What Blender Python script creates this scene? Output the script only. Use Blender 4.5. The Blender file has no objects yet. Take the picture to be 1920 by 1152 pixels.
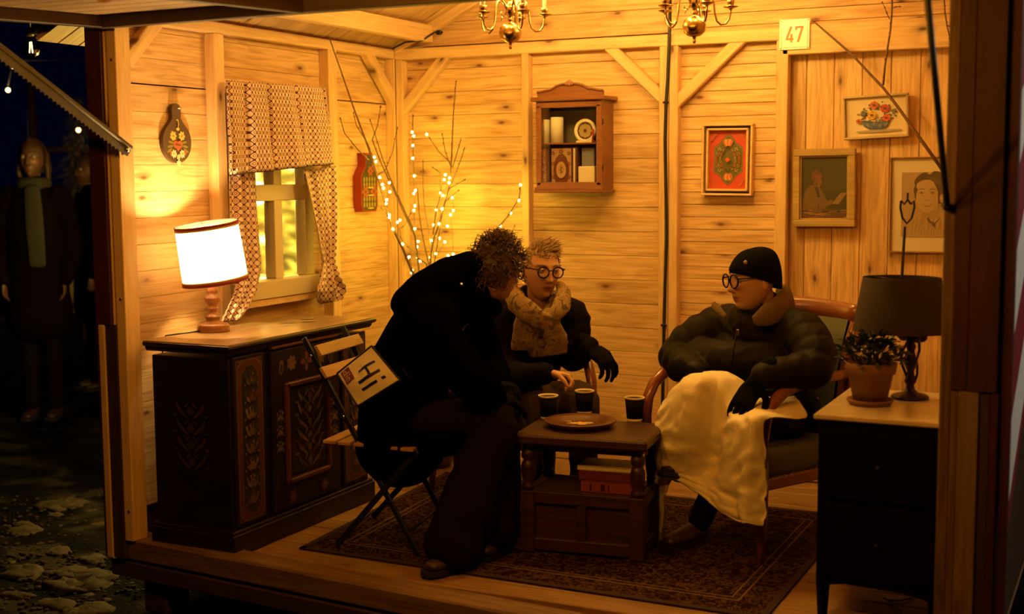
import bpy, bmesh, math, random
import numpy as np
from mathutils import Vector as V, Matrix as M, noise

scene = bpy.context.scene
COL = scene.collection
R_ = math.radians
rnd = random.Random(7)

# ------------------------------------------------------------------ camera
F, CX, CY = 2435.0, 960.0, 576.0
CAM = V((0, 0, 1.55))
def _d(x, y): return V((x - CX, -(y - CY), -F))
_vy = _d(2155, 315).normalized()
_vx = -_d(-4050, 362); _vx = (_vx - _vy * _vx.dot(_vy)).normalized()
_vz = _vx.cross(_vy)
ROT = M((_vx, _vy, _vz))                      # camera axes -> world
def ray(x, y): return ROT @ _d(x, y)
def at(x, y, Y):
    "the point of the depth plane Y (metres into the hut) seen at pixel x, y"
    d = ray(x, y); return CAM + d * (Y / d.y)
def atx(x, y, X):
    d = ray(x, y); return CAM + d * (X / d.x)
def atz(x, y, z):
    d = ray(x, y); return CAM + d * ((z - CAM.z) / d.z)

cam_data = bpy.data.cameras.new('camera')
cam_data.sensor_width = 36.0
cam_data.lens = F / 1920 * 36
cam = bpy.data.objects.new('camera', cam_data)
COL.objects.link(cam)
cam.matrix_world = M.Translation(CAM) @ ROT.to_4x4()
cam_data.clip_start = 0.05
cam_data.dof.use_dof = True
cam_data.dof.focus_distance = 5.75
cam_data.dof.aperture_fstop = 1.9
scene.camera = cam

# ------------------------------------------------------------------ world, exposure
w = bpy.data.worlds.new('night_sky'); scene.world = w; w.use_nodes = True
bg = w.node_tree.nodes['Background']
bg.inputs[0].default_value = (0.02, 0.05, 0.32, 1)
bg.inputs[1].default_value = 0.014
vs = scene.view_settings
vs.view_transform = 'Standard'; vs.look = 'None'; vs.gamma = 1.0; vs.exposure = 0.0
vs.use_curve_mapping = False

WARM = (1.0, 0.58, 0.11)
CHANDELIER_W = 41.0
LAMP_W = 34.0
STRING_FILL_W = 29.0  # power of the added front fill bulbs
FAIRY_E = 150.0

# ------------------------------------------------------------------ materials
def nt_new(name):
    m = bpy.data.materials.new(name); m.use_nodes = True
    nt = m.node_tree
    return m, nt, nt.nodes['Principled BSDF']
def node(nt, t, **k):
    n = nt.nodes.new(t)
    for a, b in k.items(): setattr(n, a, b)
    return n
def ramp(nt, stops):
    n = node(nt, 'ShaderNodeValToRGB'); cr = n.color_ramp
    while len(cr.elements) < len(stops): cr.elements.new(0.5)
    for e, (p, c) in zip(cr.elements, stops):
        e.position = p; e.color = (*c, 1) if len(c) == 3 else c
    return n
def L(nt, a, b): nt.links.new(a, b)
def mixc(nt, typ, fac, a, b):
    n = node(nt, 'ShaderNodeMix', data_type='RGBA', blend_type=typ)
    for i, v in ((0, fac), (6, a), (7, b)):
        if hasattr(v, 'links'): L(nt, v, n.inputs[i])
        else: n.inputs[i].default_value = v if i == 0 else (*v, 1)
    return n.outputs[2]
def math_(nt, op, a, b=0.0):
    n = node(nt, 'ShaderNodeMath', operation=op)
    for i, v in ((0, a), (1, b)):
        if hasattr(v, 'links'): L(nt, v, n.inputs[i])
        else: n.inputs[i].default_value = v
    return n.outputs[0]
def bump(nt, b, h, s=0.3, d=0.004):
    n = node(nt, 'ShaderNodeBump'); n.inputs['Strength'].default_value = s; n.inputs['Distance'].default_value = d
    L(nt, h, n.inputs['Height']); L(nt, n.outputs[0], b.inputs['Normal'])

def plain(name, c, rough=0.6, metal=0.0, bumpscale=0, bs=0.3, spec=0.5, vary=0.0, emit=None, es=0, sub=0):
    m, nt, b = nt_new(name)
    b.inputs['Base Color'].default_value = (*c, 1); b.inputs['Roughness'].default_value = rough
    b.inputs['Metallic'].default_value = metal; b.inputs['Specular IOR Level'].default_value = spec
    if bumpscale or vary:
        tc = node(nt, 'ShaderNodeTexCoord'); n = node(nt, 'ShaderNodeTexNoise')
        n.inputs['Scale'].default_value = bumpscale or 12; n.inputs['Detail'].default_value = 4
        L(nt, tc.outputs['Object'], n.inputs['Vector'])
        if bumpscale: bump(nt, b, n.outputs[0], bs)
        if vary:
            r = ramp(nt, [(0.3, tuple(x * (1 - vary) for x in c)), (0.7, tuple(min(1, x * (1 + vary)) for x in c))])
            L(nt, n.outputs[0], r.inputs[0]); L(nt, r.outputs[0], b.inputs['Base Color'])
    if emit:
        b.inputs['Emission Color'].default_value = (*emit, 1); b.inputs['Emission Strength'].default_value = es
    return m

def wood(name, light, dark, knot=(0.12, 0.05, 0.015), rough=0.55, knots=True, vary=0.22, scale=1.0, bs=0.15, coat=0.0):
    "grain along the object's own X axis, every plank different"
    m, nt, b = nt_new(name)
    tc = node(nt, 'ShaderNodeTexCoord'); oi = node(nt, 'ShaderNodeObjectInfo')
    off = node(nt, 'ShaderNodeVectorMath', operation='SCALE'); off.inputs[0].default_value = (37.0, 11.0, 23.0)
    L(nt, oi.outputs['Random'], off.inputs['Scale'])
    add = node(nt, 'ShaderNodeVectorMath', operation='ADD'); L(nt, tc.outputs['Object'], add.inputs[0]); L(nt, off.outputs[0], add.inputs[1])
    mp = node(nt, 'ShaderNodeMapping'); mp.inputs['Scale'].default_value = (1.1 * scale, 11 * scale, 11 * scale); L(nt, add.outputs[0], mp.inputs[0])
    n1 = node(nt, 'ShaderNodeTexNoise'); n1.inputs['Scale'].default_value = 2.2; n1.inputs['Detail'].default_value = 5; n1.inputs['Distortion'].default_value = 1.6
    L(nt, mp.outputs[0], n1.inputs['Vector'])
    mp2 = node(nt, 'ShaderNodeMapping'); mp2.inputs['Scale'].default_value = (2.5 * scale, 70 * scale, 70 * scale); L(nt, add.outputs[0], mp2.inputs[0])
    n2 = node(nt, 'ShaderNodeTexNoise'); n2.inputs['Scale'].default_value = 1.6; n2.inputs['Detail'].default_value = 3; n2.inputs['Distortion'].default_value = 0.5
    L(nt, mp2.outputs[0], n2.inputs['Vector'])
    g = math_(nt, 'ADD', math_(nt, 'MULTIPLY', n1.outputs[0], 0.6), math_(nt, 'MULTIPLY', n2.outputs[0], 0.4))
    mid = tuple((a + c) / 2 for a, c in zip(light, dark))
    r = ramp(nt, [(0.36, dark), (0.48, mid), (0.60, light)]); L(nt, g, r.inputs[0])
    col = r.outputs[0]
    if knots:
        mp3 = node(nt, 'ShaderNodeMapping'); mp3.inputs['Scale'].default_value = (2.6, 6.5, 6.5); L(nt, add.outputs[0], mp3.inputs[0])
        nd = node(nt, 'ShaderNodeTexNoise'); nd.inputs['Scale'].default_value = 14; L(nt, add.outputs[0], nd.inputs['Vector'])
        mv = mixc(nt, 'MIX', 0.06, mp3.outputs[0], nd.outputs['Color'])
        vo = node(nt, 'ShaderNodeTexVoronoi', voronoi_dimensions='2D'); vo.inputs['Scale'].default_value = 1.0; L(nt, mv, vo.inputs['Vector'])
        sp = node(nt, 'ShaderNodeSeparateColor'); L(nt, vo.outputs['Color'], sp.inputs[0])
        k1 = ramp(nt, [(0.025, (1, 1, 1)), (0.065, (0.42, 0.42, 0.42)), (0.18, (0, 0, 0))]); L(nt, vo.outputs['Distance'], k1.inputs[0])
        k = math_(nt, 'MULTIPLY', k1.outputs[0], math_(nt, 'GREATER_THAN', sp.outputs[0], 0.62))
        col = mixc(nt, 'MIX', k, col, knot)
    v = math_(nt, 'ADD', math_(nt, 'MULTIPLY', oi.outputs['Random'], vary), 1.0 - vary / 2)
    vm = node(nt, 'ShaderNodeVectorMath', operation='SCALE'); L(nt, col, vm.inputs[0]); L(nt, v, vm.inputs['Scale'])
    L(nt, vm.outputs[0], b.inputs['Base Color'])
    b.inputs['Roughness'].default_value = rough
    b.inputs['Coat Weight'].default_value = coat
    b.inputs['Coat Roughness'].default_value = 0.2
    bump(nt, b, n2.outputs[0], bs, 0.002)
    return m

def attr_mat(name, rough=0.55, coat=0.0, bumpscale=0, bs=0.2):
    m, nt, b = nt_new(name)
    a = node(nt, 'ShaderNodeAttribute', attribute_name='Col')
    L(nt, a.outputs['Color'], b.inputs['Base Color']); b.inputs['Roughness'].default_value = rough
    b.inputs['Coat Weight'].default_value = coat
    if bumpscale:
        tc = node(nt, 'ShaderNodeTexCoord'); n = node(nt, 'ShaderNodeTexNoise'); n.inputs['Scale'].default_value = bumpscale
        L(nt, tc.outputs['Object'], n.inputs['Vector']); bump(nt, b, n.outputs[0], bs)
    return m

def glow(name, c, s):
    m = bpy.data.materials.new(name); m.use_nodes = True; nt = m.node_tree
    nt.nodes.remove(nt.nodes['Principled BSDF'])
    e = node(nt, 'ShaderNodeEmission'); e.inputs[0].default_value = (*c, 1); e.inputs[1].default_value = s
    L(nt, e.outputs[0], nt.nodes['Material Output'].inputs[0]); return m

def glass(name, rough=0.0, tint=(1, 1, 1), refl=0.06, bumpscale=0, mix=None):
    "thin pane: mostly straight through, some mirror"
    m = bpy.data.materials.new(name); m.use_nodes = True; nt = m.node_tree
    nt.nodes.remove(nt.nodes['Principled BSDF'])
    t = node(nt, 'ShaderNodeBsdfTransparent'); t.inputs[0].default_value = (*tint, 1)
    g = node(nt, 'ShaderNodeBsdfGlossy'); g.inputs['Roughness'].default_value = rough
    fr = node(nt, 'ShaderNodeFresnel'); fr.inputs[0].default_value = 1.5
    mx = node(nt, 'ShaderNodeMixShader')
    geo = node(nt, 'ShaderNodeNewGeometry')
    f = math_(nt, 'MULTIPLY', math_(nt, 'ADD', fr.outputs[0], refl), math_(nt, 'SUBTRACT', 1.0, geo.outputs['Backfacing']))
    L(nt, f, mx.inputs[0]); L(nt, t.outputs[0], mx.inputs[1]); L(nt, g.outputs[0], mx.inputs[2])
    L(nt, mx.outputs[0], nt.nodes['Material Output'].inputs[0])
    return m

PINE = wood('pine_boards', (0.76, 0.52, 0.26), (0.50, 0.285, 0.105), knot=(0.16, 0.06, 0.018))
PINE_BEAM = wood('pine_beams', (0.76, 0.53, 0.27), (0.62, 0.39, 0.17), knots=True, vary=0.12)
FLOORW = wood('floor_boards', (0.30, 0.165, 0.062), (0.19, 0.10, 0.035), rough=0.5)
ROOFW = wood('roof_boards', (0.62, 0.40, 0.18), (0.46, 0.28, 0.11))
DARKRED = wood('dark_red_paint', (0.065, 0.010, 0.004), (0.035, 0.005, 0.002), knots=False, rough=0.6)
BROWNPOST = wood('brown_stained_post', (0.06, 0.028, 0.011), (0.035, 0.016, 0.006), knots=False)
SILLW = wood('worn_sill', (0.19, 0.105, 0.040), (0.09, 0.045, 0.016), rough=0.65)
CHESTW = wood('dark_chest_wood', (0.013, 0.0055, 0.003), (0.007, 0.003, 0.0017), knots=False, rough=0.42, vary=0.1)
CHESTTOP = wood('chest_top_wood', (0.40, 0.25, 0.11), (0.24, 0.13, 0.05), knots=False, rough=0.28, vary=0.0, coat=0.3)
REDBROWN = wood('red_brown_trim', (0.11, 0.035, 0.018), (0.07, 0.02, 0.010), knots=False, rough=0.4)
CABW = wood('wall_cabinet_wood', (0.25, 0.095, 0.030), (0.17, 0.058, 0.018), knots=False, rough=0.4, vary=0.1, coat=0.2)
CHERRY = wood('armchair_cherry', (0.27, 0.082, 0.026), (0.19, 0.052, 0.016), knots=False, rough=0.28, vary=0.0, coat=0.5)
TABLEW = wood('table_oak', (0.062, 0.022, 0.008), (0.030, 0.010, 0.0035), knots=False, rough=0.42, vary=0.15)
LAMPWOOD = wood('lamp_turned_wood', (0.34, 0.14, 0.05), (0.22, 0.08, 0.028), knots=False, rough=0.35, vary=0.0, coat=0.4)
SLATW = wood('chair_slat_wood', (0.45, 0.26, 0.10), (0.33, 0.18, 0.065), knots=False, rough=0.4)
GILT = wood('gilt_frame', (0.46, 0.33, 0.13), (0.33, 0.22, 0.08), knots=False, rough=0.4, vary=0.0)
BRASS = plain('brass', (0.58, 0.38, 0.14), 0.24, 1.0)
DARKMETAL = plain('dark_metal', (0.02, 0.018, 0.016), 0.45, 0.6)
BLACKMETAL = plain('black_chair_paint', (0.006, 0.006, 0.007), 0.5)
STEEL = plain('zinc_steel', (0.11, 0.095, 0.075), 0.6, 0.35, 60, 0.2)
SCREW = plain('screw_steel', (0.7, 0.66, 0.6), 0.25, 1.0)
CABLE = plain('black_cable', (0.008, 0.007, 0.006), 0.5)
WHITE = plain('white_enamel', (0.93, 0.93, 0.92), 0.25)
CREAM = plain('cream_paint', (0.72, 0.62, 0.42), 0.5, vary=0.08)
TRIMPALE = plain('pale_window_paint', (0.60, 0.50, 0.32), 0.5)
IVORY = plain('ivory_wax', (0.82, 0.74, 0.55), 0.5)
ART = attr_mat('painted_surface', 0.5)
ARTGLOSS = attr_mat('painted_lacquer', 0.35, 0.2)
COATBLACK = plain('black_wool', (0.0018, 0.0016, 0.0016), 0.95, 0, 90, 0.35, spec=0.0)
COATBROWN = plain('dark_plum_coat', (0.0045, 0.0025, 0.0028), 0.85, 0, 40, 0.3, spec=0.08)
PUFFER = plain('dark_olive_puffer', (0.010, 0.0065, 0.0035), 0.6, 0, 30, 0.2, spec=0.12)
KNITBLACK = plain('black_knit', (0.002, 0.0018, 0.002), 0.95, 0, 220, 0.7, spec=0.1)
TROUSERS = plain('brown_corduroy', (0.009, 0.0048, 0.0026), 0.9, 0, 60, 0.3, spec=0.03)
TROUSERS2 = plain('taupe_trousers', (0.055, 0.034, 0.018), 0.9, 0, 60, 0.3, spec=0.1)
SHOE = plain('brown_leather_shoe', (0.045, 0.018, 0.010), 0.45, 0, 50, 0.2)
SOLE = plain('dark_rubber_sole', (0.010, 0.008, 0.007), 0.7)
FUR = plain('tan_fleece_lining', (0.13, 0.082, 0.035), 0.95, 0, 160, 0.8, spec=0.1)
BLANKET = plain('cream_blanket', (0.86, 0.74, 0.50), 0.9, 0, 130, 0.25, spec=0.1)
TERRACOTTA = plain('terracotta', (0.21, 0.10, 0.042), 0.75, 0, 40, 0.2)
LEAF = plain('dark_green_leaf', (0.012, 0.026, 0.010), 0.35)
SOIL = plain('potting_soil', (0.012, 0.008, 0.005), 0.95)
MARBLE = plain('cream_marble_top', (0.62, 0.50, 0.33), 0.22, 0, 0, vary=0.06)
BLACKWOOD = plain('black_lacquered_wood', (0.0022, 0.0018, 0.0018), 0.6, spec=0.08)
SHADEBROWN = plain('brown_lampshade', (0.020, 0.008, 0.003), 0.9, 0, 80, 0.15)
TWIG = plain('bark_twig', (0.16, 0.085, 0.035), 0.8, 0, 60, 0.6, vary=0.25)
LEATHER = plain('grey_green_leather', (0.085, 0.088, 0.062), 0.42, 0, 50, 0.15)
REDPAINT = plain('red_lacquer', (0.30, 0.025, 0.012), 0.4)
CUPDARK = plain('dark_paper_cup', (0.006, 0.0035, 0.002), 0.8, spec=0.1)
CUPPALE = plain('pale_cup_paper', (0.82, 0.66, 0.38), 0.6)
COFFEE = plain('milky_drink', (0.66, 0.42, 0.18), 0.4)
PAPER = plain('book_pages', (0.62, 0.52, 0.34), 0.8)
GLASS = glass('clear_glass', 0.0, refl=0.05)
LENS = glass('spectacle_lens', 0.0, refl=0.02)
PICGLASS = glass('picture_glass', 0.02, refl=0.03)
EYEWHITE = plain('eye_white', (0.50, 0.42, 0.36), 0.2)
IRIS = plain('iris_brown', (0.035, 0.018, 0.008), 0.15)
BULBGLOW = glow('candle_bulb_glow', (1.0, 0.66, 0.25), 30)
FAIRY = glow('fairy_bulb_glow', (1.0, 0.70, 0.07), FAIRY_E)
FILAMENT = glow('filament_glow', (1.0, 0.62, 0.2), 60)
DIMBULB = glow('far_bulb_glow', (1.0, 0.62, 0.22), 9)
HAIRDARK = plain('brown_curly_hair', (0.075, 0.034, 0.013), 0.5, spec=0.4, vary=0.5)
HAIRGREY = plain('silver_blond_hair', (0.34, 0.22, 0.11), 0.5, spec=0.4, vary=0.35)

def pattern_mat(name, base, dark, mid, p=0.034):
    "printed cotton: diagonal lattice, a ring in every cell, small dots"
    m, nt, b = nt_new(name)
    uv = node(nt, 'ShaderNodeUVMap'); sp = node(nt, 'ShaderNodeSeparateXYZ'); L(nt, uv.outputs[0], sp.inputs[0])
    k = 2 * math.pi / p
    cu = math_(nt, 'COSINE', math_(nt, 'MULTIPLY', sp.outputs[0], k)); cv = math_(nt, 'COSINE', math_(nt, 'MULTIPLY', sp.outputs[1], k))
    s = math_(nt, 'MULTIPLY', math_(nt, 'ADD', cu, cv), 0.25)
    s = math_(nt, 'ADD', s, 0.5)
    r = ramp(nt, [(0.0, base), (0.36, base), (0.42, dark), (0.56, dark), (0.62, base), (0.80, base), (0.84, mid), (0.93, mid), (0.96, base)])
    L(nt, s, r.inputs[0])
    L(nt, r.outputs[0], b.inputs['Base Color']); b.inputs['Roughness'].default_value = 0.9
    b.inputs['Specular IOR Level'].default_value = 0.1
    return m
CURTAIN = pattern_mat('printed_curtain_cotton', (0.78, 0.62, 0.50), (0.10, 0.030, 0.030), (0.34, 0.11, 0.05))

def swirl_mat(name, base, dark, scale=14, thr=0.5, spec=0.1):
    m, nt, b = nt_new(name)
    tc = node(nt, 'ShaderNodeTexCoord'); n = node(nt, 'ShaderNodeTexNoise')
    n.inputs['Scale'].default_value = scale; n.inputs['Detail'].default_value = 1.5; n.inputs['Distortion'].default_value = 2.2
    L(nt, tc.outputs['Object'], n.inputs['Vector'])
    r = ramp(nt, [(thr - 0.12, dark), (thr - 0.06, base), (thr + 0.08, base), (thr + 0.12, tuple((a + b) / 2 for a, b in zip(base, dark)))])
    L(nt, n.outputs[0], r.inputs[0]); L(nt, r.outputs[0], b.inputs['Base Color'])
    b.inputs['Roughness'].default_value = 0.9; b.inputs['Specular IOR Level'].default_value = spec
    bump(nt, b, n.outputs[0], 0.3)
    return m
SCARF = swirl_mat('patterned_scarf_wool', (0.32, 0.215, 0.09), (0.13, 0.088, 0.034), 15, 0.5, 0.05)
KNITSCARF = swirl_mat('dark_flecked_knit', (0.022, 0.014, 0.010), (0.008, 0.005, 0.004), 60, 0.5)

def rug_mat():
    m, nt, b = nt_new('persian_rug_wool')
    tc = node(nt, 'ShaderNodeTexCoord')
    n = node(nt, 'ShaderNodeTexNoise'); n.inputs['Scale'].default_value = 26; n.inputs['Detail'].default_value = 2; n.inputs['Distortion'].default_value = 1.8
    L(nt, tc.outputs['Object'], n.inputs['Vector'])
    r = ramp(nt, [(0.40, (0.016, 0.0035, 0.0025)), (0.50, (0.016, 0.0035, 0.0025)), (0.54, (0.10, 0.055, 0.02)), (0.62, (0.07, 0.032, 0.012)), (0.66, (0.009, 0.006, 0.006))])
    L(nt, n.outputs[0], r.inputs[0])
    n2 = node(nt, 'ShaderNodeTexNoise'); n2.inputs['Scale'].default_value = 240; L(nt, tc.outputs['Object'], n2.inputs['Vector'])
    L(nt, r.outputs[0], b.inputs['Base Color']); b.inputs['Roughness'].default_value = 0.95; b.inputs['Specular IOR Level'].default_value = 0.05
    bump(nt, b, n2.outputs[0], 0.5, 0.003)
    return m
RUG = rug_mat()
RUGBORDER = swirl_mat('rug_border_wool', (0.035, 0.010, 0.009), (0.12, 0.07, 0.03), 30, 0.5)
RUGLINE = plain('rug_border_line', (0.17, 0.105, 0.045), 0.95, spec=0.05)

def ground_mat():
    m, nt, b = nt_new('snowy_gravel_ground')
    tc = node(nt, 'ShaderNodeTexCoord'); n = node(nt, 'ShaderNodeTexNoise'); n.inputs['Scale'].default_value = 3.2; n.inputs['Detail'].default_value = 8
    L(nt, tc.outputs['Object'], n.inputs['Vector'])
    r = ramp(nt, [(0.44, (0.003, 0.0024, 0.0017)), (0.53, (0.007, 0.0055, 0.004)), (0.62, (0.022, 0.018, 0.013))])
    L(nt, n.outputs[0], r.inputs[0]); L(nt, r.outputs[0], b.inputs['Base Color']); b.inputs['Roughness'].default_value = 0.95; b.inputs['Specular IOR Level'].default_value = 0.03
    n2 = node(nt, 'ShaderNodeTexNoise'); n2.inputs['Scale'].default_value = 60; n2.inputs['Detail'].default_value = 4; L(nt, tc.outputs['Object'], n2.inputs['Vector'])
    bump(nt, b, n2.outputs[0], 0.8, 0.02)
    return m
GROUND = ground_mat()

def shade_mat():
    m = bpy.data.materials.new('white_lampshade_fabric'); m.use_nodes = True; nt = m.node_tree
    nt.nodes.remove(nt.nodes['Principled BSDF'])
    d = node(nt, 'ShaderNodeBsdfDiffuse'); d.inputs[0].default_value = (0.85, 0.80, 0.70, 1)
    t = node(nt, 'ShaderNodeBsdfTranslucent'); t.inputs[0].default_value = (0.92, 0.86, 0.74, 1)
    mx = node(nt, 'ShaderNodeMixShader'); mx.inputs[0].default_value = 0.6
    L(nt, d.outputs[0], mx.inputs[1]); L(nt, t.outputs[0], mx.inputs[2]); L(nt, mx.outputs[0], nt.nodes['Material Output'].inputs[0])
    return m
SHADE = shade_mat()

# ------------------------------------------------------------------ objects
def props(o, label=None, cat=None, group=None, kind=None):
    if label: o['label'] = label
    if cat: o['category'] = cat
    if group: o['group'] = group
    if kind: o['kind'] = kind
    return o
def thing(name, label, cat, loc=(0, 0, 0), rz=0.0, group=None):
    o = bpy.data.objects.new(name, None); COL.objects.link(o)
    o.location = loc; o.rotation_euler = (0, 0, rz); o.empty_display_size = 0.1
    return props(o, label, cat, group)
def basis(o):
    return M.Translation(o.location) @ o.rotation_euler.to_matrix().to_4x4()

class MB:
    "collects shapes, links them as one mesh object"
    def __init__(s): s.v = []; s.f = []; s.c = []; s.smooth = []; s.uv = None; s.m = M.Identity(4)
    def add(s, vs, fs, smooth=False, col=None):
        b = len(s.v); s.v += [tuple(s.m @ V(p)) for p in vs]
        for f in fs: s.f.append([b + i for i in f]); s.smooth.append(smooth); s.c.append(col)
        return s
    def box(s, c, d, bev=0.002, rot=None, col=None):
        hx, hy, hz = d[0] / 2, d[1] / 2, d[2] / 2
        e = min(bev, hx * 0.45, hy * 0.45, hz * 0.45)
        vs = []; idx = {}
        for sx in (-1, 1):
            for sy in (-1, 1):
                for sz in (-1, 1):
                    for a in range(3):
                        p = [sx * (hx - e), sy * (hy - e), sz * (hz - e)]
                        p[a] = (sx * hx, sy * hy, sz * hz)[a]
                        idx[(sx, sy, sz, a)] = len(vs); vs.append(p)
        fs = []
        for a in range(3):
            b_, c_ = (a + 1) % 3, (a + 2) % 3
            for sg in (-1, 1):
                q = []
                for (u, w_) in ((-1, -1), (1, -1), (1, 1), (-1, 1)):
                    t = [0, 0, 0]; t[a] = sg; t[b_] = u; t[c_] = w_; q.append(idx[(*t, a)])
                fs.append(q if sg > 0 else q[::-1])
            for u in (-1, 1):
                for w_ in (-1, 1):
                    t0 = [0, 0, 0]; t0[a] = -1; t0[b_] = u; t0[c_] = w_; t1 = list(t0); t1[a] = 1
                    q = [idx[(*t0, b_)], idx[(*t1, b_)], idx[(*t1, c_)], idx[(*t0, c_)]]
                    fs.append(q if u * w_ > 0 else q[::-1])
        for k in [(x, y, z) for x in (-1, 1) for y in (-1, 1) for z in (-1, 1)]:
            q = [idx[(*k, 0)], idx[(*k, 1)], idx[(*k, 2)]]
            fs.append(q if k[0] * k[1] * k[2] > 0 else q[::-1])
        rm = rot.to_3x3() if rot is not None else M.Identity(3)
        return s.add([rm @ V(p) + V(c) for p in vs], fs, False, col)
    def lathe(s, prof, n=28, c=(0, 0, 0), smooth=True, col=None, axis=None):
        "prof: (radius, z) from bottom to top"
        rm = M.Identity(3) if axis is None else V((0, 0, 1)).rotation_difference(V(axis)).to_matrix()
        vs = []; fs = []
        for r, z in prof:
            for i in range(n):
                a = 2 * math.pi * i / n; vs.append(rm @ V((r * math.cos(a), r * math.sin(a), z)) + V(c))
        for j in range(len(prof) - 1):
            for i in range(n):
                k = (i + 1) % n; fs.append([j * n + i, j * n + k, (j + 1) * n + k, (j + 1) * n + i])
        if prof[0][0] > 1e-6: fs.append(list(range(n))[::-1])
        if prof[-1][0] > 1e-6: fs.append([(len(prof) - 1) * n + i for i in range(n)])
        return s.add(vs, fs, smooth, col)
    def tube(s, pts, r, n=8, caps=True, smooth=True, col=None, flat=None):
        pts = [V(p) for p in pts]; m_ = len(pts)
        rs = r if isinstance(r, (list, tuple)) else [r] * m_
        vs = []; fs = []; prev = None
        for i, p in enumerate(pts):
            t = (pts[min(i + 1, m_ - 1)] - pts[max(i - 1, 0)]).normalized()
            if prev is None:
                u = t.cross(V((0, 0, 1)))
                if u.length < 0.1: u = t.cross(V((1, 0, 0)))
            else: u = prev - t * prev.dot(t)
            u.normalize(); prev = u; w_ = t.cross(u)
            for k in range(n):
                a = 2 * math.pi * k / n
                vs.append(p + u * (math.cos(a) * rs[i]) + w_ * (math.sin(a) * rs[i] * (flat or 1)))
        for j in range(m_ - 1):
            for k in range(n):
                q = (k + 1) % n; fs.append([j * n + k, j * n + q, (j + 1) * n + q, (j + 1) * n + k])
        if caps: fs.append(list(range(n))[::-1]); fs.append([(m_ - 1) * n + k for k in range(n)])
        return s.add(vs, fs, smooth, col)
    def ball(s, c, r, n=16, m_=10, rot=None, smooth=True, col=None):
        r = r if isinstance(r, (list, tuple)) else (r, r, r); rm = rot if rot is not None else M.Identity(3)
        vs = [rm @ V((0, 0, -r[2])) + V(c)]; fs = []
        for j in range(1, m_):
            p = math.pi * j / m_ - math.pi / 2
            for i in range(n):
                a = 2 * math.pi * i / n
                vs.append(rm @ V((r[0] * math.cos(p) * math.cos(a), r[1] * math.cos(p) * math.sin(a), r[2] * math.sin(p))) + V(c))
        vs.append(rm @ V((0, 0, r[2])) + V(c)); top = len(vs) - 1
        for i in range(n):
            k = (i + 1) % n; fs.append([0, 1 + k, 1 + i]); fs.append([top, 1 + (m_ - 2) * n + i, 1 + (m_ - 2) * n + k])
            for j in range(m_ - 2): fs.append([1 + j * n + i, 1 + j * n + k, 1 + (j + 1) * n + k, 1 + (j + 1) * n + i])
        return s.add(vs, fs, smooth, col)
    def prism(s, poly, h, frame, col=None, smooth=False):
        "polygon (u,v) extruded by h along the frame's third axis"
        o, u, v_, n_ = [V(x) for x in frame]; k = len(poly)
        vs = [o + u * a + v_ * b for a, b in poly] + [o + u * a + v_ * b + n_ * h for a, b in poly]
        fs = [list(range(k))[::-1], [k + i for i in range(k)]]
        for i in range(k): j = (i + 1) % k; fs.append([i, j, k + j, k + i])
        return s.add(vs, fs, smooth, col)
    def grid(s, rows, uvs=None, smooth=True, col=None, closed=False):
        nr, nc = len(rows), len(rows[0]); b = len(s.v)
        vs = [p for r in rows for p in r]
        fs = []
        for j in range(nr - 1):
            for i in range(nc - 1 + (1 if closed else 0)):
                k = (i + 1) % nc; fs.append([j * nc + i, j * nc + k, (j + 1) * nc + k, (j + 1) * nc + i])
        s.add(vs, fs, smooth, col)
        if uvs is not None:
            if s.uv is None: s.uv = {}
            for q, t in enumerate([p for r in uvs for p in r]): s.uv[b + q] = t
        return s
    def loft(s, pts, ab, side, sub=5, n=18, cap=True):
        "closed tube through pts, half width a along side, half depth b across it; round ends"
        P = [V(p) for p in pts]
        AB = [(x, x) if not isinstance(x, (tuple, list)) else x for x in ab]
        S = [V(x) for x in side] if isinstance(side, list) else [V(side)] * len(P)
        def cr(a, b, c, d, t): return 0.5 * ((2 * b) + (c - a) * t + (2 * a - 5 * b + 4 * c - d) * t * t + (3 * b - a - 3 * c + d) * t ** 3)
        Q = []
        for i in range(len(P) - 1):
            i0, i3 = max(i - 1, 0), min(i + 2, len(P) - 1)
            for k in range(sub):
                t = k / sub
                Q.append((cr(P[i0], P[i], P[i + 1], P[i3], t), AB[i][0] + (AB[i + 1][0] - AB[i][0]) * (t * t * (3 - 2 * t)), AB[i][1] + (AB[i + 1][1] - AB[i][1]) * (t * t * (3 - 2 * t)), S[i].lerp(S[i + 1], t)))
        Q.append((P[-1], *AB[-1], S[-1]))
        T = [(Q[min(i + 1, len(Q) - 1)][0] - Q[max(i - 1, 0)][0]).normalized() for i in range(len(Q))]
        rings = []
        def ring(c, a, b, t, sd):
            u = sd - t * sd.dot(t)
            if u.length < 1e-4: u = t.orthogonal()
            u.normalize(); w_ = t.cross(u)
            return [c + u * (a * math.cos(x)) + w_ * (b * math.sin(x)) for x in [2 * math.pi * k / n for k in range(n)]]
        c, a, b, sd = Q[0]; t = T[0]; e = min(a, b)
        if cap:
            for h, q in ((0.98, 0.2), (0.8, 0.6), (0.45, 0.89)): rings.append(ring(c - t * e * h, a * q, b * q, t, sd))
        for (c, a, b, sd), t in zip(Q, T): rings.append(ring(c, a, b, t, sd))
        e = min(a, b)
        if cap:
            for h, q in ((0.45, 0.89), (0.8, 0.6), (0.98, 0.2)): rings.append(ring(c + t * e * h, a * q, b * q, t, sd))
        s.grid(rings, closed=True)
        k = len(s.v) - n
        s.f.append(list(range(k, k + n))); s.smooth.append(True); s.c.append(None)
        k0 = len(s.v) - n * len(rings)
        s.f.append(list(range(k0, k0 + n))[::-1]); s.smooth.append(True); s.c.append(None)
        return s
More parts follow.
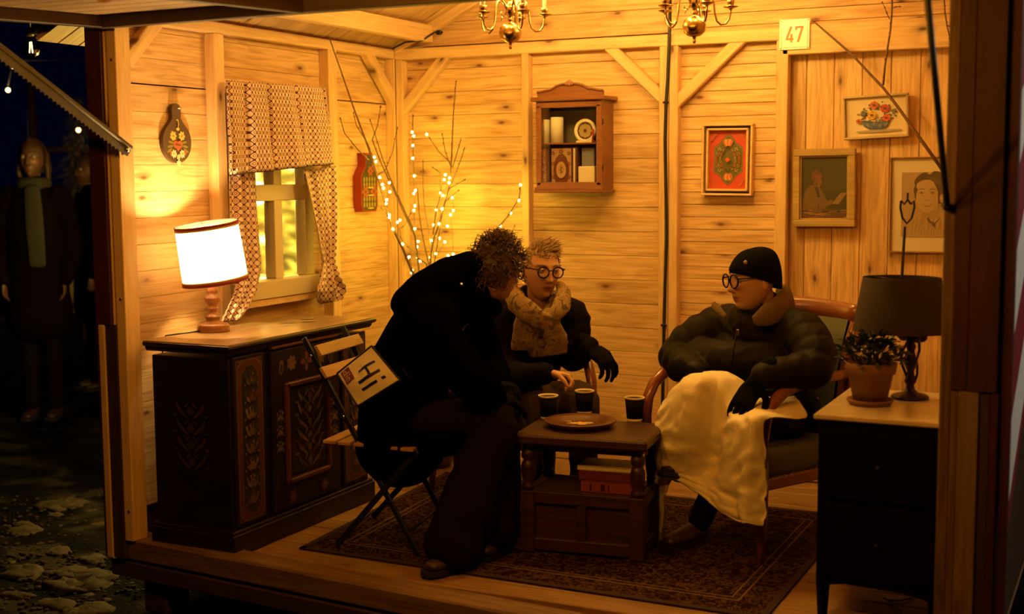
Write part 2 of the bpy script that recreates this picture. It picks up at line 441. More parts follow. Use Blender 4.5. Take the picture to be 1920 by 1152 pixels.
    def mesh(s, name):
        me = bpy.data.meshes.new(name); me.from_pydata(s.v, [], s.f)
        if any(s.smooth): me.polygons.foreach_set('use_smooth', s.smooth)
        if any(c is not None for c in s.c):
            ca = me.color_attributes.new('Col', 'FLOAT_COLOR', 'CORNER')
            d = []
            for f, c in zip(s.f, s.c): d += [*(c or (0.5, 0.5, 0.5)), 1.0] * len(f)
            ca.data.foreach_set('color', d)
        if s.uv:
            ul = me.uv_layers.new(name='UVMap')
            li = np.empty(len(me.loops), dtype=np.int32); me.loops.foreach_get('vertex_index', li)
            arr = np.array([s.uv.get(i, (0, 0)) for i in range(len(s.v))], dtype=np.float32)
            ul.data.foreach_set('uv', arr[li].ravel())
        me.update(); return me
    def build(s, name, mat, parent=None, world=False, kind=None, label=None):
        return obj(name, s.mesh(name), mat, parent, world, kind, label)
def obj(name, me, mat=None, parent=None, world=False, kind=None, label=None):
    if mat is not None and not me.materials: me.materials.append(mat)
    o = bpy.data.objects.new(name, me); COL.objects.link(o)
    if parent is not None:
        o.parent = parent
        if world: o.matrix_parent_inverse = basis(parent).inverted()
    return props(o, label, None, None, kind)

def fuse(mb, name, voxel, smooth=3, fac=0.5):
    "one continuous skin around everything collected"
    me = mb.mesh(name + '_raw'); o = bpy.data.objects.new('tmp', me); COL.objects.link(o)
    r = o.modifiers.new('r', 'REMESH'); r.mode = 'VOXEL'; r.voxel_size = voxel; r.use_smooth_shade = True
    if smooth:
        q = o.modifiers.new('s', 'SMOOTH'); q.factor = fac; q.iterations = smooth
    dg = bpy.context.evaluated_depsgraph_get(); dg.update()
    out = bpy.data.meshes.new_from_object(o.evaluated_get(dg)); out.name = name
    bpy.data.objects.remove(o); bpy.data.meshes.remove(me)
    out.polygons.foreach_set('use_smooth', [True] * len(out.polygons))
    return out
def mesh_np(me):
    a = np.empty(len(me.vertices) * 3, dtype=np.float32); me.vertices.foreach_get('co', a); return a.reshape(-1, 3)
def mesh_nrm(me):
    a = np.empty(len(me.vertices) * 3, dtype=np.float32); me.vertices.foreach_get('normal', a); return a.reshape(-1, 3)
def wrinkle(me, amp, scale, seed=0.0, stretch=(1, 1, 1)):
    co = mesh_np(me); nr = mesh_nrm(me)
    st = V(stretch)
    for i in range(len(co)):
        p = V(co[i]) * scale
        p = V((p.x * st.x + seed, p.y * st.y, p.z * st.z))
        h = noise.noise(p) ; h = 1 - abs(h) * 2.2
        co[i] += nr[i] * amp * h
    me.vertices.foreach_set('co', co.ravel()); me.update()

# flat painted shapes -------------------------------------------------
def ell(cx, cy, rx, ry=None, rot=0, n=14):
    ry = rx if ry is None else ry; c, s = math.cos(rot), math.sin(rot)
    return [(cx + rx * math.cos(a) * c - ry * math.sin(a) * s, cy + rx * math.cos(a) * s + ry * math.sin(a) * c) for a in [2 * math.pi * i / n for i in range(n)]]
def rect(x0, y0, x1, y1): return [(x0, y0), (x1, y0), (x1, y1), (x0, y1)]
def stroke(p, q, wd):
    d = V((q[0] - p[0], q[1] - p[1])); n = V((-d.y, d.x)).normalized() * wd / 2
    return [(p[0] + n.x, p[1] + n.y), (p[0] - n.x, p[1] - n.y), (q[0] - n.x, q[1] - n.y), (q[0] + n.x, q[1] + n.y)]
def strokes(pts, wd): return [stroke(a, b, wd) for a, b in zip(pts, pts[1:])]
def decal(name, shapes, f, parent, world=False, mat=None, lift=0.0005, label=None):
    "shapes: (polygon, colour) painted one over the other; f(u,v,h) -> point"
    mb = MB()
    for i, (poly, c) in enumerate(shapes):
        h = lift * (1 + i * 0.15)
        pts = [f(a, b, h) for a, b in poly]
        k = len(pts); cen = sum((V(p) for p in pts), V()) / k
        mb.add(pts, [list(range(k))], False, c)
    return mb.build(name, mat or ART, parent, world, label=label)
def flower(cx, cy, r, c, c2, n=6, k=0.5):
    out = []
    for i in range(n):
        a = 2 * math.pi * i / n
        out.append((ell(cx + r * 0.6 * math.cos(a), cy + r * 0.6 * math.sin(a), r * 0.45, r * 0.3, a, 9), c))
    out.append((ell(cx, cy, r * 0.28, n=9), c2)); return out
def planef(o, u, v_, n):
    o, u, v_, n = V(o), V(u), V(v_), V(n)
    return lambda a, b, h: o + u * a + v_ * b + n * h

_pm = {}
def plank(parent, c, ux, uy, Ln, W, T, mat, name='plank', bev=0.003):
    key = (round(Ln, 3), round(W, 3), round(T, 3), mat.name, bev, name)
    if key not in _pm:
        me = MB().box((0, 0, 0), (Ln, W, T), bev).mesh(name); me.materials.append(mat); _pm[key] = me
    o = bpy.data.objects.new(name, _pm[key]); COL.objects.link(o)
    ux, uy = V(ux).normalized(), V(uy).normalized(); uz = ux.cross(uy)
    mt = M((ux, uy, uz)).transposed().to_4x4(); mt.translation = V(c)
    o.parent = parent; o.matrix_basis = mt
    return o
def beam(parent, a, b, W, T, up, mat, name):
    "bar from a to b, W wide across `up` x axis, T along up"
    a, b = V(a), V(b); ux = (b - a); Ln = ux.length; ux.normalize(); up = V(up); uz = (up - ux * up.dot(ux)).normalized(); uy = uz.cross(ux)
    return plank(parent, (a + b) / 2, ux, uy, Ln, W, T, mat, name, 0.004)
def point_light(name, loc, wts, col=WARM, r=0.02, parent=None):
    l = bpy.data.lights.new(name, 'POINT'); l.energy = wts; l.color = col; l.shadow_soft_size = r
    o = bpy.data.objects.new(name, l); COL.objects.link(o); o.location = loc
    if parent is not None:
        o.parent = parent; o.matrix_parent_inverse = basis(parent).inverted()
    return o
# ------------------------------------------------------------------ the hut
XL, XLS, YB, YBS, XR, XRS, YF = -3.86, -3.80, 6.36, 6.30, -0.44, -0.50, 4.08
ZP = 2.237                                      # top of the wall plates
SL = 0.485                                      # roof slope
XM = (XLS + XRS) / 2                            # ridge
def roof_z(x): return ZP + SL * (min(x, 2 * XM - x) - XLS)
PITCH = (at(976, 122.5, YB).z - at(976, 344.5, YB).z) / 5
ZREF = at(976, 344.5, YB).z

def structure(name, mat, boxes, label=None):
    mb = MB()
    for c, d in boxes: mb.box(c, d, 0.001)
    return mb.build(name, mat, kind='structure', label=label)

# floor: base slab and planks along X
floor = structure('floor', FLOORW, [((XM, (4.16 + YB) / 2, -0.055), (XR - XL + 0.08, YB - 4.12, 0.05))])
n = 18; wd = (YB - 4.17) / n
for i in range(n):
    y = 4.17 + wd * (i + 0.5)
    plank(floor, (XM, y, -0.015 + 0.0006 * ((i * 7) % 3 - 1)), (1, 0, 0), (0, 1, 0), XR - XL - 0.01, wd - 0.004, 0.028, FLOORW)

# back wall -----------------------------------------------------------
wall_back = structure('wall_back', PINE, [((XM, YB + 0.05, 1.1), (XR - XL + 0.1, 0.02, 2.3))])
x12 = at(1254, 300, YB).x; x4 = at(1466, 300, YB).x
def hboards(parent, x0, x1, z0, z1, pitch, zref, y, clip=True):
    k = math.floor((z0 - zref) / pitch)
    while zref + k * pitch < z1 - 0.005:
        a, b = max(z0, zref + k * pitch), min(z1, zref + (k + 1) * pitch); k += 1
        if b - a < 0.012: continue
        xa, xb = x0, x1
        if a > ZP - 0.01 and clip:
            xa = max(x0, XLS + (a - ZP) / SL - 0.02); xb = min(x1, 2 * XM - XLS - (a - ZP) / SL + 0.02)
            if xb - xa < 0.05: continue
        plank(parent, ((xa + xb) / 2, y, (a + b) / 2), (1, 0, 0), (0, 0, 1), xb - xa, b - a - 0.002, 0.02, PINE, bev=0.002)
hboards(wall_back, XL, x12, 0.0, ZP, PITCH, ZREF, YB + 0.01)
hboards(wall_back, x12 + 0.002, x4, 0.0, ZP, PITCH * 0.5, ZREF + 0.017, YB + 0.01)
hboards(wall_back, XL, x12, ZP, roof_z(XM), PITCH, ZREF, YB + 0.01)
hboards(wall_back, x12 + 0.002, XR, ZP, roof_z(XM), PITCH * 0.5, ZREF + 0.017, YB + 0.01)
# the boarded-up doorway on the right: upright boards
vx0 = at(1507.5, 520, YB + 0.03).x; vp = (at(1717.5, 540, YB + 0.03).x - vx0) / 4
hdr_z = at(1600, 101, YBS).z
k = -1
while vx0 + k * vp < XR:
    a, b = max(x4, vx0 + k * vp), min(XR, vx0 + (k + 1) * vp); k += 1
    if b - a > 0.01:
        plank(wall_back, ((a + b) / 2, YB + 0.03, (0.0 + ZP) / 2), (0, 0, 1), (-1, 0, 0), ZP, b - a - 0.002, 0.02, PINE, bev=0.003)
yb_ = (YBS + YB) / 2
def stud_b(px0, px1, z1=2.18, py=300):
    a, b = at(px0, py, YBS).x, at(px1, py, YBS).x
    plank(wall_back, ((a + b) / 2, yb_, z1 / 2), (0, 0, 1), (-1, 0, 0), z1, b - a, YB - YBS, PINE_BEAM, 'stud', 0.004)
plz = at(900, 104.5, YBS).z
for q in ((744, 757), (977.5, 991), (1235, 1252.5), (1253.5, 1270), (1453, 1475)): stud_b(*q, z1=plz)
plank(wall_back, ((XLS + x4) / 2, yb_, (plz + ZP) / 2), (1, 0, 0), (0, 0, 1), x4 - XLS, ZP - plz, YB - YBS, PINE_BEAM, 'top_plate', 0.004)
plank(wall_back, ((x4 + XR) / 2 + 0.01, yb_, (hdr_z + ZP) / 2 + 0.01), (1, 0, 0), (0, 0, 1), XR - x4, ZP - hdr_z, YB - YBS, PINE_BEAM, 'door_header', 0.004)
def brace_b(p, q, wpx=20):
    a, b = at(*p, YBS + 0.028), at(*q, YBS + 0.028); e_ = (b - a).normalized() * 0.03; a -= e_; b += e_
    beam(wall_back, a, b, wpx * 6.7 / F, 0.045, (0, -1, 0), PINE_BEAM, 'brace')
brace_b((757, 205), (836, 106)); brace_b((1245, 186), (1140, 84)); brace_b((1270, 192), (1386, 78))
# gable rafters against the back wall
for sx in (-1, 1):
    e = XM + sx * (XM - XLS)
    beam(wall_back, (e, yb_ - 0.01, ZP + 0.01), (XM, yb_ - 0.01, roof_z(XM) - 0.02), 0.06, 0.07, (0, 0, 1), PINE_BEAM, 'rafter')

# left wall with the window opening -----------------------------------
wall_left = structure('wall_left', DARKRED, [((XL - 0.045, (YF + 4.90) / 2, 1.1), (0.02, 4.90 - YF, 2.3)), ((XL - 0.045, (5.52 + YB) / 2, 1.1), (0.02, YB - 5.52, 2.3)),
                                            ((XL - 0.045, 5.21, 0.46), (0.02, 0.62, 0.92)), ((XL - 0.045, 5.21, 2.09), (0.02, 0.62, 0.30))])
WY0, WY1, WZ0, WZ1 = 4.90, 5.52, 0.93, 1.94
def lboard(y0, y1, a, b):
    if y1 - y0 > 0.02 and b - a > 0.01:
        plank(wall_left, (XL - 0.01, (y0 + y1) / 2, (a + b) / 2), (0, 1, 0), (0, 0, 1), y1 - y0, b - a - 0.0012, 0.02, PINE, bev=0.0013)
k = 0; lz = at(306, 602, YB).z; lz = atx(306, 602, XL).z
lp = lz - atx(275, 656, XL).z; lp = max(lp, 0.11)
z = lz - lp * 7
while z < ZP:
    a, b = max(0, z), min(ZP, z + lp); z += lp
    if b <= WZ0 + 0.001 or a >= WZ1 - 0.001: lboard(YF, YB, a, b)
    elif a < WZ0: lboard(YF, YB, a, WZ0); lboard(YF, WY0, WZ0, b); lboard(WY1, YB, WZ0, b)
    elif b > WZ1: lboard(YF, WY0, a, WZ1); lboard(WY1, YB, a, WZ1); lboard(YF, YB, WZ1, b)
    else: lboard(YF, WY0, a, b); lboard(WY1, YB, a, b)
xb_ = (XL + XLS) / 2
lpz = atx(470, 71, XLS).z
def stud_l(px0, px1, py, z1=None):
    a, b = atx(px0, py, XLS).y, atx(px1, py, XLS).y
    plank(wall_left, (xb_, (a + b) / 2, lpz / 2), (0, 0, 1), (0, 1, 0), lpz, b - a, XLS - XL, PINE_BEAM, 'stud', 0.004)
stud_l(407, 425, 250); stud_l(617, 632, 150)
plank(wall_left, (xb_, 6.33, lpz / 2), (0, 0, 1), (0, 1, 0), lpz, 0.06, XLS - XL, PINE_BEAM, 'stud', 0.004)
plank(wall_left, (xb_, (YF + YB) / 2, (lpz + ZP) / 2), (0, 1, 0), (0, 0, 1), YB - YF, ZP - lpz, XLS - XL, PINE_BEAM, 'top_plate', 0.004)
def brace_l(p, q, wd=0.062):
    a, b = atx(*p, XLS - 0.028), atx(*q, XLS - 0.028); e_ = (b - a).normalized() * 0.03
    beam(wall_left, a - e_, b + e_, wd, 0.045, (1, 0, 0), PINE_BEAM, 'brace')
brace_l((240, 108), (286, 48)); brace_l((686, 98), (738, 195))

# right wall: boards inside, striped boards outside --------------------
wall_right = structure('wall_right', BROWNPOST, [((XR + 0.03, (YF + YB) / 2, 1.1), (0.02, YB - YF, 2.3))])
for i in range(18):
    a = 0.0 + i * ZP / 18
    plank(wall_right, (XR + 0.01, (YF + YB) / 2, a + ZP / 36), (0, 1, 0), (0, 0, 1), YB - YF - 0.01, ZP / 18 - 0.003, 0.02, PINE)
for y in (4.9, 5.6, 6.33): plank(wall_right, ((XR + XRS) / 2, y, 1.09), (0, 0, 1), (0, 1, 0), 2.18, 0.06, 0.06, PINE_BEAM, 'stud', 0.004)
plank(wall_right, ((XR + XRS) / 2, (YF + YB) / 2, 2.21), (0, 1, 0), (0, 0, 1), YB - YF, 0.055, 0.06, PINE_BEAM, 'top_plate', 0.004)

# roof ----------------------------------------------------------------
roof_half = (XM - XLS) + 0.32
ceiling = MB()
for sx in (-1, 1):
    x0, x1 = XM, XM + sx * roof_half
    z0, z1 = roof_z(XM) + 0.045, roof_z(XM) - SL * roof_half + 0.045
    ceiling.add([(x0, 3.98, z0), (x1, 3.98, z1), (x1, 6.6, z1), (x0, 6.6, z0), (x0, 3.98, z0 + 0.03), (x1, 3.98, z1 + 0.03), (x1, 6.6, z1 + 0.03), (x0, 6.6, z0 + 0.03)],
                [[0, 1, 2, 3], [7, 6, 5, 4], [0, 4, 5, 1], [1, 5, 6, 2], [2, 6, 7, 3], [3, 7, 4, 0]])
ceiling = ceiling.build('ceiling', BROWNPOST, kind='structure')
nb = 22; bw = (6.58 - 4.0) / nb
for sx in (-1, 1):
    d = V((sx, 0, -SL)).normalized(); up = V((sx * SL, 0, 1)).normalized()
    for i in range(nb):
        c = V((XM, 4.0 + bw * (i + 0.5), roof_z(XM) + 0.03)) + d * (roof_half / 2 * math.sqrt(1 + SL * SL)) - up * 0.002
        plank(ceiling, c, d, (0, 1, 0) if sx < 0 else (0, -1, 0), roof_half * math.sqrt(1 + SL * SL), bw - 0.004, 0.02, ROOFW)
for sx in (-1, 1):
    p = at(803, 58, 6.3)
    xx = p.x if sx < 0 else 2 * XM - p.x
    plank(ceiling, (xx, (4.06 + 6.3) / 2, roof_z(p.x) - 0.035), (0, 1, 0), (1, 0, 0), 2.24, 0.06, 0.09, PINE_BEAM, 'purlin', 0.004)
plank(ceiling, (XM, (4.06 + 6.3) / 2, roof_z(XM) - 0.06), (0, 1, 0), (1, 0, 0), 2.24, 0.06, 0.12, PINE_BEAM, 'ridge_beam', 0.004)
plank(ceiling, (XM, 5.2, 2.80), (1, 0, 0), (0, 1, 0), 1.05, 0.05, 0.09, PINE_BEAM, 'collar_beam', 0.004)

# front: header, gable boards, posts, sill -----------------------------
wall_front = structure('wall_front', PINE_BEAM, [((XM, YF + 0.05, 2.235), (XR - XL + 0.1, 0.08, 0.11))])
hboards(wall_front, XL, XR, 2.29, roof_z(XM), PITCH, ZREF, YF + 0.05)

POSTPALE = wood('dull_pale_board', (0.22, 0.14, 0.06), (0.14, 0.08, 0.032))
def posts(name, s, x_out, x_in, zc, z0):
    "corner post; s = +1 when the room lies towards +X"
    t = structure(name, BROWNPOST, [((x_out + s * 0.072, YF + 0.06, 1.08), (0.13, 0.06, 2.16))])
    top = 2.30
    def pc(u0, u1, y0, y1, a, b, mat, nm):
        plank(t, (x_out + s * (u0 + u1) / 2, (y0 + y1) / 2, (a + b) / 2), (0, 0, 1), (1, 0, 0), b - a, u1 - u0, y1 - y0, mat, nm, 0.003)
    pc(-0.006, 0.080, YF - 0.012, YF + 0.03, zc, top, DARKRED, 'red_board')
    if s > 0:
        pc(0.080, 0.088, YF, YF + 0.04, zc, top, PINE_BEAM, 'pale_strip')
        pc(0.088, 0.100, YF + 0.015, YF + 0.045, zc, top, BROWNPOST, 'dark_strip')
        pc(0.100, 0.148, YF - 0.002, YF + 0.085, 0.02, top, PINE_BEAM, 'inner_post')
        pc(-0.012, 0.004, YF - 0.004, YF + 0.03, z0, zc, DARKRED, 'red_edge')
        pc(0.004, 0.036, YF - 0.01, YF + 0.03, z0, zc, PINE_BEAM, 'pale_board')
        pc(0.036, 0.100, YF - 0.004, YF + 0.03, z0, zc, BROWNPOST, 'dark_board')
    else:
        pc(0.080, 0.126, YF - 0.010, YF + 0.03, zc, top, DARKRED, 'red_board')
        pc(0.126, 0.160, YF - 0.002, YF + 0.085, 0.02, top, SILLW, 'inner_post')
        pc(-0.012, 0.012, YF - 0.006, YF + 0.03, z0, zc, DARKRED, 'red_edge')
        pc(0.012, 0.044, YF - 0.002, YF + 0.03, z0, zc, BROWNPOST, 'dark_board')
        pc(0.044, 0.104, YF - 0.008, YF + 0.03, z0, zc, POSTPALE, 'pale_board')
        pc(0.104, 0.126, YF - 0.004, YF + 0.03, z0, zc, SILLW, 'brown_board')
    return t
lx = at(163, 60, YF).x; rx = at(1883, 200, YF).x
trim_1 = posts('trim_1', 1, lx, 0, at(200, 609, YF).z, -0.06)
trim_2 = posts('trim_2', -1, rx, 0, at(1800, 733, YF).z, -0.06)
mb = MB()
for (x_, z_) in ((lx + 0.128, at(243, 110, YF).z), (lx + 0.128, at(250, 562, YF).z), (lx + 0.128, at(262, 962, YF).z), (rx - 0.10, at(1803, 322, YF).z)):
    mb.lathe([(0.0, 0.004), (0.006, 0.003), (0.007, 0.0)], 12, (x_, YF - 0.003, z_), axis=(0, -1, 0))
mb.build('screw_heads', SCREW, trim_1, kind='stuff')
sA_, sB_ = atz(273, 1018, 0.022), atz(856, 1131, 0.022)
sd_ = V((sB_.x - sA_.x, sB_.y - sA_.y, 0)).normalized(); sn_ = V((-sd_.y, sd_.x, 0))
s0 = sA_ + sd_ * ((lx - 0.01 - sA_.x) / sd_.x); s1 = sA_ + sd_ * ((rx - sA_.x) / sd_.x); sm_ = (s0 + s1) / 2; sl_n = (s1 - s0).length
trim_3 = MB().box((0, 0, 0), (sl_n, 0.06, 0.05), 0.002).mesh('trim_3')
trim_3 = obj('trim_3', trim_3, SILLW, kind='structure')
mt_ = M((sd_, sn_, V((0, 0, 1)))).transposed().to_4x4(); mt_.translation = V((sm_.x, sm_.y, -0.09)) + sn_ * 0.09; trim_3.matrix_basis = mt_
def sillp(off, z, W_, T_, mat, nm, bev, L_=sl_n, c=None):
    p = (c if c is not None else sm_) + sn_ * off; q = plank(trim_3, (p.x, p.y, z), sd_, sn_, L_, W_, T_, mat, nm, bev); q.matrix_parent_inverse = mt_.inverted()
sillp(0.065, -0.022, 0.13, 0.09, SILLW, 'sill_beam', 0.008)
sillp(0.055, -0.112, 0.11, 0.07, BROWNPOST, 'lower_beam', 0.006)
for x in (0.06, 0.27, 0.46, 0.70, 0.93): sillp(0.11, -0.22, 0.14, 0.15, BROWNPOST, 'support_block', 0.006, 0.13, s0.lerp(s1, x))

# raised front flap, its ribs and props ---------------------------------
tilt = 0.042
flap = thing('raised_hatch', 'raised wooden front hatch of the hut, ribbed underside above the opening', 'hatch', (XM, 3.98, 2.17))
flap.rotation_euler = (tilt, 0, 0)
fx0, fx1 = at(186, 50, 3.93).x, rx
fw = (fx1 - fx0) / 2; fc = (fx0 + fx1) / 2 - XM
for i in range(10):
    plank(flap, (fc, -0.06 - 0.115 * i, 0.012), (1, 0, 0), (0, 1, 0), fw * 2 - 0.004, 0.112, 0.02, PINE)
plank(flap, (fc, -0.05, -0.022), (1, 0, 0), (0, 1, 0), fw * 2, 0.06, 0.046, BROWNPOST, 'hinge_rail', 0.003)
cx_ = at(577, 21, 3.93).x - XM
for x in (fc - fw + 0.022, cx_ - 0.02, fc + 0.25, fc + fw - 0.022):
    plank(flap, (x, -0.63, -0.022), (0, 1, 0), (1, 0, 0), 1.1, 0.045, 0.046, BROWNPOST, 'rib', 0.003)

p0, p1 = at(236, 280, YF - 0.03), atx(-40, 66, at(236, 280, YF - 0.03).x - 0.03)
t = thing('prop_stay', 'toothed flat metal stay holding up the hatch beside the red post', 'stay', p0)
d = (p1 - p0); Ln = d.length + 0.03; d.normalize(); side = V((0.86, -0.45, 0)); sn = (side - d * side.dot(d)).normalized(); up = sn.cross(d)
if up.z < 0: up = -up
poly = [(-0.02, 0.026), (Ln, 0.026)]; nt_ = int(Ln / 0.022)
for i in range(nt_, -1, -1):
    poly += [(i * 0.022 + 0.012, -0.022), (i * 0.022 + 0.004, -0.030), (i * 0.022, -0.022)]
poly += [(-0.02, -0.02)]
MB().prism(poly, 0.006, (p0, d, up, sn)).build('bar', STEEL, t, True)
mb = MB()
mb.tube([p0 - d * 0.02 + up * 0.012 + sn * 0.006, p0 + d * Ln + up * 0.012 + sn * 0.006], 0.006, 6)
mb.build('rib_fold', STEEL, t, True)
MB().lathe([(0, 0.012), (0.009, 0.010), (0.011, 0.0)], 12, p0 + sn * 0.006, axis=sn).build('pivot_bolt', SCREW, t, True)
q0 = at(1776, 388, YF - 0.02); q1 = atx(1738, -14, q0.x + 0.01)
t = thing('prop_rod', 'thin black rod propping the hatch beside the inner post', 'rod', q0)
MB().tube([q0, q1], 0.0095, 10).build('rod', CABLE, t, True)
MB().ball(q0, 0.014).build('end_joint', DARKMETAL, t, True)

# striped side of the hut on the right ----------------------------------
sb = thing('striped_shutter', 'red and white striped boards on the outside of the hut', 'shutter', (rx + 0.03, 4.4, 0.0))
REDSTRIPE = plain('red_stripe_paint', (0.20, 0.016, 0.012), 0.5, 0, 20, 0.1, vary=0.15)
WHITESTRIPE = plain('white_stripe_paint', (0.62, 0.58, 0.50), 0.5, 0, 20, 0.1, vary=0.12)
xs = rx + 0.012
sl_ = (1.229 - 0.99) / (4.594 - 3.765) * 0 + 0.55
# diagonal bands, each its own board
def band(z_at0, hgt, mat):
    y0, y1 = YF + 0.04, 5.3
    poly = [(y0, z_at0), (y1, z_at0 + (y1 - y0) * 0.55), (y1, z_at0 + hgt + (y1 - y0) * 0.55), (y0, z_at0 + hgt)]
    def zlow(y): return 0.30 + (y - y0) * 0.62
    poly = [(y, max(z, zlow(y))) for y, z in poly]
    poly = [(y, min(z, 2.1)) for y, z in poly]
    if abs(poly[3][1] - poly[0][1]) < 0.01 and abs(poly[2][1] - poly[1][1]) < 0.01: return
    MB().prism(poly, 0.018, ((xs, 0, 0), (0, 1, 0), (0, 0, 1), (1, 0, 0))).build('stripe_board', mat, sb, True)
zz = -0.12; i = 0
while zz < 2.1:
    band(zz, 0.262, WHITESTRIPE if i % 2 == 0 else REDSTRIPE); zz += 0.266; i += 1
plank(sb, (0.0, YF - 4.4 + 0.02, 1.1), (0, 0, 1), (0, 1, 0), 2.2, 0.03, 0.03, DARKRED, 'red_edge_board')
# ------------------------------------------------------------------ window
win = props(bpy.data.objects.new('window_1', None), kind='structure'); COL.objects.link(win); win.location = (XL, 5.21, WZ0)
def wbox(name, y0, y1, z0, z1, x0, x1, mat=TRIMPALE, bev=0.003):
    return MB().box(((x0 + x1) / 2, (y0 + y1) / 2, (z0 + z1) / 2), (x1 - x0, y1 - y0, z1 - z0), bev).build(name, mat, win, True)
wb = atx(530, 556, XLS).z; wt = 1.93
wr0 = atx(525, 376, XL).z; wr1 = atx(525, 346, XL).z
wbox('bottom_rail', 4.86, 5.55, wb, wb + 0.085, XL - 0.045, XLS + 0.012)
wbox('cross_rail', 4.93, 5.49, wr0, wr1, XL - 0.035, XL + 0.022)
wbox('top_rail', 4.88, 5.53, wt - 0.05, wt, XL - 0.045, XL + 0.03)
wbox('stile', 4.87, 4.94, wb + 0.085, wt - 0.05, XL - 0.045, XL + 0.02)
wbox('stile', 5.475, 5.545, wb + 0.085, wt - 0.05, XL - 0.045, XL + 0.02)
my0, my1 = atx(516, 450, XL + 0.02).y, atx(531, 450, XL + 0.02).y
wbox('mullion', my0, my1, wb + 0.085, wt - 0.05, XL - 0.045, XL + 0.02)
wbox('window_sill_trim', 4.85, 5.57, wb - 0.035, wb, XL - 0.02, XLS + 0.004, PINE_BEAM)
PANE = bpy.data.materials.new('wavy_window_pane'); PANE.use_nodes = True; _nt = PANE.node_tree
_nt.nodes.remove(_nt.nodes['Principled BSDF']); _rf = node(_nt, 'ShaderNodeBsdfRefraction'); _rf.inputs['Roughness'].default_value = 0.22; _rf.inputs['IOR'].default_value = 1.12
L(_nt, _rf.outputs[0], _nt.nodes['Material Output'].inputs[0])
for y0, y1 in ((4.94, my0), (my1, 5.475)):
    for z0, z1 in ((wb + 0.085, wr0), (wr1, wt - 0.05)):
        wbox('pane', y0, y1, z0, z1, XL - 0.022, XL - 0.018, PANE, 0.0005)
wbox('blind_cream', 4.80, 5.60, 1.925, 1.99, XL + 0.001, XL + 0.02, CREAM)
# lit fir branches close outside the window
fir = thing('lit_fir_tree', 'fir tree hung with fairy lights, seen through the window', 'tree', (-4.80, 6.45, -0.3))
mb = MB(); mb.tube([(-4.80, 6.45, -0.3), (-4.80, 6.45, 2.3)], [0.05, 0.012], 8)
mb.build('trunk', TWIG, fir, True)
mb = MB(); r2 = random.Random(3)
for i in range(5200):
    z = r2.uniform(0.2, 2.4); rr = (2.7 - z) * 0.33 * r2.uniform(0.25, 1); a = r2.uniform(0, 6.28)
    c = V((-4.80 + rr * math.cos(a), 6.45 + rr * math.sin(a), z)); d = V((math.cos(a), math.sin(a), -0.25 + r2.uniform(-0.4, 0.3))).normalized() * 0.08
    s = d.cross(V((0, 0, 1))).normalized() * 0.014
    mb.add([c - s, c + s, c + d], [[0, 1, 2]])
FIRG = plain('fir_needles', (0.36, 0.34, 0.12), 0.6)
mb.build('needles', FIRG, fir, True, kind='stuff')
firb = glow('fir_bulb_glow', (1.0, 0.62, 0.10), 120)
bm_ = MB().ball((0, 0, 0), 0.020, 8, 6).mesh('bulb'); bm_.materials.append(firb)
for i in range(70):
    z = r2.uniform(0.85, 1.95); a = r2.uniform(-2.4, 0.3); rr = (2.7 - z) * 0.30
    o = bpy.data.objects.new('bulb', bm_); COL.objects.link(o); o.parent = fir
    o.location = (rr * math.cos(a), rr * math.sin(a), z + 0.3)

for q in ((-4.35, 5.75, 1.45), (-4.25, 6.25, 0.95)): point_light('fir_fill_light', q, 130.0, (1.0, 0.70, 0.16), 0.06, fir)  # lights without a fixture, added so the fir glows behind the panes
# curtains ------------------------------------------------------------
def cloth(name, label, rows, X, folds=5, amp=0.018, ncol=40, sub=6, xfun=None, ph=0.0, thick=0.0012, mat=None, cat='curtain', grp=None, hem=True, creases=()):
    "rows: (left px, left py, right px, right py, fold strength, extra X); hangs close to the wall plane X"
    P = []
    for r in rows:
        a = atx(r[0], r[1], X + r[5]); b = atx(r[2], r[3], X + r[5]); P.append((a, b, r[4]))
    G = []; U = []; vacc = 0; prev = None
    wref = max((b - a).length for a, b, _ in P) * 1.35
    for j in range(len(P) - 1):
        for k in range(sub + (1 if j == len(P) - 2 else 0)):
            t = k / sub; t = t * t * (3 - 2 * t) if False else t
            a = P[j][0].lerp(P[j + 1][0], t); b = P[j][1].lerp(P[j + 1][1], t); f = P[j][2] + (P[j + 1][2] - P[j][2]) * t
            row = []; ur = []
            if prev is not None: vacc += (((a + b) / 2) - prev).length
            prev = (a + b) / 2
            for i in range(ncol + 1):
                u = i / ncol; p = a.lerp(b, u)
                s_ = math.sin(u * folds * 2 * math.pi + ph + 0.5 * math.sin(vacc * 7 + u * 3))
                s2 = math.sin(u * folds * 4.7 * math.pi + 1.3 + ph)
                p.x += f * amp * (s_ + 0.35 * s2) + 0.004 * noise.noise(V((u * 4, vacc * 9, ph)))
                for q_ in creases: p.x -= 0.030 * math.exp(-((u - q_ - 0.03 * (j + t) / len(P)) / 0.011) ** 2) * min(1, f + 0.4)
                p.y += f * amp * 0.45 * math.cos(u * folds * 2 * math.pi + ph) * 0.6
                row.append(p); ur.append((u * wref, -vacc))
            G.append(row); U.append(ur)
    c = sum((p for r in G for p in r), V()) / (len(G) * (ncol + 1))
    lo = min(p.z for r in G for p in r)
    t = thing(name, label, cat, (c.x, c.y, lo), group=grp)
    mb = MB(); mb.grid(G, U)
    o = mb.build('drape', mat or CURTAIN, t, True)
    if thick:
        so = o.modifiers.new('thick', 'SOLIDIFY'); so.thickness = thick
    if hem:
        hm = MB(); hm.tube([p + V((0.002, 0, 0)) for p in G[-1]], 0.0022, 5); hm.build('hem', HEM, t, True)
    return t, G
HEM = plain('dark_curtain_hem', (0.03, 0.01, 0.015), 0.9)
